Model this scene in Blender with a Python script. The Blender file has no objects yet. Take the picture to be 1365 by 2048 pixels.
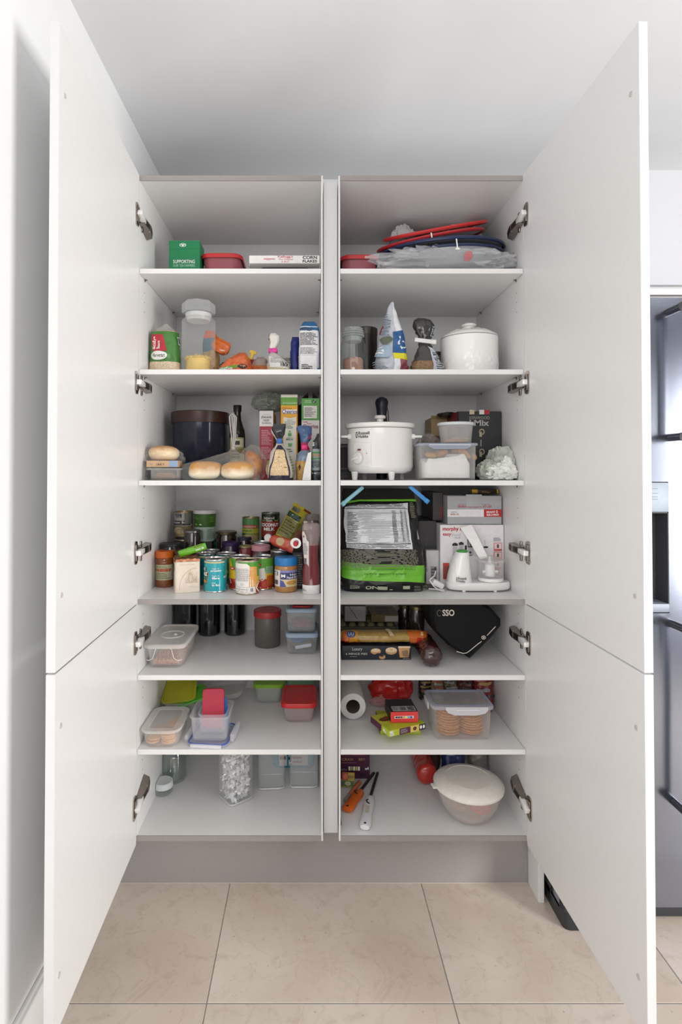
import bpy, bmesh, math, random
from math import sin, cos, pi, radians
from mathutils import Vector, Matrix, noise
R = random.Random(7)
scene = bpy.context.scene
COL = scene.collection

# ---------------------------------------------------------------- camera, world, lights, exposure
F, CX, CY, D0, HC, PITCH = 1084.0, 620.0, 927.0, 1.72, 1.33, 0.83
cd = bpy.data.cameras.new('camera'); cam = bpy.data.objects.new('camera', cd); COL.objects.link(cam)
cd.sensor_width = 36; cd.lens = F/2048*36
cd.shift_x = (682.5-CX)/2048; cd.shift_y = -(1024-CY)/2048
cd.clip_start = 0.02
cam.location = (0, -D0, HC); cam.rotation_euler = (radians(90+PITCH), 0, 0)
scene.camera = cam
w = bpy.data.worlds.new('room_light'); scene.world = w; w.use_nodes = True
wb = w.node_tree.nodes['Background']; wb.inputs[0].default_value = (0.93, 0.96, 1.0, 1); wb.inputs[1].default_value = 0.20
def area(name, loc, target, sx, sy, energy, col=(1, 1, 1)):
    l = bpy.data.lights.new(name, 'AREA'); l.shape = 'RECTANGLE'; l.size = sx; l.size_y = sy; l.energy = energy; l.color = col
    o = bpy.data.objects.new(name, l); COL.objects.link(o); o.location = loc
    o.rotation_euler = (Vector(target)-Vector(loc)).to_track_quat('-Z', 'Y').to_euler(); return o
area('window_light', (3.3, -2.3, 1.15), (-0.6, -0.5, 1.1), 0.9, 1.7, 112, (1.0, 0.985, 0.96))
area('floor_bounce_fill', (-0.1, -2.6, 0.15), (0.0, -2.2, 2.6), 1.6, 1.2, 17, (1.0, 0.99, 0.98))  # added lamp facing up, stands in for light bounced off the floor
area('rear_fill', (-0.35, -3.3, 2.0), (0.05, 0.1, 0.35), 2.2, 1.0, 27, (1.0, 0.995, 0.985))  # unseen fill added behind the camera to brighten the lower shelves
scene.view_settings.view_transform = 'Standard'; scene.view_settings.look = 'None'
scene.view_settings.gamma = 1; scene.view_settings.use_curve_mapping = False
scene.view_settings.exposure = 0.16
scene.cycles.transparent_max_bounces = 32

# ---------------------------------------------------------------- measuring: photograph pixel -> point at a depth
P_ = radians(PITCH)
def at(px, py, y):
    dx = (px-CX)/F; dz = -(py-CY)/F
    Y = cos(P_)-sin(P_)*dz; Z = sin(P_)+cos(P_)*dz
    t = (y+D0)/Y
    return dx*t, HC+Z*t
def XX(px, y, py=943): return at(px, py, y)[0]
def ZZ(py, y): return at(620, py, y)[1]
def yon(py, z):                      # depth at which a point of height z shows at image row py
    dz = -(py-CY)/F
    Y = cos(P_)-sin(P_)*dz; Z = sin(P_)+cos(P_)*dz
    return (z-HC)/Z*Y-D0

# ---------------------------------------------------------------- materials
def lin(h):
    h = h.lstrip('#'); c = [int(h[i:i+2], 16)/255 for i in (0, 2, 4)]
    return tuple((x/12.92 if x <= .04045 else ((x+.055)/1.055)**2.4) for x in c)+(1,)
_m = {}
def C(h, rough=.5, metal=0., coat=0., spec=.5, var=0.04, scale=60, bump=0.):
    k = ('C', h, rough, metal, coat, spec, var, scale, bump)
    if k in _m: return _m[k]
    m = bpy.data.materials.new('m_'+h.strip('#')); m.use_nodes = True; nt = m.node_tree; b = nt.nodes['Principled BSDF']
    c = lin(h)
    b.inputs['Roughness'].default_value = rough; b.inputs['Metallic'].default_value = metal
    b.inputs['Coat Weight'].default_value = coat; b.inputs['Specular IOR Level'].default_value = spec
    n = nt.nodes.new('ShaderNodeTexNoise'); n.inputs['Scale'].default_value = scale; n.inputs['Detail'].default_value = 3
    t = nt.nodes.new('ShaderNodeTexCoord'); nt.links.new(t.outputs['Object'], n.inputs['Vector'])
    r = nt.nodes.new('ShaderNodeValToRGB')
    r.color_ramp.elements[0].position = .3; r.color_ramp.elements[1].position = .7
    r.color_ramp.elements[0].color = tuple(x*(1-var) for x in c[:3])+(1,)
    r.color_ramp.elements[1].color = tuple(min(1, x*(1+var)) for x in c[:3])+(1,)
    nt.links.new(n.outputs['Fac'], r.inputs['Fac']); nt.links.new(r.outputs['Color'], b.inputs['Base Color'])
    if bump:
        bp = nt.nodes.new('ShaderNodeBump'); bp.inputs['Strength'].default_value = bump; bp.inputs['Distance'].default_value = .002
        nt.links.new(n.outputs['Fac'], bp.inputs['Height']); nt.links.new(bp.outputs[0], b.inputs['Normal'])
    m.diffuse_color = c; _m[k] = m; return m
def FILM(h, alpha=.2, rough=.25, tint='#ffffff'):
    """thin translucent plastic: see-through share plus a milky reflecting share"""
    k = ('F', h, alpha, rough, tint)
    if k in _m: return _m[k]
    m = bpy.data.materials.new('film_'+h.strip('#')); m.use_nodes = True; nt = m.node_tree; b = nt.nodes['Principled BSDF']
    b.inputs['Base Color'].default_value = lin(h); b.inputs['Roughness'].default_value = rough
    b.inputs['Specular IOR Level'].default_value = .6
    t = nt.nodes.new('ShaderNodeBsdfTransparent'); t.inputs[0].default_value = lin(tint)
    fr = nt.nodes.new('ShaderNodeLayerWeight'); fr.inputs['Blend'].default_value = .25
    mr = nt.nodes.new('ShaderNodeMapRange'); mr.inputs['To Min'].default_value = alpha; mr.inputs['To Max'].default_value = min(1, alpha+.34)
    mx = nt.nodes.new('ShaderNodeMixShader')
    nt.links.new(fr.outputs['Facing'], mr.inputs['Value']); nt.links.new(mr.outputs[0], mx.inputs[0])
    nt.links.new(t.outputs[0], mx.inputs[1]); nt.links.new(b.outputs[0], mx.inputs[2])
    nt.links.new(mx.outputs[0], nt.nodes['Material Output'].inputs[0])
    _m[k] = m; return m
def GLASS(tint='#eef6f2', refl=.07):
    k = ('G', tint, refl)
    if k in _m: return _m[k]
    m = bpy.data.materials.new('glass'); m.use_nodes = True; nt = m.node_tree
    nt.nodes.remove(nt.nodes['Principled BSDF'])
    t = nt.nodes.new('ShaderNodeBsdfTransparent'); t.inputs[0].default_value = lin(tint)
    g = nt.nodes.new('ShaderNodeBsdfGlossy'); g.inputs['Roughness'].default_value = .06
    fr = nt.nodes.new('ShaderNodeLayerWeight'); fr.inputs['Blend'].default_value = .35
    mr = nt.nodes.new('ShaderNodeMapRange'); mr.inputs['To Min'].default_value = refl; mr.inputs['To Max'].default_value = .75
    pw = nt.nodes.new('ShaderNodeMath'); pw.operation = 'POWER'; pw.inputs[1].default_value = 2
    mx = nt.nodes.new('ShaderNodeMixShader')
    nt.links.new(fr.outputs['Facing'], pw.inputs[0]); nt.links.new(pw.outputs[0], mr.inputs['Value']); nt.links.new(mr.outputs[0], mx.inputs[0])
    nt.links.new(t.outputs[0], mx.inputs[1]); nt.links.new(g.outputs[0], mx.inputs[2])
    nt.links.new(mx.outputs[0], nt.nodes['Material Output'].inputs[0])
    _m[k] = m; return m
def STONE():
    m = bpy.data.materials.new('limestone_tile'); m.use_nodes = True; nt = m.node_tree; b = nt.nodes['Principled BSDF']
    tc = nt.nodes.new('ShaderNodeTexCoord')
    def nz(s, d, dist=0):
        n = nt.nodes.new('ShaderNodeTexNoise'); n.inputs['Scale'].default_value = s; n.inputs['Detail'].default_value = d
        n.inputs['Distortion'].default_value = dist; nt.links.new(tc.outputs['Object'], n.inputs['Vector']); return n
    def ramp(n, p0, c0, p1, c1):
        r = nt.nodes.new('ShaderNodeValToRGB'); e = r.color_ramp.elements
        e[0].position = p0; e[0].color = lin(c0); e[1].position = p1; e[1].color = lin(c1); nt.links.new(n.outputs['Fac'], r.inputs['Fac']); return r
    a = ramp(nz(2.2, 9, .6), .3, '#c2b1a0', .72, '#d9cfc4')
    f = ramp(nz(26, 10, 1.2), .30, '#a88f78', .46, '#ffffff')
    v = ramp(nz(3.5, 8, 1.6), .492, '#ffffff', .50, '#c9b8a4')
    v.color_ramp.elements.new(.51).color = lin('#ffffff')
    sp = ramp(nz(95, 3), .25, '#8d7560', .33, '#ffffff')
    cur = a.outputs[0]
    for r, fac in ((f, .16), (v, .22), (sp, .4)):
        x = nt.nodes.new('ShaderNodeMixRGB'); x.blend_type = 'MULTIPLY'; x.inputs[0].default_value = fac
        nt.links.new(cur, x.inputs[1]); nt.links.new(r.outputs[0], x.inputs[2]); cur = x.outputs[0]
    nt.links.new(cur, b.inputs['Base Color']); b.inputs['Roughness'].default_value = .42
    return m
def STEEL():
    m = bpy.data.materials.new('brushed_steel'); m.use_nodes = True; nt = m.node_tree; b = nt.nodes['Principled BSDF']
    b.inputs['Base Color'].default_value = lin('#9398a6'); b.inputs['Metallic'].default_value = 1; b.inputs['Roughness'].default_value = .2
    tc = nt.nodes.new('ShaderNodeTexCoord'); mp = nt.nodes.new('ShaderNodeMapping'); mp.inputs['Scale'].default_value = (60, 60, 900)
    n = nt.nodes.new('ShaderNodeTexNoise'); n.inputs['Scale'].default_value = 1
    bp = nt.nodes.new('ShaderNodeBump'); bp.inputs['Strength'].default_value = .05; bp.inputs['Distance'].default_value = .001
    nt.links.new(tc.outputs['Object'], mp.inputs[0]); nt.links.new(mp.outputs[0], n.inputs['Vector']); nt.links.new(n.outputs['Fac'], bp.inputs['Height'])
    nt.links.new(bp.outputs[0], b.inputs['Normal']); return m

WHITE = C('#e8e7e6', .32, var=.01); EDGE = C('#dad9d9', .4, var=.01); GREYEDGE = C('#9c9592', .45, var=.03)
PLASTER = C('#eff0f1', .8, var=.01, scale=8); CEIL = C('#e4e5e7', .85, var=.01, scale=8)
CHROME = C('#b5aca4', .22, 1, var=.02); DARKM = C('#948b84', .3, 1, var=.02); TIN = C('#c9c9c8', .28, 1, var=.02)
BLACK = C('#141416', .45); INK = C('#25252a', .6); PAPER = C('#f2f0ec', .6)

# ---------------------------------------------------------------- mesh builder
class M:
    def __init__(s): s.v = []; s.f = []; s.fm = []; s.m = []; s.T = None
    def mi(s, m):
        if m not in s.m: s.m.append(m)
        return s.m.index(m)
    def add(s, vs, fs, mat):
        b = len(s.v); i = s.mi(mat)
        if s.T is not None: vs = [s.T @ Vector(v) for v in vs]
        s.v += [tuple(v) for v in vs]
        for f in fs: s.f.append(tuple(b+k for k in f)); s.fm.append(i)
        return s
    def box(s, x0, x1, y0, y1, z0, z1, mat, bev=0, seg=2):
        if not bev:
            vs = [(x, y, z) for z in (z0, z1) for y in (y0, y1) for x in (x0, x1)]
            return s.add(vs, [(0, 2, 3, 1), (4, 5, 7, 6), (0, 1, 5, 4), (2, 6, 7, 3), (0, 4, 6, 2), (1, 3, 7, 5)], mat)
        bm = bmesh.new(); bmesh.ops.create_cube(bm, size=1)
        for v in bm.verts: v.co = ((x0+x1)/2+v.co.x*(x1-x0), (y0+y1)/2+v.co.y*(y1-y0), (z0+z1)/2+v.co.z*(z1-z0))
        bmesh.ops.bevel(bm, geom=bm.edges[:], offset=min(bev, .49*min(x1-x0, y1-y0, z1-z0)), segments=seg, profile=.5, affect='EDGES')
        vs = [v.co.copy() for v in bm.verts]; fs = [[v.index for v in f.verts] for f in bm.faces]; bm.free()
        return s.add(vs, fs, mat)
    def loft(s, rings, mat, cap0=True, cap1=True, mats=None):
        n = len(rings[0]); vs = [p for r in rings for p in r]
        for k in range(len(rings)-1):
            fs = [(k*n+i, k*n+(i+1) % n, (k+1)*n+(i+1) % n, (k+1)*n+i) for i in range(n)]
            if k == 0: b = len(s.v); s.add(vs, fs, mats[k] if mats else mat)
            else:
                i_ = s.mi(mats[k] if mats else mat)
                for f in fs: s.f.append(tuple(b+q for q in f)); s.fm.append(i_)
        if cap0: s.f.append(tuple(b+i for i in reversed(range(n)))); s.fm.append(s.mi(mats[0] if mats else mat))
        if cap1: s.f.append(tuple(b+(len(rings)-1)*n+i for i in range(n))); s.fm.append(s.mi(mats[-1] if mats else mat))
        return s
    def lathe(s, prof, mat, n=32, c=(0, 0), mats=None, sx=1, sy=1, cap=True):
        rings = [[(c[0]+max(r, 1e-5)*sx*cos(2*pi*i/n), c[1]+max(r, 1e-5)*sy*sin(2*pi*i/n), z) for i in range(n)] for r, z in prof]
        return s.loft(rings, mat, cap and prof[0][0] > 1e-4, cap and prof[-1][0] > 1e-4, mats)
    def tube(s, path, r, mat, n=8, closed=False, rs=None):
        path = [Vector(p) for p in path]; N = len(path); rings = []
        up = None
        for i in range(N):
            if closed: t = path[(i+1) % N]-path[i-1]
            else: t = path[min(i+1, N-1)]-path[max(i-1, 0)]
            t.normalize()
            if up is None: up = Vector((0, 0, 1)) if abs(t.z) < .9 else Vector((0, 1, 0))
            a = t.cross(up).normalized(); b_ = a.cross(t).normalized(); up = b_
            rr = rs[i] if rs else r
            rings.append([tuple(path[i]+a*rr*cos(2*pi*k/n)+b_*rr*sin(2*pi*k/n)) for k in range(n)])
        if closed: rings.append(rings[0])
        return s.loft(rings, mat, not closed, not closed)
    def grid(s, fn, nu, nv, mat):
        vs = [fn(i/nu, j/nv) for j in range(nv+1) for i in range(nu+1)]
        return s.add(vs, [(j*(nu+1)+i, j*(nu+1)+i+1, (j+1)*(nu+1)+i+1, (j+1)*(nu+1)+i) for j in range(nv) for i in range(nu)], mat)
    def blob(s, c, rx, ry, rz, mat, amp=.0, freq=20, n=20, m=12, p=2., seed=0, flat=None):
        vs = []
        sg = lambda x, e: math.copysign(abs(x)**e, x)
        e = 2/p
        for j in range(m+1):
            ph = -pi/2+pi*j/m
            for i in range(n):
                th = 2*pi*i/n
                d = Vector((sg(cos(ph), e)*sg(cos(th), e)*rx, sg(cos(ph), e)*sg(sin(th), e)*ry, sg(sin(ph), e)*rz))
                if amp:
                    k = amp*noise.noise((d+Vector((seed*3.1, seed*1.7, seed)))*freq)*2
                    d = d*(1+k)
                if flat is not None: d.z = max(d.z, -rz*flat)
                vs.append((c[0]+d.x, c[1]+d.y, c[2]+d.z))
        return s.add(vs, [(j*n+i, j*n+(i+1) % n, (j+1)*n+(i+1) % n, (j+1)*n+i) for j in range(m) for i in range(n)], mat)
    def build(s, name, parent=None, smooth=35, loc=None, rot=None, **props):
        me = bpy.data.meshes.new(name); me.from_pydata(s.v, [], s.f)
        for m in s.m: me.materials.append(m)
        me.polygons.foreach_set('material_index', s.fm)
        if smooth:
            me.shade_smooth(); me.set_sharp_from_angle(angle=radians(smooth))
        me.update()
        o = bpy.data.objects.new(name, me); COL.objects.link(o)
        if parent is not None: o.parent = parent
        if loc is not None: o.location = loc
        if rot is not None: o.rotation_euler = rot
        for k, v in props.items(): o[k] = v
        return o
def thing(name, label, cat, loc=(0, 0, 0), rz=0, group=None, rot=None):
    o = bpy.data.objects.new(name, None); COL.objects.link(o); o.empty_display_size = .02
    o.location = loc; o.rotation_euler = rot if rot else (0, 0, rz)
    o['label'] = label; o['category'] = cat
    if group: o['group'] = group
    return o
def tag(o, label, cat, group=None, kind=None):
    o['label'] = label; o['category'] = cat
    if group: o['group'] = group
    if kind: o['kind'] = kind
    return o
def struct(o): o['kind'] = 'structure'; return o
def rr(w, d, r, z, cx=0, cy=0, n=5):
    r = min(r, w/2-1e-4, d/2-1e-4); out = []
    for (sx, sy, a0) in ((1, 1, 0), (-1, 1, pi/2), (-1, -1, pi), (1, -1, 3*pi/2)):
        for i in range(n+1):
            a = a0+pi/2*i/n
            out.append((cx+sx*(w/2-r)+r*cos(a), cy+sy*(d/2-r)+r*sin(a), z))
    return out

# ---------------------------------------------------------------- print on surfaces
_tx = {}
def text_mesh(s, bold=.0):
    k = (s, bold)
    if k not in _tx:
        cu = bpy.data.curves.new('t', 'FONT'); cu.body = s; cu.resolution_u = 3; cu.offset = bold; cu.size = 1
        o = bpy.data.objects.new('t', cu); COL.objects.link(o)
        me = bpy.data.meshes.new_from_object(o)
        vs = [(v.co.x, v.co.y) for v in me.vertices]; fs = [tuple(p.vertices) for p in me.polygons]
        bpy.data.objects.remove(o); bpy.data.curves.remove(cu); bpy.data.meshes.remove(me)
        x0 = min(v[0] for v in vs); x1 = max(v[0] for v in vs); y0 = min(v[1] for v in vs); y1 = max(v[1] for v in vs)
        _tx[k] = ([((a-x0)/(x1-x0), (b-y0)/(y1-y0)) for a, b in vs], fs)
    return _tx[k]
class Pr:
    def __init__(s, S, step=None, off=.0004): s.S = S; s.M = M(); s.k = off; s.step = step or (.0005 if off >= .0008 else .00012)
    def pt(s, u, v):
        S = s.S; e = 1e-3; p = Vector(S(u, v)); a = Vector(S(u+e, v))-Vector(S(u-e, v)); b = Vector(S(u, v+e))-Vector(S(u, v-e))
        n = a.cross(b)
        n = n.normalized() if n.length > 1e-12 else Vector((0, -1, 0))
        return tuple(p+n*s.k)
    def quad(s, c, mat, nu=6, nv=6):            # c: four (u,v) corners
        def f(a, b):
            u = (1-a)*(1-b)*c[0][0]+a*(1-b)*c[1][0]+a*b*c[2][0]+(1-a)*b*c[3][0]
            v = (1-a)*(1-b)*c[0][1]+a*(1-b)*c[1][1]+a*b*c[2][1]+(1-a)*b*c[3][1]
            return s.pt(u, v)
        s.M.grid(f, nu, nv, mat); s.k += s.step; return s
    def rect(s, u0, v0, u1, v1, mat, nu=8, nv=6): return s.quad(((u0, v0), (u1, v0), (u1, v1), (u0, v1)), mat, nu, nv)
    def ell(s, cu, cv, ru, rv, mat, n=20):
        vs = [s.pt(cu, cv)]; fs = []
        for k in (.5, 1):
            vs += [s.pt(cu+ru*k*cos(2*pi*i/n), cv+rv*k*sin(2*pi*i/n)) for i in range(n)]
        for i in range(n):
            j = (i+1) % n; fs += [(0, 1+i, 1+j), (1+i, 1+n+i, 1+n+j, 1+j)]
        s.M.add(vs, fs, mat); s.k += s.step; return s
    def ring(s, cu, cv, ru, rv, t, mat, n=24, a0=0, a1=2*pi):
        s.M.grid(lambda a, b: s.pt(cu+ru*(1-t*(1-b))*cos(a0+(a1-a0)*a), cv+rv*(1-t*(1-b))*sin(a0+(a1-a0)*a)), n, 1, mat); s.k += s.step; return s
    def poly(s, pts, mat):
        s.M.add([s.pt(*p) for p in pts], [tuple(range(len(pts)))], mat); s.k += s.step; return s
    def stroke(s, pts, t, mat, tv=None):
        tv = tv or t
        L = []; 
        for i in range(len(pts)):
            a = pts[max(i-1, 0)]; b = pts[min(i+1, len(pts)-1)]; dx, dy = b[0]-a[0], b[1]-a[1]; l = math.hypot(dx, dy) or 1
            L.append((pts[i][0]-dy/l*t/2, pts[i][1]+dx/l*tv/2)); L.append((pts[i][0]+dy/l*t/2, pts[i][1]-dx/l*tv/2))
        s.M.add([s.pt(*p) for p in L], [(2*i+1, 2*i+3, 2*i+2, 2*i) for i in range(len(pts)-1)], mat); s.k += s.step; return s
    def text(s, t, u0, v0, u1, v1, mat, bold=0, rot=0):
        vs, fs = text_mesh(t, bold)
        def mp(a, b):
            if rot == 180: a, b = 1-a, 1-b
            if rot == 90: a, b = 1-b, a
            if rot == -90: a, b = b, 1-a
            return s.pt(u0+(u1-u0)*a, v0+(v1-v0)*b)
        s.M.add([mp(a, b) for a, b in vs], fs, mat); s.k += s.step; return s
    def lines(s, u0, v0, u1, v1, n, mat, fill=.5, words=5, seed=1, lo=.6):
        rn = random.Random(seed); h = (v1-v0)/n
        for i in range(n):
            va = v1-(i+.75)*h; e = u0+(u1-u0)*rn.uniform(lo, 1); u = u0
            while u < e-1e-4:
                wd = (u1-u0)/words*rn.uniform(.3, 1.3); ue = min(u+wd, e)
                s.quad(((u, va), (ue, va), (ue, va+h*fill), (u, va+h*fill)), mat, 2, 1); s.k -= s.step
                u = ue+(u1-u0)*.02
        s.k += s.step; return s
    def bars(s, u0, v0, u1, v1, mat, bg=None, n=12, seed=3):
        rn = random.Random(seed)
        if bg: s.rect(u0, v0, u1, v1, bg)
        du = (u1-u0)*.06; u = u0+du; dv = (v1-v0)*.08
        while u < u1-du:
            ww = (u1-u0)/n*rn.uniform(.2, .7); s.rect(u, v0+dv, min(u+ww, u1-du), v1-dv, mat, 1, 2); s.k -= s.step; u += ww+(u1-u0)/n*rn.uniform(.2, .5)
        s.k += s.step; return s
    def done(s, parent, name='label', **p): return s.M.build(name, parent, smooth=0, **p)
def PL(o, U, V):
    o, U, V = Vector(o), Vector(U), Vector(V)
    return lambda u, v: o+U*u+V*v
def CYL(r, z0, z1, a0=-80, a1=80, r1=None):
    r1 = r1 or r
    def f(u, v):
        a = radians(a0+(a1-a0)*u); q = r+(r1-r)*v
        return Vector((q*sin(a), -q*cos(a), z0+(z1-z0)*v))
    return f
def front(w, h, y): return PL((-w/2, y, 0), (w, 0, 0), (0, 0, h))

# soft packs: cross-sections (v, z, half width, half depth, centre x, centre y) blended, with creases
def SACK(prof, amp=.002, freq=35, p=2.6, seed=0, fold=0):
    prof = [tuple(q)+(0,)*(6-len(q)) for q in prof]
    def f(u, v):
        v_ = min(max(v, 0), 1)
        for k in range(len(prof)-1):
            if v_ <= prof[k+1][0] or k == len(prof)-2: break
        a, b = prof[k], prof[k+1]; t = (v_-a[0])/max(b[0]-a[0], 1e-9); ts = t*t*(3-2*t)*.6+t*.4
        z, ha, hb, cx, cy = [a[i]+(b[i]-a[i])*(ts if i > 1 else t) for i in range(1, 6)]
        th = pi*(1-u); c, s_ = cos(th), sin(th); e = 2/p
        X = ha*math.copysign(abs(c)**e, c); Y = -hb*math.copysign(abs(s_)**e, s_)
        d = Vector((X, Y, z))
        n1 = noise.noise(Vector((X, Y, z))*freq+Vector((seed, seed*2, 0))); n2 = noise.noise(Vector((X, Y, z))*freq*2.3+Vector((5, seed, 0)))
        q = amp*(1-2*abs(n1))*1.3+amp*.6*n2-amp*.6
        if fold: q += fold*sin(th*11+seed)*(1-abs(2*v_-1))*.5
        m_ = min(ha, hb)*.7; q = max(min(q, m_), -m_)
        l = math.hypot(X, Y) or 1
        return Vector((cx+X+X/l*q, cy+Y+Y/l*q, max(0, z+(amp*.4*n2 if v_ > .02 else 0))))
    return f
def sack_mesh(S, mat, m=None, nu=44, nv=26, split=None):
    """split: list of (v_limit, material) from the bottom up"""
    m = m or M(); n = nu
    vs = [S(2*i/n, j/nv) for j in range(nv+1) for i in range(n)]
    base = len(m.v); m.add(vs, [tuple(reversed(range(n)))], mat)
    for j in range(nv):
        mt = mat
        if split:
            for lim, q in split:
                if (j+.5)/nv <= lim: mt = q; break
        k = m.mi(mt)
        for i in range(n): m.f.append(tuple(base+q for q in (j*n+i, j*n+(i+1) % n, (j+1)*n+(i+1) % n, (j+1)*n+i))); m.fm.append(k)
    m.f.append(tuple(base+nv*n+i for i in range(n))); m.fm.append(m.mi(split[-1][1] if split else mat))
    return m

# ---------------------------------------------------------------- containers
MILK = FILM('#f3efe9', .18, .3); MILKY = FILM('#f3f0ea', .45, .35); CLEAR = FILM('#eef0f0', .13, .15)
def tub_shell(w, d, h, r, taper, mat, t=.0016, rim=.004, steps=4, foot=.006):
    m = M(); R_ = []
    for k in range(steps+1):
        q = k/steps; s_ = taper+(1-taper)*q
        if k == 0: R_.append(rr(w*taper-foot*1.6, d*taper-foot*1.6, max(r-foot, .003), 0)); R_.append(rr(w*taper-foot*.4, d*taper-foot*.4, r, foot*.35)); R_.append(rr(w*taper, d*taper, r, foot)); continue
        R_.append(rr(w*s_, d*s_, r, foot+(h-foot-.004)*q))
    R_ += [rr(w+2*rim, d+2*rim, r+rim, h-.004), rr(w+2*rim, d+2*rim, r+rim, h), rr(w-2*t, d-2*t, r, h)]
    R_ += [rr(w*taper-2*t, d*taper-2*t, r, foot+t), rr(w*taper*.7, d*taper*.7, r*.7, foot*.5+t)]
    return m.loft(R_, mat)
def lid_shell(w, d, r, mat, skirt=.012, th=.003, inset=.012, dep=.003, m=None, z=0, dome=0, inner=None):
    m = m or M(); inner = inner or mat
    rings = [rr(w, d, r, z-skirt), rr(w+.001, d+.001, r, z), rr(w-.003, d-.003, r, z+th), rr(w-2*inset, d-2*inset, max(r-inset, .004), z+th),
             rr(w-2*inset-.004, d-2*inset-.004, max(r-inset, .004), z+th-dep), rr((w-2*inset)*.5, (d-2*inset)*.5, max(r-inset, .004)*.5, z+th-dep+dome)]
    return m.loft(rings, mat, cap0=False, mats=[mat, mat, mat, mat, inner])
def box_tub(name, label, loc, w, d, h, r=.018, taper=.9, wall=None, lid=None, lidz=None, skirt=.012, rz=0, group=None, cat='container', inner=None, lidname='lid', over=.004, th=.003, inset=.012):
    t = thing(name, label, cat, loc, rz, group)
    tub_shell(w, d, h, r, taper, wall or MILK).build('tub_body', t)
    if lid: lid_shell(w+2*over+.008, d+2*over+.008, r+over, lid, skirt, th=th, inset=inset, z=h+.0005, inner=inner).build(lidname, t)
    return t
def place_round(pl, pr, bpy_, zs):
    yf = yon(bpy_, zs); h = (pr-pl)/2; r = h*(D0+yf)/(F-h); y = yf+r
    return XX((pl+pr)/2, y, bpy_), y, r
def place_at(pl, pr, y, py=943):
    r = (pr-pl)/2*(D0+y)/F
    return XX((pl+pr)/2, y, py), y, r
# ---------------------------------------------------------------- the room
WX, CZ, BY = -0.645, 2.60, 0.62
struct(M().box(WX, 2.6, BY, BY+.1, 0, CZ, PLASTER).build('wall_back', smooth=0))
struct(M().box(WX-.1, WX, -2.6, BY+.1, 0, CZ, PLASTER).build('wall_left', smooth=0))
struct(M().box(WX-.1, 2.6, -2.6, BY+.1, CZ, CZ+.1, CEIL).build('ceiling', smooth=0))
fl = struct(M().box(WX-.1, 2.6, -2.6, BY+.1, -.06, -.0012, C('#8f8a84', .8)).build('floor', smooth=0))
m = M(); m.box(WX, WX+.014, -2.6, -.02, 0, .122, WHITE, .002); m.box(WX, WX+.008, -2.6, -.02, .12, .134, WHITE, .003)
struct(m.build('baseboard_left'))
stone = STONE(); xs = [-.258-.626, -.258, .36, .968, 1.576]; g = .0015
_tile = None
for xa, xb in zip(xs, xs[1:]+[2.184]):
    for k in range(6):
        y0 = -.345+.605*(k-4)
        x0 = max(xa+g, WX); ya, yb = y0+g, min(y0+.605-g, BY)
        if x0 >= xb: continue
        o = M().box(x0-(xa+xb)/2, xb-g-(xa+xb)/2, ya-y0, yb-y0, -.01, 0, stone, .0009, 1).build('tile', fl, loc=((xa+xb)/2, y0, 0))

# ---------------------------------------------------------------- tall cabinets
ZT, ZB = 2.276, 0.168
SH = [1.978, 1.655, 1.301, .925, .6856, .452]      # shelf tops
ZF = .184                                           # cabinet floor top
PINM = C('#8d8781', .3, 1)
def cabinet(name, label, x0, x1, tl, tr, group):
    t = thing(name, label, 'cabinet', ((x0+x1)/2, 0, ZB), 0, group)
    cx = (x0+x1)/2; a, b = x0-cx, x1-cx; Z = lambda z: z-ZB
    for q0, q1 in ((a-tl, a), (b, b+tr)):
        m = M(); m.box(q0, q1, .001, .56, 0, Z(ZT), WHITE); m.build('side_panel', t, smooth=0)
    m = M(); m.box(a, b, .004, .56, Z(ZT)-.016, Z(ZT), WHITE); m.box(a, b, .0005, .004, Z(ZT)-.016, Z(ZT)+.0005, GREYEDGE); m.build('top_panel', t, smooth=0)
    m = M(); m.box(a, b, .004, .56, 0, Z(ZF), WHITE); m.box(a, b, .0005, .004, -.0005, Z(ZF)-.0003, GREYEDGE); m.build('bottom_panel', t, smooth=0)
    M().box(a, b, .492, .5, Z(ZF), Z(ZT)-.016, WHITE).build('back_panel', t, smooth=0)
    for i, z in enumerate(SH):
        m = M(); z = Z(z)
        if i == 3: m.box(a, b, .005, .492, z-.016, z, WHITE); m.box(a, b, .001, .005, z-.0163, z-.0005, GREYEDGE); m.build('fixed_shelf', t, smooth=0, label='fixed shelf with a grey front edge')
        else:
            m.box(a+.0008, b-.0008, .003, .491, z-.0158, z, WHITE, .0006, 1); m.build('shelf', t, smooth=0)
            for sx in (a, b):
                for yy in (.06, .425):
                    d = 1 if sx == a else -1; q = M()
                    q.T = Matrix.Translation((sx, yy, z-.0162)) @ Matrix.Diagonal((d, 1, 1, 1))
                    q.box(0, .0085, -.004, .004, -.0015, 0, PINM, .0004, 1); q.box(0, .002, -.004, .004, -.007, 0, PINM, .0004, 1)
                    q.build('shelf_pin', t)
    m = M(); hole = C('#6f6a66', .8)
    for sx in (a, b):
        d = 1 if sx == a else -1
        for z0, z1 in zip([ZF]+SH[::-1], SH[::-1]+[ZT]):
            for yy in (.058, .43):
                for k in range(3):
                    z = Z(z1)-.06-.032*k if z1-z0 > .3 else Z(z1)-.028-.032*k
                    if z1 == ZT: continue
                    m.T = Matrix.Translation((sx+d*.0003, yy, z)) @ Matrix.Rotation(pi/2*d, 4, 'Y')
                    m.lathe([(0, 0), (.0022, 0)], hole, 8)
    m.build('peg_holes', t, smooth=0, kind='stuff'); return t
XL0, XL1, XR0, XR1 = -.545, .0365, .0968, .682
capl = cabinet('tall_cabinet', 'tall white larder cabinet on the left, beside the white wall', XL0, XL1, .018, .0052, 'tall larder cabinets')
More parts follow.
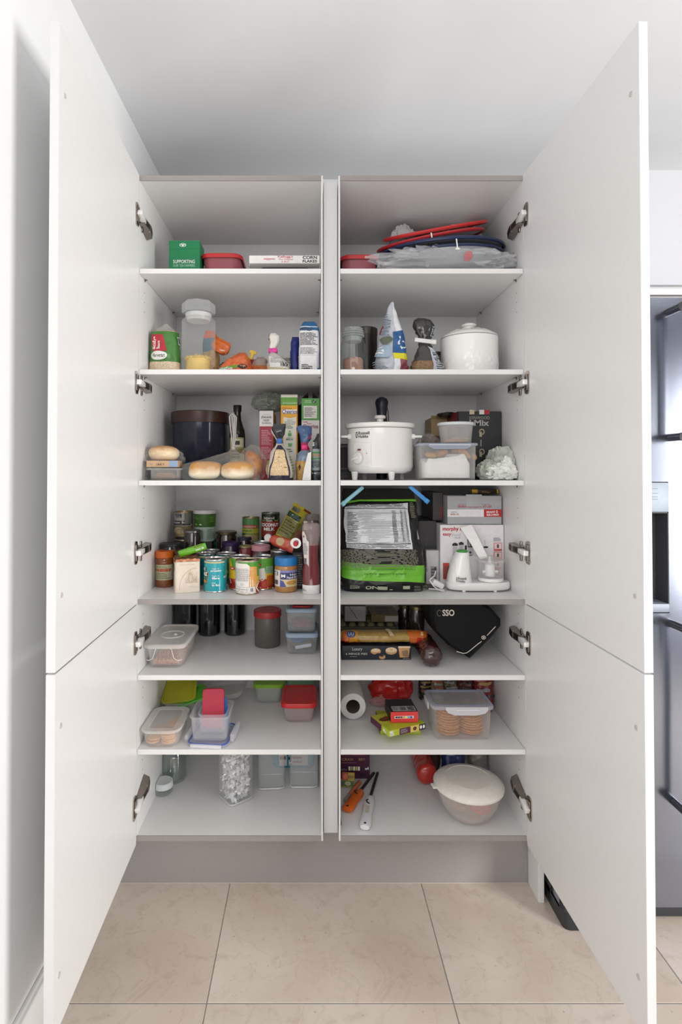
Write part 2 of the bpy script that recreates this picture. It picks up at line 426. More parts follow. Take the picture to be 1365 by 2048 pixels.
capr = cabinet('tall_cabinet', 'tall white larder cabinet on the right, next to the steel fridge', XR0, XR1, .0052, .018, 'tall larder cabinets')
tag(M().box(-.0225, .0225, 0, .5, 0, ZT-.024-ZB, EDGE, .002).build('filler_panel', loc=(.0668, .017, ZB+.014)), 'narrow white vertical filler panel between the two tall cabinets', 'panel')
tag(M().box(0, .022, 0, .018, 0, 2.27, WHITE, .001).build('infill_strip', loc=(-.6355, .052, 0)), 'narrow white infill strip between left cabinet plinth and the wall', 'panel')
m = M(); m.box(-.6585, .6585, 0, .016, 0, ZB-.002, C('#9a9492', .42, var=.02), .0008, 1); m.box(-.6585, .6585, -.002, .0, 0, .004, C('#b3aaa2', .5))
tag(m.build('plinth', loc=(.0458, .05, 0)), 'long grey plinth board under the two tall cabinets', 'plinth')
tag(M().box(0, .018, -.03, .6, 0, ZT, WHITE, .0008, 1).build('end_panel', loc=(.7055, 0, 0)), 'tall white end panel standing between the right cabinet and the fridge', 'panel')

def hinge_mesh(d, tilt):
    m = M(); m.T = Matrix.Diagonal((d, 1, 1, 1))
    r = [[(0, -.045+.003*abs(q) if 0 else y, z) for y, z in ()] for q in ()]
    pl = [(-.046, -.028), (-.043, -.034), (-.036, -.0365), (-.020, -.034), (-.016, -.026), (-.016, .026), (-.020, .034), (-.036, .0365), (-.043, .034), (-.046, .028)]
    m.loft([[(x, y+.012, z) for y, z in pl] for x in (.0005, .0035)], CHROME)
    m.box(.0035, .0075, -.03, -.01, -.026, .026, DARKM, .002)
    T0 = m.T
    m.T = T0 @ Matrix.Translation((0, -.012, tilt*.002)) @ Matrix.Rotation(radians(tilt*14), 4, 'X')
    m.box(.004, .021, -.02, .03, -.0085, .0085, C('#f0eeec', .25, .35), .003)
    pts = [(.018, .0), (.028, .045), (.024, .075), (.004, .085), (.002, .0)]
    m.loft([[(x, y+.018, z-tilt*(.3*max(y, 0))*0) for x, y in pts] for z in (-.0115, -.009, .009, .0115)], DARKM, mats=[DARKM, C('#3f3a37', .4, .8), DARKM])
    m.box(.0205, .0275, .056, .063, -.0117, .0117, CHROME)
    m.T = T0
    m.box(.0, .006, .026, .038, -.034, .03, DARKM, .0025); m.box(.004, .009, .012, .03, -.014, .018, DARKM, .003)
    m.T = T0 @ Matrix.Translation((.006, .032, -.016)) @ Matrix.Rotation(pi/2, 4, 'Y')
    m.lathe([(0, .001), (.0035, .001), (.004, -.002)], CHROME, 12)
    return m
CAP = C('#c4c0bc', .35)
def door(par, side, z0, z1, hinges, caps, label):
    hx = XL0 if side < 0 else XR1; ang = radians(1.75) if side < 0 else radians(1.0)
    o = M().box(*((-.019, 0) if side < 0 else (0, .019)), -.589, 0, 0, z1-z0, WHITE, .0007, 1); o.box(*((-.0188, -.0002) if side < 0 else (.0002, .0188)), -.5895, -.588, .0003, z1-z0-.0003, EDGE); o = o.build('door', par, smooth=0)
    o.location = Vector((hx, -.004, z0))-Vector(par.location); o.rotation_euler = (0, 0, ang); o['label'] = label
    d = -side
    for k, (py, tl) in enumerate(hinges):
        h = hinge_mesh(d, tl).build('hinge', o); h.location = (0, -.004, ZZ(py, 0)-z0)
    for px, py in caps:
        # where the buffer sits on the inner face
        y = -.569; z = ZZ(py, y)
        q = M(); q.T = Matrix.Rotation(pi/2*d, 4, 'Y'); q.lathe([(.0058, 0), (.0055, .0018), (0, .0022)], CAP, 16)
        b = q.build('door_buffer', o); b.location = (0, -.562, z-z0)
zs_ = .911
door(capl, -1, zs_+.002, ZT+.001, [(437, -1), (768, -.3), (1103, .3)], [(129, 189), (120, 1191)], 'upper left door, swung open')
door(capl, -1, .159, zs_-.002, [(1281, .5), (1606, 1.5)], [(118, 1453), (112, 1953)], 'lower left door, swung open')
door(capr, 1, zs_+.002, ZT+.001, [(437, -1), (768, -.3), (1103, .3)], [(1264, 186), (1270, 1193)], 'upper right door, swung open')
door(capr, 1, .159, zs_-.002, [(1281, .5), (1606, 1.5)], [(1278, 1457), (1281, 1957)], 'lower right door, swung open')

# ---------------------------------------------------------------- fridge and the cabinet over it
ST = STEEL(); DK = C('#3a3b3f', .4)
t = thing('fridge', 'large brushed steel fridge freezer with water dispenser, right of the end panel', 'fridge', (1.19, -.1, 0))
m = M(); m.box(-.452, .452, .06, .68, .03, 1.84, C('#4a4b50', .4), .004); m.box(-.452, .452, .02, .06, 1.84, 1.858, C('#8b8d94', .3, .8)); m.build('cabinet_body', t)
fx = -1.19
dx0, dx1, dz0, dz1 = .86-1.19, 1.072-1.19, .908, 1.299
m = M()
for a, b, c, d_ in ((-.452, dx0, .042, 1.85), (dx0, dx1, .042, dz0), (dx0, dx1, dz1, 1.85), (dx1, -.004, .042, 1.85)):
    m.box(a, b, 0, .055, c, d_, ST)
dr = m.build('door', t, smooth=0)
M().box(.004, .452, 0, .055, .042, 1.85, ST, .003).build('door', t)
m = M(); m.box(dx0, dx1, -.002, .004, 1.209, dz1-.002, C('#8f99a6', .5, .2), .002); m.build('control_panel', dr)
pr = Pr(PL((dx0, -.0025, 1.209), (dx1-dx0, 0, 0), (0, 0, .088)))
for k, z in enumerate((.78, .62, .5, .42)): pr.rect(.68, z, .84, z+.02, C('#7e8790'))
pr.done(dr, 'panel_marks')
m = M(); DC = C('#2b2d31', .45); m.box(dx0, dx1, .1, .104, dz0+.02, 1.209, DC); m.box(dx0, dx0+.003, 0, .1, dz0+.02, 1.209, DC); m.box(dx1-.003, dx1, 0, .1, dz0+.02, 1.209, C('#3b3c40', .5)); m.box(dx0, dx1, 0, .1, 1.205, 1.209, DC)
m.box(dx1-.034, dx1-.032, .098, .101, dz0+.02, 1.209, C('#85878b', .4)); m.build('dispenser_recess', dr, smooth=0)
M().box(dx0, dx1, -.002, .1, dz0+.002, dz0+.028, C('#8a939e', .5, .2), .003).build('drip_tray', dr)
HB = C('#45464a', .35, .7)
for za, zb, s0 in ((ZZ(613, -.15), ZZ(873, -.15), 0), (ZZ(1258, -.15), .35, 0)):
    m = M()
    for z in (za, zb):
        m.T = Matrix.Translation((1.081-1.19, 0, z)) @ Matrix.Rotation(pi/2, 4, 'X'); m.lathe([(.011, -.002), (.011, .045), (.0125, .05), (.0125, .056), (0, .057)], HB, 16)
    m.T = None; m.tube([(1.094-1.19, -.05, za+.012), (1.097-1.19, -.052, (za+zb)/2), (1.094-1.19, -.05, zb-.012)], .009, ST, 12)
    m.build('handle', dr)
m = M(); m.box(-.35, .45, .015, .06, .002, .04, DK, .004); m.box(-.27, -.2, .0125, .016, .022, .025, BLACK); m.build('kick_plate', t)
m = M()
m.loft([rr(.085, .15, .02, z, -.4095, .043) for z in (.001, .05)]+[rr(.078, .143, .018, .055, -.4095, .043), rr(.068, .133, .016, .055, -.4095, .043), rr(.066, .131, .016, .047, -.4095, .043)], C('#303236', .35))
m.tube([(-.44, -.02, .05), (-.435, .03, .053), (-.42, .09, .05)], .003, TIN); m.blob((-.39, -.015, .05), .006, .006, .004, TIN)
m.build('foot_cover', t)
t = thing('wall_cabinet', 'white cabinet with flat door above the steel fridge', 'cabinet', (1.19, -.03, 1.88))
m = M(); m.box(-.455, .455, .02, .63, .0, .396, WHITE); m.build('carcass', t, smooth=0)
CWH = C('#c2c3c8', .35, var=.01)
M().box(-.46, -.003, 0, .019, ZZ(570, -.03)-1.88, .398, CWH, .001, 1).build('door', t, smooth=0); M().box(.003, .46, 0, .019, ZZ(570, -.03)-1.88, .398, CWH, .001, 1).build('door', t, smooth=0)
M().box(-.46, .46, .004, .03, ZZ(589, -.03)-1.88, ZZ(576, -.03)-1.88, C('#e4dfdf', .4, .1), .001, 1).build('trim_rail', t, smooth=0)
# ---------------------------------------------------------------- helpers for packs
EPS = .0006
def carton(name, label, cat, pl, pr, y, z0, h, d, mat, rz=0, py=943, side=None, top=None, bev=.0012, group=None):
    """box whose front face spans the given columns at depth y"""
    a, b = XX(pl, y, py), XX(pr, y, py); w_ = b-a
    t = thing(name, label, cat, ((a+b)/2, y+d/2, z0+EPS), rz, group)
    M().box(-w_/2, w_/2, -d/2, d/2, 0, h, mat, bev, 1).build('carton', t)
    return t, Pr(front(w_, h, -d/2)), w_
def pack(name, label, cat, loc, prof, mat, parts=None, rz=0, rot=None, amp=.002, freq=35, p=2.6, seed=0, fold=0, group=None, body='bag', nu=44, nv=26, split=None):
    t = thing(name, label, cat, loc, rz, group, rot)
    S = SACK(prof, amp, freq, p, seed, fold)
    sack_mesh(S, mat, nu=nu, nv=nv, split=split).build(body, t, 50)
    return t, S
def scatter(name, label, cat, loc, w, d, h, r, mat, n, seed=1, shape=(1, 1, .7), dome=0, rnd=False):
    """a heap nobody could count: one object"""
    m = M(); rn = random.Random(seed)
    ico = bmesh.new(); bmesh.ops.create_icosphere(ico, subdivisions=1, radius=1); iv = [v.co.copy() for v in ico.verts]; fi = [[v.index for v in f.verts] for f in ico.faces]; ico.free()
    mats = mat if isinstance(mat, list) else [mat]
    m.box(-w/2*.93, w/2*.93, -d/2*.93, d/2*.93, 0, max(h*.8, .001), mats[0]) if not rnd else m.lathe([(0, 0), (w/2*.93, 0), (w/2*.93, h*.8), (0, h*.8)], mats[0], 20)
    for k in range(n):
        x, y = rn.uniform(-1, 1), rn.uniform(-1, 1)
        if rnd:
            q = rn.uniform(0, 2*pi); f = math.sqrt(rn.random()) if k % 2 else 1; x, y = cos(q)*f, sin(q)*f
        elif k % 2: 
            if rn.random() < .6: y = -1
            else: x = rn.choice((-1, 1))
        z = rn.uniform(0, 1)*h if k % 2 else h*.85
        z += dome*(1-x*x)*(1-y*y)*.5 if not k % 2 else 0
        Rm = Matrix.Rotation(rn.uniform(0, pi), 3, Vector((rn.random(), rn.random(), rn.random()+.1)).normalized())
        s_ = r*rn.uniform(.8, 1.15); c = Vector((x*(w/2-r), y*(d/2-r), max(z, r*.6)))
        m.add([c+Rm @ Vector((v.x*shape[0]*s_, v.y*shape[1]*s_, v.z*shape[2]*s_)) for v in iv], fi, mats[k % len(mats)])
    return tag(m.build(name, loc=loc), label, cat, kind='stuff')
def jar_metal_lid(m, r, z, h, mat): return m.lathe([(r, z), (r+.0012, z+.001), (r+.0012, z+h-.001), (r-.0005, z+h), (r-.004, z+h), (r-.005, z+h-.001), (0, z+h-.001)], mat, 32)
RED = C('#cf2b2e', .35); REDD = C('#b3242c', .4); PINKT = FILM('#d8808c', .5, .35, '#f0b0b8')
TXT = C('#4a4a4e', .6); TXT2 = C('#9a9a9c', .6); WTXT = C('#f4f4f2', .6)

# ================================================================ shelf 1 (top), z = SH[0]
z0 = SH[0]
# green tea box
y = .13; h = ZZ(482, y)-z0
t, p, w_ = carton('tea_box', 'green cardboard tea box standing left on the top shelf', 'box', 338, 400, y, z0, h, .075, C('#12824e', .45, bump=.1), py=500)
gy = lambda py: (ZZ(py, y)-z0)/h
p.text('SUPPORTING', .14, gy(527), .84, gy(520), WTXT, .01); p.text('OUR TEA FARMERS', .14, gy(534), .84, gy(529), C('#bfe0cc', .6))
p.ell(.45, gy(490.5), .11, .045, C('#d8e6da', .5)); p.ell(.45, gy(490.5), .08, .033, C('#1c7a4c', .5)); p.ell(.45, gy(491), .035, .022, WTXT); p.ell(.42, gy(489.5), .03, .01, WTXT); p.ell(.49, gy(489.8), .028, .009, WTXT)
p.rect(.0, .985, 1, 1, C('#2c9a66', .5)); p.rect(.0, .80, 1, .803, C('#0f7041', .5)); p.done(t)
def red_tub(pl, pr, ptop, y, label, dep=.16, s=1):
    a, b = XX(pl, y, 520), XX(pr, y, 520); w_ = b-a; h = ZZ(ptop, y)-z0
    return box_tub('storage_tub', label, ((a+b)/2, y+dep/2, z0+EPS), w_-.012, dep-.01, h-.006, .03, .86, PINKT, RED, skirt=.012, group=None, over=.002)
red_tub(400, 484, 505, .14, 'pink see-through tub with red lid between tea box and cereal box')
red_tub(681.5, 760, 508, .14, 'pink see-through tub with red lid beside the stack of mesh covers')
# black tin and cereal box on its back
y = .055
zb = ZZ(530, y); a, b = XX(519, y), XX(618, y)
t = thing('baking_tin', 'black baking tin under the flat cereal box', 'tin', ((a+b)/2, y+.16, z0+EPS))
m = M(); hh = zb-z0-.001; W_ = b-a
m.loft([rr(W_-.02, .24, .01, 0), rr(W_-.006, .26, .012, hh-.003), rr(W_, .27, .012, hh-.003), rr(W_, .27, .012, hh), rr(W_-.008, .26, .012, hh), rr(W_-.022, .24, .01, .002)], C('#18181a', .4, .3)); m.build('tin_body', t)
t, p, w_ = carton('cereal_box', 'white corn flakes box lying flat on the black tin', 'box', 498.5, 639.5, .045, zb+.001, ZZ(511, .045)-zb-.001, .30, C('#ece8e4', .5), py=515)
p.text('CORN', .76, .53, .965, .93, INK, .03); p.text('FLAKES', .76, .10, .965, .44, INK, .03)
rd = C('#c4343e', .6)
p.text('Kellogg\'s', .41, .62, .62, .98, rd, .01); p.text('The Original', .42, .34, .62, .58, rd); p.text('& Best', .46, .14, .57, .28, rd); p.rect(.21, .50, .37, .58, rd); p.lines(.25, .36, .33, .44, 1, TXT2)
p.done(t)
M().box(-w_/2-.001, -w_/2+.001, -.14, .14, -.004, .02, C('#d8d4d0', .5)).build('flap', t)
# mesh food covers ------------------------------------------------
NAVY = C('#1d2a52', .35); MESH = C('#9da0a4', .55, bump=.3, scale=900); MESHR = C('#d9d3d0', .5)
def cover(name, label, cx, cy, r, zrim, roll, col, dome_h, domecol, rt, film=None, group='collapsible mesh food covers', n=40, pitch=0, ry=None):
    ry = ry or r
    t = thing(name, label, 'food cover', (cx, cy, zrim), 0, group, (pitch, -roll, 0))
    M().tube([(r*cos(2*pi*i/n), ry*sin(2*pi*i/n), 0) for i in range(n)], rt, col, 8, True).build('rim', t)
    m = M(); m.lathe([(.995, 0), (.93, -dome_h*.45), (.80, -dome_h*.85), (.62, -dome_h)] if dome_h > .02 else [(.99, 0), (.5, -dome_h), (0, -dome_h*1.1)], domecol, n)
    for i, v in enumerate(m.v): m.v[i] = (v[0]*r, v[1]*ry, v[2])
    m.build('mesh_dome', t); return t
yc = .215
def cx_(p): return XX(p, yc, 500)
cover('food_cover', 'red-rimmed cover on the very top of the stack, tilted up right', cx_(870), yc, .182, 2.193, radians(10.3), RED, .004, MESHR, .0062, pitch=radians(20), ry=.125)
cover('food_cover', 'second red-rimmed cover, just above the navy rims', cx_(860), yc, .186, 2.156, radians(10.5), REDD, .004, C('#e7ddda', .5), .006, pitch=radians(15), ry=.165)
cover('food_cover', 'navy-rimmed cover directly under the red-rimmed ones', cx_(881.5), yc, .217, 2.112, radians(3), NAVY, .006, MESH, .0062, pitch=radians(7.5), ry=.195)
t = cover('food_cover', 'lowest navy-rimmed cover with grey mesh dome and red sticker', cx_(881.5), yc, .213, 2.088, radians(3), NAVY, .080, MESH, .0048, pitch=radians(7.5), ry=.197)
sx, sz = XX(931, .08, 499), ZZ(499, .08)
r_, c_ = .213, Vector((cx_(881.5), yc, 2.088))
M().tube([(.66*r_*cos(2*pi*i/32), .66*r_*sin(2*pi*i/32), -.078) for i in range(32)], .0035, C('#eceaea', .4), 6, True).build('base_ring', t, label='white base ring')
def domept(ang, k):        # on the dome skirt
    q = [(.995, 0), (.93, -.036), (.80, -.068), (.62, -.080)]; k *= 2.999; i = int(k); f = k-i
    rr_ = q[i][0]+(q[i+1][0]-q[i][0])*f; zz = q[i][1]+(q[i+1][1]-q[i][1])*f
    return Vector((rr_*r_*1.004*sin(ang), -rr_*r_*.945*cos(ang), zz))
p = Pr(lambda u, v: domept(.0+.55*(u-.0), .95*(1-v)), off=.0015); p.ell(.42, .66, .145, .15, C('#d3222c', .5)); p.done(t, 'sticker', label='round red sticker')
m = M()
for px, pa, pb, yy in ((913, 461, 480, .010), (863, 451, 464, .045)):
    m.tube([(XX(px, yy, pa)-c_.x, yy-c_.y, ZZ(pa, yy)-c_.z), (XX(px+2, yy-.003, pb)-c_.x, yy-.003-c_.y, ZZ(pb, yy)-c_.z)], .0022, WTXT, 6)
yy = .01; m.blob((XX(916, yy, 480)-c_.x, yy-c_.y, ZZ(480, yy)-c_.z), .008, .004, .004, WTXT, .15, 200)
m.build('cable_tie', t, label='white cable tie')
FB = FILM('#d9dadc', .30, .22)
def crumple(name, label, cat, loc, rx, ry, rz, mat, amp=.25, freq=14, seed=0, n=36, m_=22, rot=None, kind=None, p=1.7):
    m = M()
    for j in range(m_+1):
        ph = -pi/2+pi*j/m_
        for i in range(n):
            th = 2*pi*i/n; d = Vector((cos(ph)*cos(th), cos(ph)*sin(th), sin(ph)))
            q = d*2.1+Vector((seed*2.3, seed, 1)); k = 1+amp*(1-2.6*abs(noise.noise(q*1.3)))+amp*.7*(.5-abs(noise.noise(q*3.1)))*1.4
            m.v.append((d.x*rx*k, d.y*ry*k, d.z*rz*k))
    mi = m.mi(mat)
    for j in range(m_):
        for i in range(n): m.f.append((j*n+i, j*n+(i+1) % n, (j+1)*n+(i+1) % n, (j+1)*n+i)); m.fm.append(mi)
    o = m.build(name, smooth=28, loc=loc, rot=rot)
    return tag(o, label, cat)
crumple('plastic_film', 'crumpled clear film bag around the lowest food cover', 'plastic bag', (XX(890, .03, 515), .05, z0+.042), .170, .032, .034, FILM('#e6e7ea', .20, .2), .42, seed=3, n=52)
crumple('plastic_film', 'clear film end crumpled against the right cabinet wall', 'plastic bag', (XX(1025, .09, 520), .13, z0+.042), .030, .06, .036, FILM('#dadada', .14, .25), .35, seed=5)
crumple('plastic_film', 'pale film tip poking up behind the red rims, left', 'plastic bag', (XX(808, .26, 468), .27, 2.170), .044, .03, .058, FILM('#ebe8e6', .6, .4), .2, seed=8)
crumple('plastic_film', 'pale film tip poking up over the top red rim, right', 'plastic bag', (XX(925, .30, 446), .31, 2.212), .066, .03, .042, FILM('#ebe8e6', .6, .4), .2, seed=11)

# ================================================================ shelf 2, z = SH[1]
z0 = SH[1]
def sx_(px, y): return XX(px, y, 700)
def base(pl, pr, y): return (sx_((pl+pr)/2, y), (sx_(pr, y)-sx_(pl, y))/2)
# black-eye beans bag
y = .085; cx, hw = base(294, 357, y+.0); H = ZZ(641, y)-z0; v_ = lambda py: (ZZ(py, y)-z0)/H
BEAN = C('#dcc6aa', .55, var=.25, scale=260); 
gr = C('#3f7a2e', .35, coat=.3); filmc = FILM('#d9d4cf', .28, .2)
t, S = pack('bean_bag', 'clear-topped green bag of black-eye beans against the left wall', 'bag', (cx, y+.035, z0+EPS),
    [(0, 0, hw*.80, .028), (.08, H*.08, hw*.98, .036), (.35, H*.35, hw*.97, .036), (v_(662), H*v_(662), hw*.9, .03, -.002), (.86, H*.86, hw*.66, .014, -.004, .01), (1, H, hw*.12, .003, -.002, .012)], filmc, amp=.0018, freq=30, seed=2,
    split=[(v_(724), BEAN), (v_(663.5), gr), (v_(658), BEAN), (1.1, filmc)])
p = Pr(S, off=.0012)
rd = C('#b92a3a', .4); p.quad(((.30, v_(702)), (.56, v_(702)), (.50, v_(668)), (.22, v_(668))), rd)
p.text('BlckEye', .30, v_(698), .395, v_(673), WTXT, .01, 90); p.text('Beans', .40, v_(698), .47, v_(681), WTXT, .01, 90)
p.ell(.42, v_(711), .15, .085, C('#e8e8e0', .5)); p.text('Harvest', .32, v_(714), .53, v_(707), INK)
p.rect(.86, v_(688), .97, v_(672), C('#cfd6d0', .5)); p.rect(.88, v_(686), .955, v_(674), C('#3c4650', .5))
p.quad(((.0, v_(722)), (.12, v_(712)), (.09, v_(700)), (.02, v_(690))), C('#e6e4da', .5)); p.lines(.02, v_(716), .10, v_(698), 3, INK)
p.done(t)
# hexagonal pasta jar
y = .06; cx, hw = base(357, 424, y); r = hw*1.0; zt = ZZ(629, y)
t = thing('storage_jar', 'tall clear hexagonal jar with faceted lid on second shelf', 'jar', (cx, y+r, z0+EPS), radians(9))
G = GLASS('#eef1ef', .10); GL = FILM('#e9edec', .22, .12)
h = zt-z0; m = M()
m.lathe([(0, 0), (r*.97, 0), (r*1.02, .005), (r*1.02, h-.006), (r*.82, h+.004)], FILM('#eef0f0', .07, .08), 8)
m.lathe([(r*.80, h+.004), (r*.74, h+.004), (r*.74, h+.016)], FILM('#f2f4f4', .5, .2), 32)
m.build('jar_body', t, 20)
m = M(); m.lathe([(0, h-.008), (r*.70, h-.008), (r*.76, h+.004), (r*.80, h+.016), (r*.80, h+.002)], FILM('#f4f5f5', .45, .2), 32)
m.lathe([(r*.98, h+.018), (r*1.02, h+.022), (r*1.02, h+.048), (r*.90, h+.055), (0, h+.055)], GL, 8)
m.lathe([(0, h+.020), (r*.98, h+.018)], GL, 8)
m.build('lid', t, 20)
scatter('pasta', 'short yellow pasta strands filling the bottom of hexagonal jar', 'pasta', (cx-.001, y+r, z0+.009), r*1.58, r*1.58, .055, .0045, [C('#e9c66a', .5), C('#f0d283', .5), C('#dcb455', .5)], 900, 4, (.28, .28, 1.7), 0, True)
# orange pack + blue band, tan noodle bag (behind jar)
y = .2; a, hw = base(402, 436, y)
t, S = pack('snack_pack', 'orange foil pack with blue band, slumped behind hexagonal jar', 'packet', (a, y+.03, z0+EPS), [(0, 0, hw, .03), (.35, .05, hw*1.05, .03), (.72, ZZ(675, y)-z0, hw*.9, .018, 0, 0), (1, ZZ(658, y)-z0, hw*.5, .004, -.004)], C('#e07040', .4), amp=.003, seed=4, split=[(.55, C('#c9a868', .5)), (.74, C('#2c6684', .4)), (1.1, C('#e2683a', .38))])
t = thing('snack_pack', 'orange foil packet corner sticking out right of jar', 'packet', (sx_(436, .17), .17, ZZ(705, .17)), rot=(0, radians(28), 0))
S = SACK([(0, 0, .02, .02), (.3, .012, .032, .016), (.75, .035, .032, .010), (1, .048, .024, .002)], .002, 40, seed=9); sack_mesh(S, C('#d4671d', .35, coat=.3)).build('bag', t, 50); Pr(S, off=.001).stroke([(.55, .2), (.7, .38), (.88, .2)], .03, WTXT, .05).done(t)
cx, hw = base(404, 436, .12)
t, S = pack('noodle_bag', 'clear bag of tan noodles between jar and orange lentil bag', 'bag', (cx, .155, z0+EPS), [(0, 0, hw*.9, .03), (.3, .015, hw*1.05, .034), (.8, .045, hw*.85, .03), (1, ZZ(697, .12)-z0, hw*.3, .01)], C('#b08d55', .35, var=.2, scale=180, coat=.4), amp=.003, seed=14)
# grey film heap behind
crumple('film_bag', 'grey clear film bag lying behind the lentil bag', 'plastic bag', (sx_(462, .3), .32, z0+.040), .05, .05, .04, FILM('#a7a19e', .4, .3), .25, seed=21)
crumple('film_bag', 'grey clear film bag lying behind the pink-clipped bag', 'plastic bag', (sx_(566, .3), .32, z0+.045), .075, .05, .045, FILM('#a9a49f', .4, .3), .25, seed=23)
# orange lentil bag (lying)
y = .08; cx, hw = base(436, 504, y)
ORG = C('#d9652c', .4, var=.22, scale=150, coat=.5)
t, S = pack('lentil_bag', 'slumped bag of orange lentils with green label and magenta end', 'bag', (cx+.0, y+.045, z0+EPS), [(0, 0, hw*.96, .045), (.25, .02, hw*1.0, .048), (.6, .048, hw*.72, .04, .006), (.85, .066, hw*.46, .025, .012), (1, .078, hw*.22, .008, .018)], ORG, amp=.004, freq=26, seed=31)
p = Pr(S, off=.002); p.quad(((.10, .12), (.52, .24), (.54, .36), (.14, .24)), C('#6f9c33', .5)); p.text('lentils', .14, .19, .48, .28, WTXT, .02)
p.ell(.62, .30, .085, .09, C('#2a2a2a', .5)); p.text('op', .565, .26, .67, .34, C('#e8a070', .5), .02); p.quad(((.02, .02), (.42, .06), (.42, .13), (.05, .10)), C('#d8c8bc', .5)); p.done(t)
t = thing('spice_packet', 'magenta packet leaning on the lentil bag, second shelf', 'packet', (sx_(488, .15), .165, z0+.006), rot=(0, radians(18), 0))
sack_mesh(SACK([(0, 0, .030, .015), (.5, .030, .030, .015), (1, .066, .022, .003)], .003, 40, seed=41), C('#b03a52', .4, coat=.3)).build('bag', t, 50)
t = thing('bag_clip', 'small yellow clip on packet behind the lentil bag', 'clip', (sx_(502, .12), .135, ZZ(714, .13)), rot=(0, radians(20), 0))
m = M(); m.box(-.006, .006, -.004, .004, -.008, .022, C('#dcb832', .4), .002); m.box(-.012, .012, -.003, .003, .012, .024, C('#dcb832', .4), .002); m.build('clip', t)
cx, hw = base(498, 541, .1)
t, S = pack('pulse_bag', 'clear bag with orange pulses left of the pink-clipped bag', 'bag', (cx, .145, z0+EPS), [(0, 0, hw*.95, .035), (.4, .03, hw, .035), (.8, .055, hw*.6, .022), (1, .068, hw*.35, .006)], FILM('#b9a394', .5, .25), amp=.004, seed=51, split=[(.45, C('#b8612b', .45, var=.25, scale=160)), (1.1, FILM('#b9a394', .5, .25))])
# bag with pink clip
y = .07; cx, hw = base(533, 580, y); H = ZZ(661, y)-z0; v_ = lambda py: (ZZ(py, y)-z0)/H
CF = FILM('#e4dfd6', .55, .25); GRN = C('#cdbb98', .5, var=.2, scale=200)
t, S = pack('grain_bag', 'clear bag of pale grain tied with a bright pink clip', 'bag', (cx, y+.035, z0+EPS), [(0, 0, hw*.95, .034), (.22, H*.2, hw*1.0, .034), (.45, H*.42, hw*.62, .022, -.012), (v_(700), H*v_(700), .009, .008, -.020), (v_(694), H*v_(694), .009, .008, -.021), (v_(680), H*v_(680), .016, .010, -.013), (v_(668), H*v_(668), .018, .010, -.015), (1, H, .008, .003, -.019)], CF, amp=.0022, freq=60, seed=61, split=[(v_(729), GRN), (v_(702), CF), (1.1, C('#e8e2d8', .45, coat=.3))])
p = Pr(S, off=.0015); p.quad(((.30, v_(733)), (.80, v_(737)), (.86, v_(718)), (.28, v_(708))), C('#e6e3dc', .5)); p.lines(.33, v_(724), .8, v_(711), 5, TXT2); p.text('NKGR', .55, v_(732), .78, v_(723), INK, .02); p.quad(((.02, v_(676)), (.16, v_(676)), (.16, v_(666)), (.1, v_(664))), C('#a8512a', .5)); p.done(t)
M().box(-.034, -.004, -.012, .012, H*v_(702), H*v_(693), C('#e0359a', .35), .003).build('clip', t, label='pink clip')
# dark blue bag, blue/white tall pack
cx, hw = base(580.5, 600, .1); H = ZZ(669, .1)-z0
t, S = pack('flour_bag', 'narrow dark blue paper bag left of tall white pack', 'bag', (cx, .14, z0+EPS), [(0, 0, hw, .035), (.5, H*.5, hw*1.0, .035), (.85, H*.85, hw*.9, .02), (1, H, hw*.7, .004)], C('#232f78', .45), amp=.002, seed=71)
Pr(S, off=.001).ell(.75, .45, .1, .03, C('#d8c030', .5)).done(t)
y = .065; cx, hw = base(598, 641, y); H = ZZ(639, y)-z0
t, S = pack('rice_pack', 'tall white and blue pack with small print, at cabinet divider', 'packet', (cx-.001, y+.032, z0+EPS), [(0, 0, hw*.96, .028), (.1, H*.1, hw*.98, .031), (.85, H*.85, hw*.94, .028, .001), (.95, H*.95, hw*.7, .014, .001), (1, H, hw*.5, .006)], C('#276aa0', .4, coat=.2), amp=.0012, freq=28, seed=81, p=4)
p = Pr(S, off=.0008); p.rect(.02, .02, .80, .88, C('#e7e6e6', .5), 14, 8)
p.lines(.2, .80, .7, .86, 3, TXT); p.lines(.22, .52, .72, .76, 10, TXT); p.lines(.25, .35, .7, .48, 5, TXT2); p.rect(.25, .05, .68, .33, C('#b5b3b3', .5)); p.rect(.265, .055, .665, .325, C('#e7e6e6', .5)); p.rect(.04, .12, .1, .26, TXT); p.lines(.34, .07, .58, .16, 3, INK); p.done(t)

# ---- right half
y = .06; cx, hw = base(682.5, 735, y); r = hw; hb = ZZ(672, y)-z0
t = thing('clip_jar', 'clear glass jar with ribbed stopper beside the cabinet divider', 'jar', (cx, y+r, z0+EPS))
GJ = GLASS('#f6faf8', .12)
M().lathe([(0, .003), (r*.9, .0), (r, .006), (r, hb-.02), (r*.8, hb), (r*.78, hb+.006)], GJ, 40).build('jar_body', t)
m = M(); q = hb+.004; m.lathe([(0, q-.014), (r*.66, q-.014), (r*.72, q)], FILM('#e2e8e6', .45, .1), 36)
for k in range(3): m.lathe([(r*.74, q+k*.008), (r*(.88-.03*k), q+.002+k*.008), (r*(.88-.03*k), q+.006+k*.008), (r*.74, q+.008+k*.008)], FILM('#e4eae8', .3, .08), 36)
m.lathe([(r*.74, q+.024), (r*.78, q+.030), (0, q+.033)], FILM('#e4eae8', .3, .08), 36); m.build('stopper', t)
scatter('dried_fruit', 'pink and tan nut pieces in the bottom of the stopper jar', 'nuts', (cx, y+r, z0+.009), r*1.70, r*1.70, .048, .0105, [C('#c08d74', .5), C('#d8b6a4', .5), C('#b07a66', .5), C('#cfa58f', .5)], 70, 5, (1, .8, .6), 0, True)
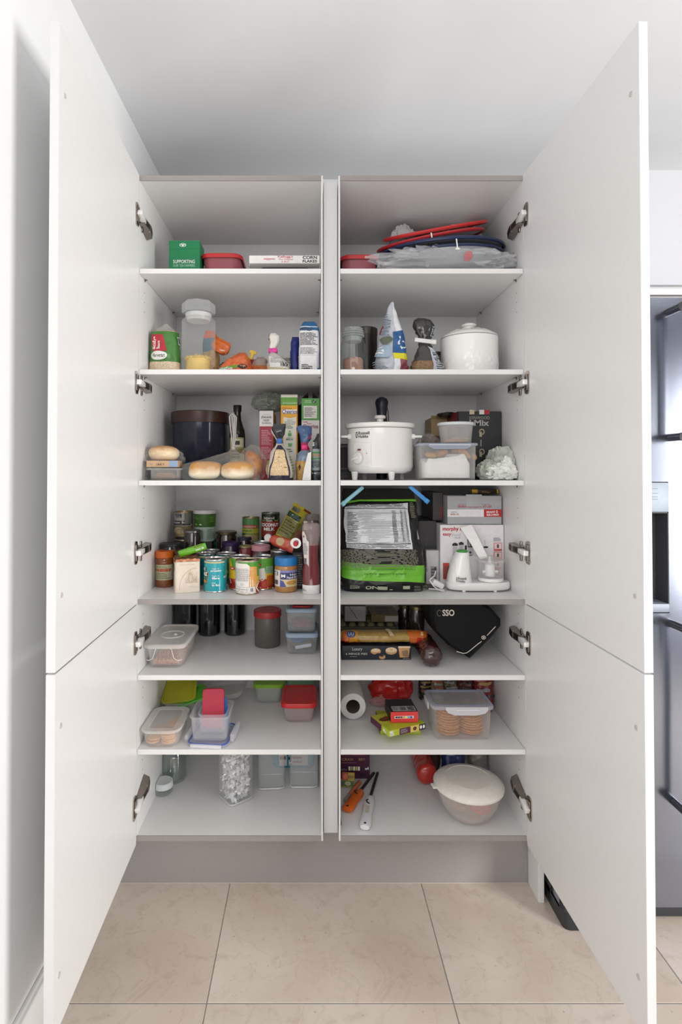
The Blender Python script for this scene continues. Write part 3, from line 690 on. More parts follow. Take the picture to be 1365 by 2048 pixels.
y = .17; cx, hw = base(712, 758, y); H = ZZ(652, y)-z0
t = thing('canister', 'dark metal canister behind the stopper jar', 'canister', (cx, y+hw, z0+EPS))
M().lathe([(0, 0), (hw, 0), (hw, H-.02), (0, H-.02)], C('#37332f', .3, .6), 36).build('canister_body', t)
M().lathe([(hw+.001, H-.026), (hw+.001, H-.003), (hw-.003, H), (0, H)], C('#4a4540', .28, .8), 36).build('lid', t)
# pointed white and blue pouch
y = .085; H = ZZ(597, y)-z0; cx, hw = base(753, 817, y); v_ = lambda py: (ZZ(py, y)-z0)/H
FR = FILM('#d6dade', .65, .25)
t, S = pack('fruit_pouch', 'white and blue pouch folded to a tall point, grape picture', 'bag', (cx, y+.04, z0+EPS), [(0, 0, hw*.93, .036), (.12, H*.12, hw*1.0, .04), (.5, H*.5, hw*.80, .03, .004), (.75, H*.75, hw*.44, .016, .003), (.93, H*.93, hw*.2, .006, .004), (1, H, hw*.05, .002, .007)], C('#c9ced6', .38, coat=.4), amp=.0035, freq=26, seed=91)
p = Pr(S, off=.0016)
W1 = C('#e9ebee', .4); p.quad(((.56, .55), (.90, .55), (.70, .98), (.52, .98)), W1, 8, 10); p.quad(((.50, v_(706)), (.96, v_(706)), (.86, v_(657)), (.50, v_(662))), C('#2c5f96', .35), 10, 8)
p.ring(.76, v_(688), .13, .05, .35, W1, a0=-2.2, a1=2.2); p.stroke([(.66, v_(672)), (.60, v_(686)), (.70, v_(697))], .035, W1, .02)
p.quad(((.52, v_(718)), (.97, v_(718)), (.97, v_(706)), (.50, v_(706))), C('#e6dc2c', .4)); p.quad(((.52, .0), (.66, .0), (.64, v_(718)), (.52, v_(718))), W1); p.quad(((.62, .0), (.96, .0), (.96, v_(718)), (.62, v_(718))), C('#a8656a', .5))
gp = C('#842e40', .35, coat=.5)
for q in range(14): p.ell(.67+.065*(q % 4)+.02*(q//4 % 2), .02+.035*(q//4), .042, .024, gp, 12)
p.lines(.12, .02, .44, .16, 7, C('#8b93a0', .6)); p.lines(.22, .50, .46, .80, 9, C('#707c90', .6), words=3); p.ell(.36, .45, .13, .05, C('#5a6250', .5)); p.quad(((.14, .22), (.46, .22), (.46, .36), (.2, .36)), C('#9db4c6', .5)); p.quad(((.20, .52), (.26, .5), (.30, .62), (.26, .64)), C('#8a3040', .4)); p.lines(.18, .24, .42, .34, 3, W1)
p.done(t)
# dark foil bag with white clip
y = .08; H = ZZ(630, y)-z0; cx, hw = base(826, 893, y); v_ = lambda py: (ZZ(py, y)-z0)/H
DF = C('#33302d', .25, .25, coat=.6)
t, S = pack('muesli_bag', 'dark foil muesli bag closed with a long white clip', 'bag', (cx, y+.04, z0+EPS), [(0, 0, hw*.95, .036), (.15, H*.15, hw*.98, .038), (.36, H*.36, hw*.60, .026, -.004), (.54, H*.54, hw*.36, .013, -.006), (.62, H*.62, hw*.36, .013, -.006), (.84, H*.84, hw*.62, .018, -.010), (.95, H*.95, hw*.55, .014, -.014), (1, H, hw*.2, .005, -.02)], DF, amp=.004, freq=55, seed=101, split=[(.24, C('#8a6d4c', .5, var=.35, scale=170, bump=.3)), (.60, FILM('#4a4644', .75, .2)), (1.1, DF)])
p = Pr(S, off=.002); p.quad(((.56, .0), (1.0, .0), (.86, .40), (.56, .50)), C('#bfc4cd', .35, coat=.3), 10, 10); p.lines(.62, .02, .90, .38, 12, TXT); p.quad(((.66, .66), (.9, .66), (.98, .84), (.72, .84)), C('#9aa0a8', .35)); p.lines(.74, .68, .9, .82, 4, INK); p.done(t)
m = M(); m.T = Matrix.Translation((-.010, -.022, H*.575)) @ Matrix.Rotation(radians(7), 4, 'Y'); m.box(-.036, .036, -.004, .004, -.007, .007, C('#e4e2df', .4), .002); m.box(.022, .037, -.006, .02, -.008, .008, C('#e4e2df', .4), .003); m.build('clip', t, label='long white clip')
cx2, _ = base(893, 897, .12); t = thing('nut_packet', 'dark brown foil packet behind the muesli bag', 'packet', (sx_(882, .16), .18, z0+EPS)); sack_mesh(SACK([(0, 0, .036, .02), (.4, .05, .036, .02), (1, .095, .018, .004, -.006)], .004, 40, seed=111), C('#3a2824', .3, coat=.5)).build('bag', t, 50)
# ceramic pot
y = .055; cx, hw = base(897, 1015, y); r = hw; Hc_ = ZZ(671, y+r*.35)-z0; CER = C('#f1efec', .22, coat=.4, var=.008)
t = thing('ceramic_pot', 'round white glazed ceramic pot with embossed sides and lid', 'pot', (cx, y+r, z0+EPS))
def potS(u, v):
    a = 2*pi*u; k = 1
    z = v*Hc_; e = max(0, 1-abs(v-.30)/.34)
    wv = noise.noise(Vector((cos(a)*4.2, sin(a)*4.2, v*6)))
    q = r*(.985+.012*min(1, v*8)) + .0035*e*(max(0, .5-abs(wv)*2.2)+.5*noise.noise(Vector((cos(a)*12, sin(a)*12, v*12))))
    return (q*cos(a), q*sin(a), z)
m = M(); m.grid(potS, 180, 40, CER); m.lathe([(r*.99, Hc_), (r*.94, Hc_), (r*.93, .01), (0, .01)], CER, 60); m.lathe([(0, .0), (r*.97, .0005)], CER, 60); m.build('pot_body', t, 60)
m = M(); pf = [(r*.96, Hc_+.002), (r*.99, Hc_+.005), (r*.97, Hc_+.009), (r*.80, Hc_+.019), (r*.45, Hc_+.031), (r*.20, Hc_+.036), (r*.19, Hc_+.042), (r*.25, Hc_+.046), (r*.26, Hc_+.051), (r*.2, Hc_+.055), (0, Hc_+.056)]
m.lathe(pf, CER, 60)
for k in range(14):
    a = 2*pi*k/14; m.tube([(r*.35*cos(a), r*.35*sin(a), Hc_+.0325), (r*.6*cos(a+.1), r*.6*sin(a+.1), Hc_+.0265), (r*.86*cos(a), r*.86*sin(a), Hc_+.0155)], .0022, CER, 6, rs=[.001, .003, .001])
m.build('lid', t)
# ================================================================ shelf 3, z = SH[2] (just below eye level)
z0 = SH[2]
def s3(px, y): return XX(px, y, 900)
def b3(pl, pr, y): return (s3((pl+pr)/2, y), (s3(pr, y)-s3(pl, y))/2)
H3 = lambda py, y: ZZ(py, y)-z0
CRUST = C('#b87838', .55, var=.18, scale=55, bump=.3); CRUMB = C('#ead9b8', .75, var=.05, bump=.2)
def bun_mat(top, side, z):
    k = ('bun', top, side, z)
    if k in _m: return _m[k]
    m = bpy.data.materials.new('baked_crust'); m.use_nodes = True; nt = m.node_tree; b = nt.nodes['Principled BSDF']; b.inputs['Roughness'].default_value = .55
    tc = nt.nodes.new('ShaderNodeTexCoord'); sp = nt.nodes.new('ShaderNodeSeparateXYZ'); nt.links.new(tc.outputs['Object'], sp.inputs[0])
    n = nt.nodes.new('ShaderNodeTexNoise'); n.inputs['Scale'].default_value = 40; n.inputs['Detail'].default_value = 6; nt.links.new(tc.outputs['Object'], n.inputs['Vector'])
    a = nt.nodes.new('ShaderNodeMath'); a.operation = 'MULTIPLY_ADD'; a.inputs[1].default_value = .03; nt.links.new(n.outputs['Fac'], a.inputs[0]); nt.links.new(sp.outputs['Z'], a.inputs[2])
    mr = nt.nodes.new('ShaderNodeMapRange'); mr.inputs['From Min'].default_value = z+.030; mr.inputs['From Max'].default_value = z+.052; nt.links.new(a.outputs[0], mr.inputs['Value'])
    r = nt.nodes.new('ShaderNodeValToRGB'); r.color_ramp.elements[0].color = lin(side); r.color_ramp.elements[1].color = lin(top); nt.links.new(mr.outputs[0], r.inputs['Fac'])
    nt.links.new(r.outputs[0], b.inputs['Base Color']); bp = nt.nodes.new('ShaderNodeBump'); bp.inputs['Strength'].default_value = .35; bp.inputs['Distance'].default_value = .002
    nt.links.new(n.outputs['Fac'], bp.inputs['Height']); nt.links.new(bp.outputs[0], b.inputs['Normal']); _m[k] = m; return m
# cracker box with a bread roll on it
y = .02; a, b = s3(292, y), s3(361, y); w_ = b-a; hb = H3(938, y)
t = box_tub('cracker_box', 'clear plastic box of brown crackers, far left of third shelf', ((a+b)/2, y+.055, z0+EPS), w_-.012, .10, hb, .008, .96, FILM('#d9d6d2', .16, .12), FILM('#cfcfd0', .22, .12), over=.003, skirt=.004, th=.002, inset=.006)
M().box(-w_/2+.009, -w_/2+.014, -.05, -.046, .003, hb*.9, C('#26262a', .5)).build('dark_mark', t)
CRK = C('#96683f', .7, var=.25, scale=300, bump=.4)
for k in range(4):
    m = M(); m.box(-.033+.002*k, .033-.003*k, -.035, .035, 0, .0042, CRK, .0015)
    tag(m.build('cracker', loc=((a+b)/2-.002+.003*(k % 2), y+.055, z0+.0055+k*.0048), rot=(0, radians((k % 3-1)*.6), 0)), 'thin brown seeded cracker, %s of the pile in the clear box' % ('lowest', 'second from bottom', 'third from bottom', 'topmost')[k], 'cracker', 'crackers in the clear box')
# cardboard sleeve and roll
yl = .06; zs_ = z0+hb+.0055; zt = ZZ(922, yl)
t, p, ww = carton('food_sleeve', 'kraft cardboard tray with blue corner under the big bread roll', 'box', 293, 356, .035, zs_, zt-zs_, .06, C('#c9a583', .6), py=930, bev=.0008)
p.rect(.72, .04, .99, .99, C('#8fa6c6', .5)); p.text('IAKY', .33, .25, .58, .6, INK); p.lines(.1, .3, .25, .6, 1, TXT2); p.done(t)
m = M(); hz = ZZ(893, .08)-zt-.001
m.blob((0, 0, hz*.48), .049, .042, hz*.52, bun_mat('#c48a52', '#ecd6b0', .010), .05, 25, 40, 24, 2.4, 3, .92)
tag(m.build('bread_roll', loc=(s3(328, .085), .085, zt+.003)), 'large browned bread roll on the kraft tray, left', 'bread')
crumple('roll_bag', 'clear film bag around the large bread roll, left', 'plastic bag', (s3(325, .085), .095, zs_+.026), .063, .052, .040, FILM('#dcdad6', .09, .15), .16, seed=33, p=2)
# teal tray
y = .11; a, b = s3(352, y), s3(412, y)
t = thing('teal_tray', 'dark teal tray behind the bread, left of third shelf', 'tray', ((a+b)/2, y+.1, z0+EPS)); m = M(); w_ = b-a; hh = H3(934, y)
m.loft([rr(w_*.9, .16, .01, 0), rr(w_, .18, .01, hh), rr(w_-.004, .176, .01, hh), rr(w_*.88, .155, .01, .002)], C('#1d5a62', .4)); m.build('tray_body', t)
# smoked round tub with brown lid
y = .235; cx, hw = b3(340, 452, y+.06); r = hw; Hb = H3(842, y+.03); Ht = H3(822, y+.03)
SM = FILM('#44465a', .48, .12, '#6a6c80')
t = thing('round_tub', 'large smoky round tub with dark brown lid, back of third shelf', 'container', (cx, y+r, z0+EPS))
M().lathe([(0, .002), (r*.93, .0), (r*.96, .006), (r*.985, Hb), (r*.975, Hb), (r*.95, .008)], SM, 64).build('tub_body', t)
M().lathe([(r*1.03, Hb-.006), (r*1.04, Hb), (r*1.04, Ht-.002), (r*1.02, Ht), (r*.95, Ht+.001), (0, Ht+.001)], C('#3c201a', .35), 64).build('lid', t)
m = M(); m.box(-.04, .03, -.02, .02, 0, .055, C('#7a2434', .5), .004)
tag(m.build('packet', loc=(cx-.02, y+r*.9, z0+.012)), 'dark red packet inside the smoky round tub', 'packet')
# olive oil bottle
y = .3; cx, hw = b3(457, 489, y); r = hw; zz = lambda py: H3(py, y+r)
OG = FILM('#1e1f12', .86, .08, '#4a4a20')
t = thing('oil_bottle', 'dark green glass oil bottle with black cap behind the croissant', 'bottle', (cx, y+r, z0+EPS))
M().lathe([(0, .003), (r*.95, 0), (r, .006), (r, zz(872)), (r*.92, zz(862)), (r*.5, zz(842)), (r*.42, zz(830)), (r*.42, zz(823))], OG, 36).build('glass_body', t)
M().lathe([(r*.5, zz(824)), (r*.52, zz(812)), (r*.48, zz(811)), (0, zz(811))], C('#131313', .35), 28).build('cap', t)
p = Pr(CYL(r*1.004, zz(925), zz(876), -60, 60)); p.rect(0, 0, 1, 1, C('#b7ae7c', .5)); p.rect(.06, .62, .94, .94, C('#e4dfc2', .5)); p.rect(.3, .7, .7, .86, C('#3c3a28', .5)); p.rect(.06, .1, .94, .55, C('#8a8250', .5)); p.lines(.2, .15, .8, .5, 3, C('#3c3a28', .5)); p.done(t)
# buns in a knotted bag
for k, (pl, pr_, lab) in enumerate(((378, 441, 'left white bread bun in the knotted clear bag'), (443, 508, 'right white bread bun in the knotted clear bag'))):
    y = .022; cx, hw = b3(pl, pr_, y+.03); m = M(); hz = H3(926, y+.04)
    m.blob((0, 0, hz*.5), hw, .040, hz*.52, bun_mat('#c9924e', '#f0e3c8', .004), .07, 22, 44, 26, 3.0, 7+k, .95)
    tag(m.build('bread_bun', loc=(cx, y+.042, z0+.0035)), lab, 'bread')
FBAG = FILM('#dedbd5', .09, .12)
y = .065; cx, hw = b3(363, 516, y)
t = thing('bread_bag', 'clear film bread bag twisted into a tall knot over the buns', 'plastic bag', (cx, y+.012, z0+EPS))
kx, kz = s3(466, y)-cx, H3(897, y)
S = SACK([(0, 0, hw*.95, .055), (.12, .008, hw*1.0, .058), (.40, H3(929, y), hw*.97, .055), (.62, H3(914, y), hw*.50, .035, kx*.8), (.80, H3(903, y), .014, .012, kx), (.86, kz, .005, .005, kx), (1, kz+.006, .005, .005, kx)], .0035, 26, 2.2, 17, .004)
sack_mesh(S, FBAG, nu=70, nv=36).build('bag', t, 40)
m = M(); TW = FILM('#cfcac4', .5, .2); kt = H3(826, y)
for q in range(5):
    o_ = .004*cos(q*1.3); d_ = .004*sin(q*1.7)
    m.tube([(kx+o_*.2, d_*.2, kz), (kx-.002+o_, d_, kz+.03), (kx-.008+o_*1.6, d_, kt-.012), (kx-.002+o_*.6, d_, kt-.001), (kx+.007+o_*.8, d_, kt-.014), (kx+.004+o_*.6, d_, kz+.03), (kx+o_*.2, d_*.2, kz)], .0018, TW, 6)
m.blob((kx, 0, kz+.001), .007, .007, .006, TW, .1, 200); m.build('twist', t, label='knotted twist of film')
# croissant
m = M(); n = 30; path = []; rs = []
for k in range(n+1):
    q = k/n; path.append((.021*sin(pi*q)-.01, -.012*sin(pi*q), .092*q)); rs.append((.006+.021*math.sin(pi*q)**.8)*(1+.10*abs(sin(q*pi*5))))
m.tube(path, .02, C('#b9743a', .5, var=.3, scale=60, bump=.4, coat=.15), 24, rs=rs)
tag(m.build('croissant', loc=(s3(506, .09), .10, z0+.004), rot=(radians(-8), radians(-8), 0)), 'golden brown croissant standing right of the bread buns', 'pastry')
m = M(); m.blob((0, 0, .016), .04, .03, .016, C('#a9713c', .55, var=.25, bump=.3), .05, 30, 30, 18, 2.2, 2)
tag(m.build('croissant', loc=(s3(470, .12), .15, z0+.004)), 'brown pastry lying low behind the two white buns', 'pastry')
crumple('pastry_bag', 'clear film bag around the croissant', 'plastic bag', (s3(505, .09), .10, z0+.050), .042, .036, .056, FILM('#d8cfc6', .07, .15), .18, seed=37)
# cereal boxes
y = .215; h = H3(822, y)
WB = C('#e6e3e2', .5); 
t, p, w_ = carton('cereal_box', 'white and red cereal box with small red text, left of yellow box', 'box', 519.5, 546.5, y, z0, h, .17, C('#d9c9b8', .5), py=900)
M().box(-w_/2-.0003, w_/2+.0003, -.0854, -.0848, 0, h, WB).build('front_panel', t)
v = lambda py: H3(py, y)/h
p.k = .0008; rd = C('#a51f33', .45); p.rect(0, 0, 1, v(853), rd); p.text('JORDANS', .12, v(838), .88, v(833), INK, .02); p.text('COUNTRY', .26, v(842.5), .74, v(839), INK, .01); p.text('CRISP', .38, v(844), .64, v(843), INK); p.text('Strawberries', .18, v(847.5), .86, v(845), INK, .01)
p.lines(.14, v(890), .9, v(860), 9, C('#d8a0a8', .6), words=6); p.lines(.14, v(918), .9, v(894), 8, C('#d8a0a8', .6), words=6, seed=4); p.ring(.5, v(836), .36, .05, .04, INK, a0=.3, a1=2.8); p.done(t)
y = .185; h = H3(795, y)
t, p, w_ = carton('cereal_box', 'yellow cereal box with green top and milk picture', 'box', 562, 595.5, y, z0, h, .19, C('#e8a820', .45), py=860)
v = lambda py: H3(py, y)/h
GB = C('#5d9a2e', .45); p.k = .0006
M().loft([[(-w_/2, -.095, h), (w_/2, -.095, h), (w_/2, .095, h), (-w_/2, .095, h)], [(-w_/2, -.092, h+.010), (w_/2, -.092, h+.010), (w_/2, -.080, h+.010), (-w_/2, -.080, h+.010)]], C('#ded6c8', .5)).build('top_flap', t, 20, label='open cream top flap')
p.rect(0, v(811), 1, 1, GB); p.rect(0, v(792.5), 1, 1, C('#e6ded0', .5)); p.text('the same tasty', .08, v(804), .85, v(801), C('#a8c84a', .5)); p.text('WHOLEGRAIN', .1, v(808), .95, v(805), C('#e2e8c8', .5), .01)
NB = C('#2c2a6a', .45); p.rect(.08, v(827.5), .97, v(819.5), WTXT); p.text('Cheerios', .08, v(828), .98, v(819), NB, .02); p.text('Nestlé', .08, v(817), .34, v(815), C('#b03020', .5)); p.text('honey', .3, v(819), .66, v(816), C('#8a4a10', .5))
p.poly([(.16, .0), (.92, .0), (.92, v(834)), (.54, v(837)), (.16, v(834))], C('#e2ddd0', .5)); GT = C('#3e6b50', .5)
p.text('FOR A', .38, v(842), .70, v(839.5), GT, .01); p.text('NUTRITIOUS', .21, v(846), .87, v(843), GT, .01); p.text('BREAKFAST', .22, v(850), .86, v(847), GT, .01); p.lines(.22, v(858), .86, v(851), 3, GT)
p.rect(.43, v(873), .64, v(867), C('#58a054', .5)); p.poly([(.44, v(867)), (.63, v(867)), (.58, v(863)), (.49, v(863))], C('#9cc490', .5)); p.rect(.47, v(863), .6, v(862), GT); p.text('GREAT', .36, v(877), .7, v(875), GT); p.text('MILK', .32, v(881), .76, v(877.6), GT, .02)
p.poly([(.46, v(894)), (.64, v(894)), (.69, v(887)), (.42, v(887))], C('#6aa860', .5)); p.lines(.3, v(905), .8, v(897), 2, GT); p.done(t)
Pr(PL((-w_/2-.0003, .095, 0), (0, -.19, 0), (0, 0, h))).rect(0, 0, 1, .93, C('#d89818', .5)).done(t, 'side_print')
y = .175; h = H3(797, y)
t, p, w_ = carton('cereal_box', 'white and green cereal box with nutrition table, at the divider', 'box', 603.5, 639.5, y, z0, h, .19, C('#dcd6d2', .5), py=860)
v = lambda py: H3(py, y)/h; p.k = .0006
m = M()
for sgn in (-1, 1): m.add([(-w_/2*sgn, -.094, h), (-w_/2*sgn, .094, h), (-w_/2*sgn*.25, .094, h+.022), (-w_/2*sgn*.25, -.094, h+.022)], [(0, 1, 2, 3)], C('#5c4636', .6))
m.add([(-w_/2, .09, h), (w_/2, .09, h), (w_/2, .09, h+.0225), (-w_/2, .09, h+.0225)], [(0, 1, 2, 3)], C('#2c241e', .7))
m.build('top_flap', t, 0, label='folded brown top flaps')
G2 = C('#4f9440', .45); p.rect(0, v(840), 1, 1, G2); p.rect(0, v(840.8), 1, v(840), C('#3a7a30', .5)); p.text('NESTLÉ', .18, v(803), .52, v(800.5), C('#cfe0c4', .5), .01); p.text('WHOLEGRAIN', .18, v(806.5), .55, v(804), C('#cfe0c4', .5)); p.ell(.7, v(803.5), .11, .022, C('#153a2a', .5)); p.stroke([(.64, v(803)), (.68, v(806)), (.76, v(800))], .03, WTXT, .006)
p.rect(.12, v(837), .86, v(812), C('#dcd7d0', .5)); p.lines(.16, v(834), .82, v(815), 9, TXT, words=4); 
for q in (.36, .48, .62, .72): p.rect(q, v(833), q+.008, v(818), TXT2)
p.text('Nestlé', .06, v(845.5), .34, v(843), C('#b83040', .5), .02); p.text('Cheerios', .06, v(857), .92, v(849), C('#8c3a4a', .45), .02); p.lines(.3, v(849), .7, v(847), 1, C('#b83040', .5)); p.done(t)
# film behind, dark bag over boxes
crumple('green_film', 'crumpled pale green film bag behind the cereal boxes', 'plastic bag', (s3(536, .30), .345, z0+H3(803, .3)), .052, .07, .030, FILM('#a9b3a4', .38, .3), .25, seed=41)
t = thing('dark_bag', 'dark folded bag lying on top of the cereal boxes', 'plastic bag', (s3(606, .3), .44, z0+.14))
m = M(); m.blob((0, 0, .11), .05, .03, .05, C('#23241c', .5, var=.2), .1, 20, 24, 16, 2, 5); m.blob((0, 0, 0), .045, .028, .12, C('#23241c', .5, var=.2), .05, 20, 24, 16, 3, 6); m.build('bag', t)
# oat bag
y = .03; cx, hw = b3(531, 590, y); v = lambda py: H3(py, y)/H3(846, y); HH = H3(846, y)
OAT = C('#d9bd94', .6, var=.28, scale=220, bump=.4); NV = C('#241c34', .35, coat=.3)
t, S = pack('oat_bag', 'navy bag of oats with clear window and blue clip', 'bag', (cx, y+.036, z0+EPS), [(0, 0, hw*.86, .032), (.15, HH*.15, hw*.94, .036), (v(905), H3(905, y), hw*.66, .028, -.002), (v(890), H3(890, y), .012, .010, -.004), (v(880), H3(880, y), .010, .008, -.004), (v(862), H3(862, y), .023, .012, -.008), (1, HH, .020, .004, -.004)], C('#c9c0ae', .42, coat=.3), amp=.002, freq=40, seed=121, split=[(v(955), NV), (v(886), C('#c6bfb0', .4, coat=.3)), (1.1, C('#17171c', .3, coat=.6))])
p = Pr(S, off=.0015); p.quad(((.18, .03), (.74, .03), (.66, v(890)), (.40, v(890))), NV, 10, 12); p.quad(((.27, v(951)), (.68, v(951)), (.62, v(900)), (.40, v(900))), OAT, 10, 14)
p.lines(.79, v(945), .93, v(912), 6, C('#6b7a58', .5), words=2); p.quad(((.02, v(950)), (.16, v(950)), (.15, v(930)), (.04, v(930))), C('#cbb487', .5)); p.quad(((.04, v(929)), (.17, v(928)), (.20, v(921)), (.07, v(922))), C('#7b9440', .5)); p.quad(((.26, v(880)), (.42, v(882)), (.30, v(862)), (.14, v(856))), C('#a8a098', .4, coat=.3)); p.done(t)
M().box(-.013, .006, -.013, .010, H3(887, y), H3(876, y), C('#2c5cb0', .35), .003).build('clip', t, label='blue clip'); 
# crisp bag with pink clip
y = .05; cx, hw = b3(590, 628, y); HH = H3(850, y); v = lambda py: H3(py, y)/HH
t, S = pack('crisp_bag', 'blue-topped clear bag of tan crackers with a pink clip', 'bag', (cx, y+.032, z0+EPS), [(0, 0, hw*.75, .03), (.2, HH*.2, hw*.9, .032), (v(912), H3(912, y), hw*.9, .028), (v(900), H3(900, y), .014, .012, .002), (v(890), H3(890, y), .012, .010, .002), (v(870), H3(870, y), .018, .010, .005), (v(856), H3(856, y), .026, .006, 0), (1, HH, .016, .003, -.004)], FILM('#7787a0', .6, .2), amp=.003, freq=45, seed=131, split=[(v(921), C('#b08c4e', .5, var=.2, scale=80)), (v(902), C('#6d7d92', .3, coat=.5)), (v(886), C('#9c2a56', .4)), (1.1, C('#31527e', .4, coat=.3))])
Pr(S, off=.0015).poly([(.3, v(934)), (.36, v(929)), (.42, v(934)), (.36, v(942))], C('#3a2c1c', .5)).quad(((.60, v(880)), (.85, v(874)), (.8, v(866)), (.6, v(876))), C('#a02c58', .4)).done(t)
M().box(-.010, .011, -.014, .010, H3(899, y), H3(889, y), C('#d8206c', .35), .003).build('clip', t, label='pink clip')
# white wedge bag + dark printed pouch against the divider
y = .02; a, b = s3(605, y), s3(624, y)
t = thing('paper_bag', 'folded white paper bag wedge at the cabinet divider', 'bag', ((a+b)/2, y+.02, z0+EPS))
m = M(); w2 = (b-a)/2; hh = H3(904, y)
m.loft([[(x, yy, z) for x, z in ((-w2, 0), (w2*.8, 0), (w2*.9, hh), (w2*.2, hh*.96), (-w2*.55, hh*.45))] for yy in (-.015, 0, .012)], C('#e3e1de', .55, bump=.3)); m.build('bag', t, 30)
t = thing('snack_pouch', 'black pouch with white lettering hugging the cabinet divider', 'bag', (s3(632, .035), .075, z0+EPS)); hh = H3(866, .035); w2 = .014
S = SACK([(0, 0, w2*.95, .03), (.5, hh*.5, w2, .03), (.8, hh*.8, w2*.7, .02, .001), (1, hh, .003, .004, w2*.55)], .0015, 40, 4, 141)
sack_mesh(S, C('#1d2326', .35, coat=.3)).build('bag', t, 50)
p = Pr(S, off=.001); v = lambda py: H3(py, .035)/hh
p.text('SS', .04, v(892), .42, v(884), WTXT, .03); p.rect(.22, v(941), .96, v(898), C('#8f9a9e', .5)); p.rect(.22, v(907), .96, v(904), C('#3f8a3a', .5)); p.rect(.22, v(913), .96, v(909), C('#a8886a', .5)); p.rect(.22, v(918.5), .96, v(916), C('#3f8a3a', .5)); p.lines(.26, v(936), .9, v(921), 5, C('#3c4448', .6)); p.text('DO', .22, v(949), .7, v(945), C('#cfd4d4', .5)); p.done(t)

# ---- right half: slow cooker
CW = C('#eceae6', .22, coat=.35, var=.008); y = .035; cx, hw = b3(698, 832, y+.05); r = hw; yc_ = y+.105
zz = lambda py: H3(py, y+.03)
t = thing('slow_cooker', 'white slow cooker with control dial and lid knob', 'slow cooker', (cx, yc_, z0+EPS)); sy_ = .095/r
zb = .022; zr = H3(856, y+.03)
m = M(); m.lathe([(0, zb), (r*.84, zb), (r*.95, zb+.008), (r*.985, zb+.018), (r*.99, zb+.019), (r*1.0, zb+.022), (r*1.0, zr), (r*.95, zr+.002), (r*.9, zr+.002)], CW, 72, sy=sy_, c=(0, 0))
m.build('cooker_body', t)
for sx, sy2 in ((-.82, -.55), (.24, -.88), (-.4, .8), (.75, .6)):
    m = M(); m.lathe([(.0085, .0), (.012, zb+.006)], CW, 16, c=(sx*r, sy2*r*sy_)); m.build('foot', t)
zl = zr+.002; rl = s3(838, y+.05)-s3(694, y+.05); rl /= 2
m = M(); m.lathe([(rl*.96, zl), (rl, zl+.004), (rl*1.0, zl+.011), (rl*.985, zl+.015), (rl*.93, zl+.017), (rl*.8, zl+.018), (rl*.4, zl+.0215), (0, zl+.023)], CW, 72, sy=sy_); m.build('lid', t)
kz = zl+.022; m = M(); m.lathe([(.0115, kz), (.0115, kz+.012), (.019, kz+.014), (.0195, kz+.021), (.017, kz+.024), (0, kz+.0245)], CW, 32); m.build('lid_knob', t)
zh = H3(873, y+.06)
for s_ in (-1, 1):
    m = M(); m.T = Matrix.Translation((s_*r*.90, -.012, zh)) @ Matrix.Diagonal((s_, 1, 1, 1)); m.box(-.022, .014, -.026, .026, -.009, .009, CW, .004); m.box(.0, .037, -.030, .030, -.005, .004, CW, .004); m.build('handle', t)
# control panel follows the body
def cs(px, py, off=0):
    x = s3(px, y)-cx; a = math.asin(max(-1, min(1, x/r))); return a
a0 = cs(711, 900); a1 = cs(744, 900)
Pn = lambda rad: (lambda u, v: Vector(((r+rad)*sin(a0+(a1-a0)*u), -(r*sy_+rad)*cos(a0+(a1-a0)*u), H3(934, y)+(H3(884, y)-H3(934, y))*v)))
m = M(); S1, S0 = Pn(.0025), Pn(-.001)
def rrp(S, k=.12): return [S(u, v) for (u, v, _) in [((q[0]+.5), (q[1]+.5), 0) for q in rr(1, 1, k, 0)]]
S2 = Pn(.0035); rg = [rrp(S0), rrp(S1), [S2(.5+(q[0])*.94, .5+q[1]*.96) for q in rr(1, 1, .12, 0)]]
m.loft([[tuple(p_) for p_ in R_] for R_ in rg], CW, False, True); m.build('control_panel', t)
p = Pr(S2, off=.0003); p.ell(.40, .70, .11, .035, C('#7a1018', .3, coat=.5)); 
p.rect(.06, .52, .10, .55, INK); p.rect(.78, .53, .82, .56, INK); p.rect(.25, .66, .27, .68, INK); p.rect(.48, .66, .50, .68, INK); p.done(t, 'panel_marks')
kc = S2(.34, .36); m = M(); m.T = Matrix.Translation(kc) @ Matrix.Rotation(math.atan2(kc.x, -kc.y), 4, 'Z') @ Matrix.Rotation(pi/2, 4, 'X') 
m.lathe([(.0195, 0), (.0190, .006), (.017, .008), (0, .0085)], CW, 32); m.T = m.T @ Matrix.Rotation(radians(15), 4, 'Z'); m.box(-.021, .008, -.0045, .0045, .006, .014, CW, .003); m.build('dial', t)
a2 = cs(714, 870); a3 = cs(741, 870)
p = Pr(lambda u, v: Vector((r*sin(a2+(a3-a2)*u), -r*sy_*cos(a2+(a3-a2)*u), H3(875, y)+(H3(862, y)-H3(875, y))*v)), off=.0008)
p.ring(.11, .5, .09, .5, .4, TXT); p.rect(.04, .46, .18, .54, TXT); p.text('Russell', .27, .52, 1, 1, TXT, .02); p.text('Hobbs', .28, .0, .92, .46, TXT, .02); p.done(t, 'lettering')
# dark blender head behind it
y = .27; cx, hw = b3(752, 779, y)
t = thing('stick_blender', 'black stick blender handle and grey cable behind slow cooker', 'blender', (cx, y+.02, z0+EPS)); zz = lambda py: H3(py, y)
NVY = C('#20222c', .35)
M().lathe([(0, 0), (.02, 0), (.022, zz(850)), (hw*.72, zz(830)), (hw*.80, zz(818)), (hw*1.0, zz(804)), (hw*.8, zz(797)), (hw*.3, zz(793)), (0, zz(792.5))], NVY, 28).build('handle', t)
M().tube([(0, .01, zz(793)), (.010, .012, zz(795)), (.020, .014, zz(808)), (.026, .016, zz(822)), (.028, .018, zz(840)), (.03, .02, .01)], .0022, C('#5a5a5e', .5), 8).build('cable', t)
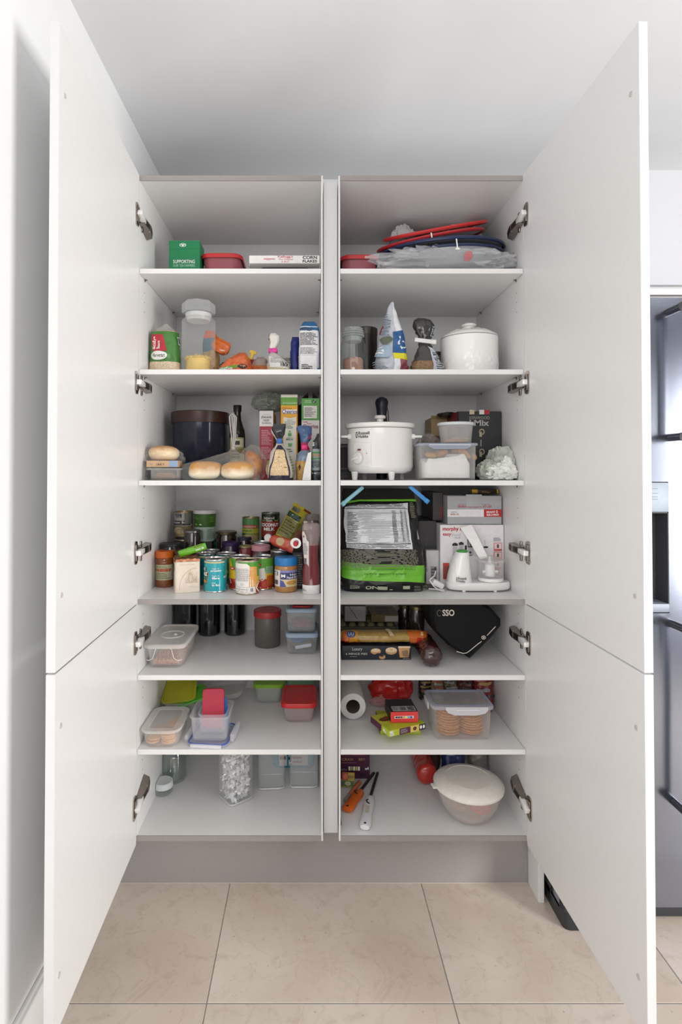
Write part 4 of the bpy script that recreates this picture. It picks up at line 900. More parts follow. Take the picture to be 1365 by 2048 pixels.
# dark box low behind cooker
t, p, w_ = carton('flat_box', 'dark flat box behind the slow cooker, left', 'box', 682, 716, .28, z0, H3(888, .28), .15, C('#3a3838', .45), py=920)
p.rect(0, .9, 1, .96, C('#77777a', .4)); p.rect(0, .28, 1, .32, C('#66666a', .4)); p.rect(0, .02, 1, .2, C('#66646a', .5)); p.done(t)
# big clip box with flour bag and brown lumps
y = .03; a, b = s3(840, y), s3(957, y); w_ = b-a; zr = H3(889, y); cx = (a+b)/2; dd = .135
CB = FILM('#e4e2df', .14, .12)
t = thing('clip_box', 'large clear clip-lid box holding flour and ginger pieces', 'container', (cx, y+dd/2, z0+EPS))
tub_shell(w_-.008, dd, zr, .012, .97, CB, rim=.002, foot=.004).build('tub_body', t)
LB = FILM('#c2cad8', .45, .15, '#e4e8f2')
lid_shell(w_+.002, dd+.008, .012, LB, .005, z=zr+.001, inset=.01).build('lid', t)
m = M(); fw = s3(946, y)-s3(855, y); zc = zr+.002
pts = [(-fw/2, 0), (fw/2, 0), (fw/2-.004, -.008), (fw/2-.02, -.0175), (-fw/2+.02, -.0175), (-fw/2+.004, -.008)]
m.loft([[(x+.002, -dd/2-.006-q, zc+z) for x, z in pts] for q in (0, .0025)], LB); m.box(-fw/2+.008, fw/2-.006, -dd/2-.0095, -dd/2-.0085, zc-.005, zc-.002, FILM('#f2f4f8', .6)); m.build('clip_flap', t)
def floury():
    m = M(); n1, n2 = 30, 14; W2, D2 = (w_-.030)/2*.97, dd/2*.97-.010
    def f(u, v):
        a = 2*pi*u; c, s_ = cos(a), sin(a); e = .35; zt = H3(928, y)+.014*noise.noise(Vector((c*1.5, s_*1.5, 3)))*2
        k = min(1, (1-v)*6); rad = (1 if v < .85 else (1-v)/.15)
        return (W2*rad*math.copysign(abs(c)**e, c), D2*rad*math.copysign(abs(s_)**e, s_), .004+zt*min(1, v/.85)+.004*(v > .85))
    m.grid(f, 60, 14, C('#f2f0ec', .6, bump=.4, scale=120)); return m
tag(floury().build('flour_bag', loc=(cx, y+dd/2, z0+.004)), 'white bag of flour filling the lower half of the clip box', 'flour')
GIN = C('#c08a52', .6, var=.2, scale=60, bump=.4)
for k, (px, py, rx, rz_, an) in enumerate(((862, 910, .018, .010, 8), (882, 908, .026, .011, -12), (905, 913, .022, .010, 25), (928, 906, .024, .013, 38), (915, 903, .020, .009, -5), (947, 914, .012, .010, 60))):
    m = M(); m.blob((0, 0, 0), rx, .012, rz_, GIN, .18, 60, 22, 14, 2.2, k); yy = y+.04+.018*(k % 3)
    tag(m.build('ginger_piece', loc=(s3(px, yy), yy, ZZ(py, yy)), rot=(0, radians(an), 0)), 'brown knobbly ginger piece, %s in the clip box' % ('leftmost', 'second from the left', 'third from the left', 'third from the right', 'second from the right', 'rightmost')[(0, 1, 2, 4, 3, 5)[k]], 'ginger', 'ginger pieces in the clip box')
# small round tub on top
zt0 = z0+zr+.0045; y = .05; cx2, hw = b3(881.5, 952, y+.03); r = hw; hh = ZZ(848, y+.03)-zt0
t = thing('round_tub', 'small frosted round tub standing on the clip box', 'container', (cx2, y+r, zt0+EPS))
M().lathe([(0, .001), (r*.82, 0), (r*.86, .004), (r*.97, hh), (r*.95, hh), (r*.84, .005), (0, .004)], FILM('#e8e6e4', .2, .25), 48).build('tub_body', t)
M().lathe([(r*1.02, hh-.004), (r*1.04, hh), (r*1.04, hh+.003), (r*.98, hh+.0055), (r*.85, hh+.005), (0, hh+.004)], FILM('#e9ecf0', .75, .3), 48).build('lid', t)
scatter('chickpeas', 'tan chickpeas in the small frosted tub', 'chickpeas', (cx2, y+r, zt0+.0066), r*1.5, r*1.5, .012, .0045, [C('#c9a27c', .6), C('#d6b48e', .6)], 60, 8, (1, 1, 1), 0, True)
# mixer box and boxes behind
y = .195; h = H3(823, y)
BX = C('#1a1a1c', .45)
t, p, w_ = carton('mixer_box', 'black hand mixer box with cream and red stripes', 'box', 917.5, 1003.5, y, z0, h, .17, BX, py=860)
v = lambda py: H3(py, y)/h
def tb(a, c, b_, d, mt): p.rect((a-917.5)/87.5, v(d), (b_-917.5)/87.5, v(c), mt)
tb(940, 820, 950, 829, C('#c9b898', .5)); tb(960, 820, 970, 829, C('#d6d4d2', .5)); tb(970, 820, 981, 829, C('#a02032', .5))
U = lambda px: (px-917.5)/87.5
p.text('KENWOOD', U(940), v(839), U(981), v(833), C('#8f8c88', .5), .01); p.text('kMix', U(940), v(852), U(980), v(840), C('#a5a29e', .5), .03)
for cy_ in (867, 907, 887):
    if cy_ == 887: p.rect(U(962), v(893), U(964), v(880), TXT2); continue
    cc = C('#a89c80', .45); p.ring(U(965), v(cy_-3), .065, .045, .35, cc); p.rect(U(960), v(cy_+7), U(965), v(cy_-3), cc)
p.done(t); Pr(PL((-w_/2-.0003, .08, 0), (0, -.16, 0), (0, 0, h))).rect(0, .0, 1, 1, C('#7c2028', .5)).done(t, 'side_print')
t = thing('kraft_box', 'open beige cardboard box behind the frosted tub', 'box', (s3(880, .36), .40, z0+EPS), radians(0))
m = M(); hh = H3(835, .34); m.box(-.035, .04, -.05, .06, 0, hh, C('#a88f68', .6), .002, 1); m.box(-.035, .04, -.055, -.05, hh*.98, hh*1.03, C('#8f7650', .6)); m.build('carton', t)
t = thing('tea_packet', 'small dark red packet between cooker and clip box, behind', 'packet', (s3(866, .25), .27, z0+EPS)); m = M(); m.box(-.035, .03, -.02, .02, 0, H3(872, .25), C('#5c3a2c', .6), .004); m.blob((0, -.018, H3(882, .25)), .012, .008, .012, C('#9c3028', .5), .1, 90); m.build('packet', t)
crumple('cellophane', 'crumpled cellophane bag standing between cooker and clip box', 'plastic bag', (s3(858, .2), .215, z0+.075), .042, .035, .066, FILM('#c6bfb8', .22, .2), .3, seed=57)
crumple('bin_liner', 'dark thin film bag over the beige cardboard box', 'plastic bag', (s3(893, .33), .31, ZZ(831, .33)), .03, .03, .008, FILM('#33302e', .7, .25), .3, seed=60)
# carrier bag
y = .07; CBAG = C('#e4e6df', .4, coat=.15, bump=.2); CB2 = FILM('#dfe3d8', .62, .3, '#e6efe0')
t = thing('carrier_bag', 'crumpled pale green and white carrier bag by right cabinet wall', 'plastic bag', (s3(1003, .09), .115, z0+EPS))
m = M()
def crm(m, c, rx, ry, rz, mat, seed, amp=.28, n=40, k=24):
    b_ = len(m.v)
    vs = []
    for j in range(k+1):
        ph = -pi/2+pi*j/k
        for i in range(n):
            th = 2*pi*i/n; d = Vector((cos(ph)*cos(th), cos(ph)*sin(th), sin(ph))); q = d*2+Vector((seed*2.3, seed, 1))
            kk = 1+amp*(1-2.6*abs(noise.noise(q*1.2)))+amp*.8*(.5-abs(noise.noise(q*2.9)))
            vs.append((c[0]+d.x*rx*kk, c[1]+d.y*ry*kk, max(.001, c[2]+d.z*rz*kk)))
    m.add(vs, [(j*n+i, j*n+(i+1) % n, (j+1)*n+(i+1) % n, (j+1)*n+i) for j in range(k) for i in range(n)], mat)
crm(m, (.014, .01, .052), .044, .045, .050, CB2, 71); crm(m, (-.036, -.015, .030), .034, .04, .030, CB2, 75)
m.build('bag', t, 28)
m = M(); crm(m, (-.004, -.052, .026), .040, .016, .022, CBAG, 77, .42); crm(m, (.012, -.045, .045), .016, .012, .026, CBAG, 79, .35); m.build('bag_handle', t, 28, label='bunched white handles')
G3 = C('#5f8f46', .5)
p = Pr(PL((-.062, -.054, .02), (.03, 0, .012), (-.006, 0, .025)), off=.0)
p.text('Open', 0, .5, 1, 1, G3, .01); p.text('me', .1, 0, .7, .45, G3, .01); p.done(t, 'lettering')
p = Pr(PL((.040, -.022, .025), (.006, .012, .035), (-.014, -.004, .004)), off=.003); p.text('green', 0, 0, 1, 1, G3, .01); p.done(t, 'lettering')
# ================================================================ shelf 4, z = SH[3]
z0 = SH[3]
def food_can(name, label, pl, pr, bpy_, h, mat, cat='can', group=None, y=None, n=40, ring=TIN, zb=None):
    zb = z0 if zb is None else zb
    cx, cy, r = place_round(pl, pr, bpy_, zb) if y is None else place_at(pl, pr, y, 1100)
    t = thing(name, label, cat, (cx, cy, zb+EPS), 0, group)
    M().lathe([(0, .002), (r*.95, .002), (r*.975, 0), (r, .0015), (r*.985, .004), (r*.98, .005), (r*.98, h-.006), (r*.985, h-.005)], mat, n, mats=[ring]*4+[mat]*3).build('can_body', t)
    m = M(); m.lathe([(r*.985, h-.005), (r, h-.0035), (r, h-.0012), (r*.985, h), (r*.955, h-.0005), (r*.94, h-.0045), (r*.84, h-.005), (r*.82, h-.0042), (r*.6, h-.0042), (r*.58, h-.005), (0, h-.005)], ring, n); m.build('can_end', t)
    return t, r, cx, cy
def canp(r, h, a0=-85, a1=85): return Pr(CYL(r*.985, .005, h-.006, a0, a1))
def fruit_label(p, tomato='#b53228', flip=0):
    """shared tomato-can artwork: green top, yellow, red bottom with white ribbon"""
YEL = C('#e2b92a', .35); GRNL = C('#4f9a30', .35); TOM = C('#b3342a', .35, var=.2, scale=80)
# cream tin box with almond lid
y = yon(1188, z0); a, b = XX(352, y, 1188), XX(401, y, 1188)
t = thing('sweet_tin', 'cream square tin with almond picture lid and drawn skyline', 'tin', (XX(372, y+.04, 1170), y+.052, z0+EPS), radians(18))
ht = ZZ(1125, y)-z0; hz = ZZ(1119, y)-z0-.001; W_, D_ = .083, .070; CR = C('#e6d8c8', .35, coat=.2)
M().loft([rr(W_, D_, .008, 0, n=4), rr(W_, D_, .008, hz, n=4)], CR).build('tin_body', t)
LT = C('#6b4632', .4, var=.1)
m = M(); m.loft([rr(W_+.0012, D_+.0012, .0085, hz-.010, n=4), rr(W_+.0012, D_+.0012, .0085, hz, n=4), rr(W_-.004, D_-.004, .007, hz+.0015, n=4)], LT); m.build('lid', t)
p = Pr(PL((-W_/2, -D_/2-.0007, hz-.0105), (W_, 0, 0), (0, 0, .0105))); rn = random.Random(5); AL = [C('#c98860', .5), C('#b9754e', .5), C('#d79a72', .5)]
for k in range(7): p.ell(.1+.135*k, .42+.2*(k % 2), .085, .42, AL[k % 3])
p.done(t, 'almond_print')
p = Pr(PL((-W_/2-.0007, D_/2, hz-.0105), (0, -D_, 0), (0, 0, .0105)))
for k in range(5): p.ell(.12+.18*k, .45, .1, .4, AL[k % 3])
p.done(t, 'almond_print')
p = Pr(PL((-W_/2, -D_/2, hz+.0016), (W_, 0, 0), (0, D_, 0)))
for k in range(26): 
    u_, v_ = rn.uniform(.1, .9), rn.uniform(.1, .9); p.ell(u_, v_, .09, .05, AL[k % 3], 10)
p.done(t, 'almond_print')
p = Pr(PL((-W_/2, -D_/2, 0), (W_, 0, 0), (0, 0, hz))); LN = C('#c4b093', .5); LN2 = C('#d6c7b2', .5)
p.ring(.85, .12, .68, .60, .025, LN, 40, pi/2, pi*1.02); p.lines(.18, .80, .86, .85, 1, LN2, words=9, lo=.9)
for k in range(9):
    u_ = .42+.055*k; hh = .14+.2*abs(sin(k*2.2)); p.rect(u_, .30, u_+.01, .30+hh, LN2, 1, 1); p.rect(u_-.01, .30, u_+.022, .30+hh*.5, LN2, 1, 1)
p.rect(.56, .34, .66, .52, LN2); p.poly([(.555, .52), (.665, .52), (.61, .62)], LN); p.rect(.605, .6, .615, .70, LN); p.rect(.40, .29, .96, .30, LN); p.rect(.7, .36, .98, .365, LN); p.text('Praguers Choice', .55, .14, .96, .19, LN2); p.done(t)
p = Pr(PL((-W_/2, D_/2, 0), (0, -D_, 0), (0, 0, hz))); p.ell(.55, .72, .26, .12, C('#8a7550', .45)); p.text('Elegance', .36, .70, .74, .745, C('#d8caa6', .5)); p.lines(.3, .1, .7, .25, 2, LN2); p.done(t)
# spice jar with orange lid
cx, cy, r = place_round(311, 348, 1176, z0); h = ZZ(1104, cy-r)-z0; hl = ZZ(1116, cy-r)-z0
t = thing('paste_jar', 'brown spice paste jar with orange lid, front left corner', 'jar', (cx, cy, z0+EPS))
M().lathe([(0, .001), (r*.9, 0), (r*.97, .004), (r*.97, .02), (r*.93, .024), (r*.93, hl-.024), (r*.97, hl-.02), (r*.97, hl-.008), (r*.88, hl-.002)], C('#8a4a26', .18, coat=.6), 36).build('glass_body', t)
M().lathe([(r*.95, hl-.003), (r, hl-.001), (r, h-.001), (r*.93, h), (r*.9, h-.001), (0, h-.001)], C('#d2661f', .35), 36).build('lid', t)
p = Pr(CYL(r*.95, .024, hl-.024, -75, 75)); p.rect(0, .02, 1, .98, C('#c5c4a4', .5)); p.rect(.12, .56, .9, .74, C('#c0613a', .5)); p.lines(.15, .1, .85, .5, 4, C('#8c8a5a', .5)); p.lines(.15, .78, .85, .92, 2, C('#8c8a5a', .5)); p.done(t)
# teal bean cans
TEAL = C('#16a3ad', .3, coat=.3); TEALD = C('#0f7f8a', .3, coat=.3)
t, r, cx, cy = food_can('bean_can', 'turquoise baked bean can at front, white slogans facing out', 408.5, 454, 1186, .110, TEAL)
h = .110; p = canp(r, h); p.rect(0, .93, .86, .985, C('#c8b184', .4)); p.rect(0, .955, .86, .975, C('#e0cf9c', .4))
BK = C('#302622', .4); BR = C('#b08d6c', .4)
p.poly([(.0, .20), (.265, .20), (.36, .62), (.26, .66), (.27, .80), (.02, .86), (.0, .5)], BR); p.poly([(.0, .225), (.25, .225), (.335, .60), (.235, .64), (.245, .775), (.03, .825), (.0, .5)], BK)
p.text('NZ', .08, .67, .22, .765, WTXT, .03); p.text('ANZ', .05, .50, .30, .62, WTXT, .04); p.text('HEINZ', .03, .67, .08, .765, WTXT, .03); p.lines(.05, .40, .26, .45, 1, BR); p.ell(.17, .315, .085, .06, C('#d98a3c', .4)); p.ell(.15, .31, .03, .025, C('#b8621f', .4)); p.ell(.2, .33, .03, .025, C('#eaa65c', .4))
for a_, b_, v0 in (('high in', 'protein', .66), ('high in', 'fibre', .42), ('low', 'in fat', .19)):
    p.text(a_, .46, v0+.065, .66 if a_ != 'low' else .56, v0+.115, WTXT, .01); p.text(b_, .42 if b_ == 'protein' else .46, v0-.02, .72 if b_ == 'protein' else .67, v0+.055, WTXT, .03)
p.ell(.80, .87, .012, .012, YEL); p.ell(.80, .68, .012, .012, YEL); p.text('of 5', .80, .43, .93, .50, WTXT, .02); p.rect(.82, .52, .98, .68, C('#1a9c86', .3)); p.done(t)
BC = 'turquoise baked bean cans'
for pl, pr_, bp, lab in ((391, 432, 1171, 'turquoise can half hidden between almond tin and front bean can'), (403, 441, 1163, 'turquoise can behind, its lid just under the green packet'), (432, 473, 1171, 'turquoise can right behind the front bean can')):
    t, r, cx, cy = food_can('bean_can', lab, pl, pr_, bp, .110, TEALD, group=BC)
    p = canp(r, .11); p.rect(.1, .55, .4, .85, BK); p.rect(.0, .93, .86, .985, C('#c8b184', .4)); p.text('fibre', .5, .4, .8, .46, WTXT); p.done(t)
# tomato cans
def tom_art(p, rot=0):
    p.rect(0, .0, 1, .42, TOM, 12, 4); p.quad(((.0, .34), (1, .30), (1, .90), (0, .96)), YEL, 12, 5); p.quad(((.35, .62), (1, .50), (1, 1), (.2, 1)), GRNL, 12, 5); p.ell(.3, .12, .12, .10, C('#8f2018', .35)); p.ell(.62, .16, .14, .11, C('#c84a38', .35)); p.ell(.45, .28, .1, .06, C('#d0604c', .35))
    p.stroke([(.05, .34), (.2, .30), (.25, .18), (.45, .04), (.7, .02)], .035, C('#e8dcd4', .4), .03)
t, r, cx, cy = food_can('tomato_can', 'tomato can turned to its white ingredients panel, front centre', 472, 518.5, 1190.5, .112, C('#d9cfc4', .35), ring=C('#b3a893', .35, .9))
p = canp(r, .112); tom_art(p); p.k += .0002; p.quad(((.0, .0), (.80, .0), (.66, .96), (.0, .96)), C('#ece6e0', .4), 12, 6); p.quad(((.58, .22), (.88, .16), (.82, .92), (.60, .92)), C('#e0a050', .35), 4, 6); p.quad(((.62, .86), (.95, .84), (.95, .98), (.5, .98)), GRNL)
p.lines(.06, .38, .60, .80, 13, TXT2, words=9, lo=.9); p.ell(.16, .27, .015, .014, C('#b02020', .5)); p.ring(.38, .29, .04, .035, .25, TXT2); p.rect(.04, .20, .68, .205, TXT); p.lines(.04, .03, .56, .19, 4, C('#6b7c7a', .5), words=1, lo=.95, fill=.3); p.rect(.60, .03, .72, .19, WTXT); p.bars(.61, .04, .71, .18, INK, n=10); p.text('Ca', .06, .25, .1, .29, TXT2)
p.stroke([(.97, .34), (.86, .26), (.80, .16), (.92, .02)], .04, WTXT, .03); p.done(t)
t, r, cx, cy = food_can('tomato_can', 'tomato can peeking out left of the white-panelled one', 458, 501, 1181, .112, YEL)
p = canp(r, .112); tom_art(p); p.ell(.30, .68, .10, .06, RED); p.text('NA', .25, .65, .35, .71, WTXT, .03); p.done(t)
t, r, cx, cy = food_can('tomato_can', 'tomato can with red A badge, right of the white-panelled one', 505, 547.5, 1181, .112, YEL)
p = canp(r, .112); tom_art(p); p.k += .0002; p.quad(((.30, .30), (.62, .34), (.58, .70), (.30, .66)), C('#d8d4cc', .4)); p.rect(.62, .50, .92, .74, C('#8fb594', .4)); p.lines(.64, .52, .9, .72, 5, C('#5c8060', .5)); p.ell(.36, .80, .13, .05, RED); p.text('A', .36, .775, .44, .825, WTXT, .04); p.ring(.5, .33, .07, .05, .3, WTXT); p.quad(((.62, .1), (1, .1), (1, .42), (.66, .44)), C('#b85a2c', .35)); p.done(t)
# peanut butter
cx, cy, r = place_round(549.5, 595.5, 1186.5, z0); yf = cy-r; h = ZZ(1117, yf+.004)-z0; hl = ZZ(1132, yf)-z0
t = thing('peanut_butter_jar', 'peanut butter jar with bright blue lid, front right', 'jar', (cx, cy, z0+EPS))
PB = C('#b07d43', .2, coat=.6)
M().lathe([(0, .001), (r*.86, 0), (r*.96, .003), (r*.985, .009), (r*.985, .018), (r*.965, .020), (r*.965, hl-.016), (r*.985, hl-.014), (r*.985, hl-.008), (r*.9, hl-.001)], PB, 44).build('jar_body', t)
m = M(); m.lathe([(r*.97, hl-.002), (r, hl), (r, h-.003), (r*.96, h), (r*.9, h+.0005), (0, h+.0008)], C('#2477b8', .4), 72)
for i, v in enumerate(m.v[:]):
    if i % 2 and hl < v[2] < h-.001: m.v[i] = (v[0]*.99, v[1]*.99, v[2])
m.build('lid', t)
p = Pr(CYL(r*.975, .020, hl-.016, -85, 85)); p.rect(.0, 0, 1, 1, C('#d7c9a4', .45), 14, 3); p.rect(0, .0, .33, 1, C('#e0dedd', .45)); p.rect(.33, .45, 1, .86, C('#36406e', .45)); p.rect(.33, .86, 1, 1, C('#8a86b8', .45)); p.quad(((.33, 0), (.52, 0), (.44, .34), (.33, .42)), C('#555a9c', .45)); p.text('M', .37, .58, .49, .76, WTXT, .05)
p.text('Smooth', .62, .68, .88, .80, WTXT, .01); p.text('Peanut Butter', .54, .50, .97, .64, WTXT, .01); p.ell(.70, .26, .20, .14, C('#c99a55', .4)); p.ring(.70, .25, .22, .17, .18, C('#e9cf98', .4)); p.ring(.68, .24, .12, .08, .22, C('#a87838', .4)); p.bars(.06, .1, .28, .42, INK, n=8); p.rect(.1, .68, .26, .92, INK); p.text('65', .12, .70, .24, .90, WTXT, .03); p.done(t)
# ketchup bottle upside down on its cap
cx, cy, r = place_round(605, 640.5, 1190, z0); yf = cy-r; zz = lambda py: ZZ(py, yf+.01)-z0
t = thing('ketchup_bottle', 'half-empty ketchup bottle on its white cap, by the divider', 'bottle', (cx, cy, z0+EPS)); fy = .62
M().lathe([(0, 0), (r*.93, 0), (r*.97, .002), (r*.99, zz(1172)), (r*.96, zz(1171)), (0, zz(1171))], C('#e8e4e2', .35), 40, sy=.8).build('cap', t)
K = C('#6d1f22', .18, coat=.8); KT = FILM('#b9a4a2', .42, .08)
prof = [(r*.94, 1171), (r*.99, 1160), (r*.95, 1143), (r*.82, 1125), (r*.80, 1110), (r*.84, 1088)]
m = M(); m.lathe([(a_, zz(b_)) for a_, b_ in prof]+[(0, zz(1087))], K, 40, sy=.8); m.build('ketchup_fill', t, label='dark red sauce filling lower half')
m = M(); m.lathe([(a_*.985, zz(b_)) for a_, b_ in prof[:-1]]+[(r*.845, zz(1087))]+[(r*.97, zz(1072)), (r*1.02, zz(1062)), (r*.98, zz(1052)), (r*.8, zz(1048)), (r*.5, zz(1050)), (0, zz(1052))], KT, 40, sy=.8); m.build('bottle_body', t)
p = Pr(lambda u, v: Vector((r*(.84+.16*max(0, (v-.25)/.75))*1.03*sin(radians(-85+85*u)), -r*.8*1.03*(.84+.16*max(0, (v-.25)/.75))*cos(radians(-85+85*u)), zz(1135)+(zz(1062)-zz(1135))*v)), off=.0008)
p.poly([(.02, .9), (.2, .98), (.42, .98), (.6, .86), (.66, .74), (.82, .70), (.80, .02), (.30, .10), (.12, .5)], C('#dcd5d0', .5)); p.stroke([(.02, .92), (.2, 1.), (.45, 1.), (.62, .88), (.68, .76), (.84, .72)], .03, C('#7b7a52', .5), .012); p.ell(.36, .84, .06, .03, C('#7a2a24', .5)); p.lines(.26, .34, .76, .66, 9, TXT2, words=3); p.bars(.32, .08, .62, .26, INK); p.done(t)
Pr(CYL(r*.99, .005, .02, -80, 80)).lines(.06, .3, .35, .8, 2, C('#8a8a8c', .5)).done(t, 'cap_lettering')

# ---- rear rows
def jar(name, label, pl, pr_, y, zt_py, body, lid, lidh=.012, zb=None, group=None, lp=1.0, base_py=None):
    cx, cy, r = place_at(pl, pr_, y, 1090); h = ZZ(zt_py, y-r)-z0
    t = thing(name, label, 'jar', (cx, cy, z0+EPS), 0, group)
    M().lathe([(0, .001), (r*.92, 0), (r*.97, .005), (r*.97, h-lidh-.012), (r*.86, h-lidh-.002), (r*.86, h-lidh)], body, 32).build('jar_body', t)
    M().lathe([(r*.95*lp, h-lidh-.001), (r*lp, h-lidh), (r*lp, h-.0015), (r*.95*lp, h), (r*.86*lp, h), (r*.84*lp, h-.001), (0, h-.001)], lid, 32).build('lid', t); return t
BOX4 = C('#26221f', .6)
# risers: low dark multipacks on which the rear cans stand
def riser(name, label, px0, px1, y0, y1, h, mat=BOX4, cat='box'):
    a, b = XX(px0, y0, 1100), XX(px1, y0, 1100); t = thing(name, label, cat, ((a+b)/2, (y0+y1)/2, z0+EPS)); M().box(-(b-a)/2, (b-a)/2, -(y1-y0)/2, (y1-y0)/2, 0, h, mat, .002).build('carton', t); return t
hr = ZZ(1083, .37)-z0
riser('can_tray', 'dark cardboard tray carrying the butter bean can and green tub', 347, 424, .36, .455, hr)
t, r, cx, cy = food_can('butter_bean_can', 'butter bean can with grey and navy label, back left', 349, 386, 0, ZZ(1022, .41)-z0-hr-.001, C('#b3aba4', .35), y=.405, ring=C('#a58f6a', .35, .9), zb=z0+hr)
h = ZZ(1022, .41)-z0-hr-.001; p = canp(r, h); NVB = C('#22222e', .4); p.rect(.22, .84, .50, .98, NVB); p.text('James', .26, .92, .46, .96, WTXT, .01); p.text('Brown', .24, .86, .46, .90, WTXT, .01); p.rect(.1, .55, .84, .72, NVB); p.text('Butter Beans', .13, .62, .80, .70, WTXT, .01); p.lines(.24, .57, .7, .6, 1, TXT2); p.rect(.02, .02, .98, .52, C('#86744e', .4)); p.ell(.36, .36, .2, .12, C('#d2c094', .4)); p.ell(.55, .24, .22, .1, C('#c4b082', .4)); p.ring(.45, .3, .2, .12, .2, C('#9a8458', .4)); p.rect(.6, .6, 1, 1, C('#6a6c60', .4)); p.rect(.25, .02, .6, .12, C('#2f2822', .4)); p.done(t)
t = thing('spread_tub', 'green and pale tub with white lid, back left beside butter beans', 'tub', (*place_at(389, 432, .40, 1090)[:2], z0+hr+EPS)); r = place_at(387, 433, .40)[2]; h = ZZ(1020, .385)-z0-hr-.001
M().lathe([(0, 0), (r*.83, 0), (r*.95, h-.006), (r*.9, h-.006)], C('#b9cdbd', .4), 36).build('tub_body', t); M().lathe([(r*.96, h-.014), (r*1.0, h-.012), (r*1.0, h-.002), (r*.97, h), (r*.88, h-.002), (0, h-.002)], C('#dcdad8', .4), 36).build('lid', t)
p = Pr(CYL(r*.845, .001, h-.014, -85, 85, r*.94), off=.0008); p.rect(0, .52, 1, 1, C('#3c6a24', .4), 14, 3); p.lines(.12, .80, .42, .92, 2, C('#6f9a4a', .5)); p.lines(.72, .70, .92, .92, 3, C('#6f9a4a', .5)); p.ell(.25, .62, .04, .025, C('#c9c27a', .5)); p.ell(.42, .62, .04, .025, WTXT); p.rect(.26, .1, .50, .42, C('#8f9f98', .5)); p.lines(.62, .06, .86, .46, 7, C('#7b9484', .5), words=3); p.done(t)
DJ = C('#2a241c', .15, coat=.8)
jar('dark_jar', 'dark jar with silver lid in front of the butter bean can', 368, 402, .31, 1062, DJ, C('#8d8b88', .3, .9), .008)
t = jar('dark_jar', 'wide dark brown jar with worn gold lid, middle of the back', 432, 474, .39, 1065, C('#2c1712', .15, coat=.8), C('#6b6246', .35, .8), .010)
jar('dark_jar', 'low dark jar with navy lid right of the gold-lidded jar', 475, 503, .345, 1076, C('#2a1a26', .15, coat=.8), C('#262a3c', .4), .010)
jar('dark_jar', 'jar with black lid at the far left, behind the orange-lidded jar', 321, 361, .252, 1089, C('#241a14', .15, coat=.8), C('#23262a', .4), .010)
jar('spice_jar', 'squat jar with brown lid behind the almond tin', 349, 383, .19, 1103, C('#2a1a14', .2, coat=.6), C('#4a2c20', .4), .010)
jar('green_tin', 'dark green lidded jar behind the turquoise cans', 426, 452, .39, 1085, C('#173a2c', .3, coat=.4), C('#1d4a38', .35, .2), .012)
jar('purple_jar', 'jar with dark purple lid behind the turquoise cans', 444, 480, .318, 1086, C('#2a1a3a', .3, coat=.4), C('#3a2456', .4), .012)
jar('jam_jar', 'red jam jar with gold rim lid behind the tomato cans', 479, 506, .235, 1093, C('#7a1620', .15, coat=.8), C('#a89a6a', .35, .8), .006)
t, r, cx, cy = food_can('dark_can', 'plain dark can right of the gold-lidded jar row', 503, 544, 0, ZZ(1086, .27)-z0, C('#2c2626', .35), y=.308)
t = jar('pink_jar', 'small tub with frosted pink lid behind the tomato cans', 503, 541, .237, 1093, C('#5a4048', .3), C('#d49aa2', .4), .018)
t, r, cx, cy = food_can('tuna_can', 'low can with silver rim behind the peanut butter jar', 541, 579, 0, ZZ(1102, .17)-z0, C('#3a3a34', .35), y=.19)
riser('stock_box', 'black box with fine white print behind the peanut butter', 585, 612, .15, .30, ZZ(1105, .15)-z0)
p = Pr(PL((XX(586, .15, 1100), .1496, z0+.005), (XX(611, .15, 1100)-XX(586, .15, 1100), 0, 0), (0, 0, .12)), off=.0002); p.lines(.05, .05, .95, .95, 14, C('#6e6c6c', .6), words=4); lo_ = p.M.build('label', smooth=0); lo_.parent = bpy.data.objects['stock_box']; lo_.matrix_parent_inverse = Matrix.Translation(-Vector(bpy.data.objects['stock_box'].location))
# crushed-chickpea can and coconut milk can on a riser
hr2 = ZZ(1090, .36)-z0
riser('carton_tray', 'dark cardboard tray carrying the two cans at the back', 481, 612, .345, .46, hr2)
h = ZZ(1035, .36)-z0-hr2-.001
t, r, cx, cy = food_can('bean_can', 'green and yellow bean can with red banner, on the back tray', 485, 519, 0, h, C('#7c8a3a', .35), y=.395, zb=z0+hr2, ring=C('#8f8a6a', .35, .8)); p = canp(r, h); p.rect(0, .72, 1, 1, C('#4a8040', .4)); p.rect(.18, .62, .80, .76, C('#a8483c', .4)); p.text('FRESHONA', .22, .64, .76, .72, C('#e0c8a8', .5), .01); p.rect(0, .42, 1, .60, C('#aab03c', .4)); p.lines(.15, .46, .8, .56, 1, C('#5c6a24', .5)); p.ell(.4, .2, .26, .15, C('#c4ae86', .4)); p.ell(.65, .22, .2, .13, C('#a8906a', .4)); p.rect(0, .33, .3, .42, C('#2d5a3a', .4)); p.done(t)
h = ZZ(1026, .36)-z0-hr2-.001
t, r, cx, cy = food_can('coconut_milk_can', 'red and black coconut milk can on the back tray', 523, 560, 0, h, C('#23261f', .35), y=.40, zb=z0+hr2, ring=C('#7c8078', .35, .8)); p = canp(r, h); p.rect(.1, .2, .9, .76, C('#8f2a20', .4)); p.text('Island', .26, .84, .66, .92, C('#dcd8cc', .5), .02); p.text('Sun', .36, .76, .58, .83, C('#dcd8cc', .5), .02); p.stroke([(.05, .92), (.2, .78), (.32, .80)], .03, C('#9ab040', .4)); p.stroke([(.95, .92), (.8, .78), (.66, .80)], .03, C('#9ab040', .4)); p.text('COCONUT', .10, .58, .84, .70, WTXT, .04); p.text('MILK', .26, .44, .68, .55, WTXT, .04); p.done(t)
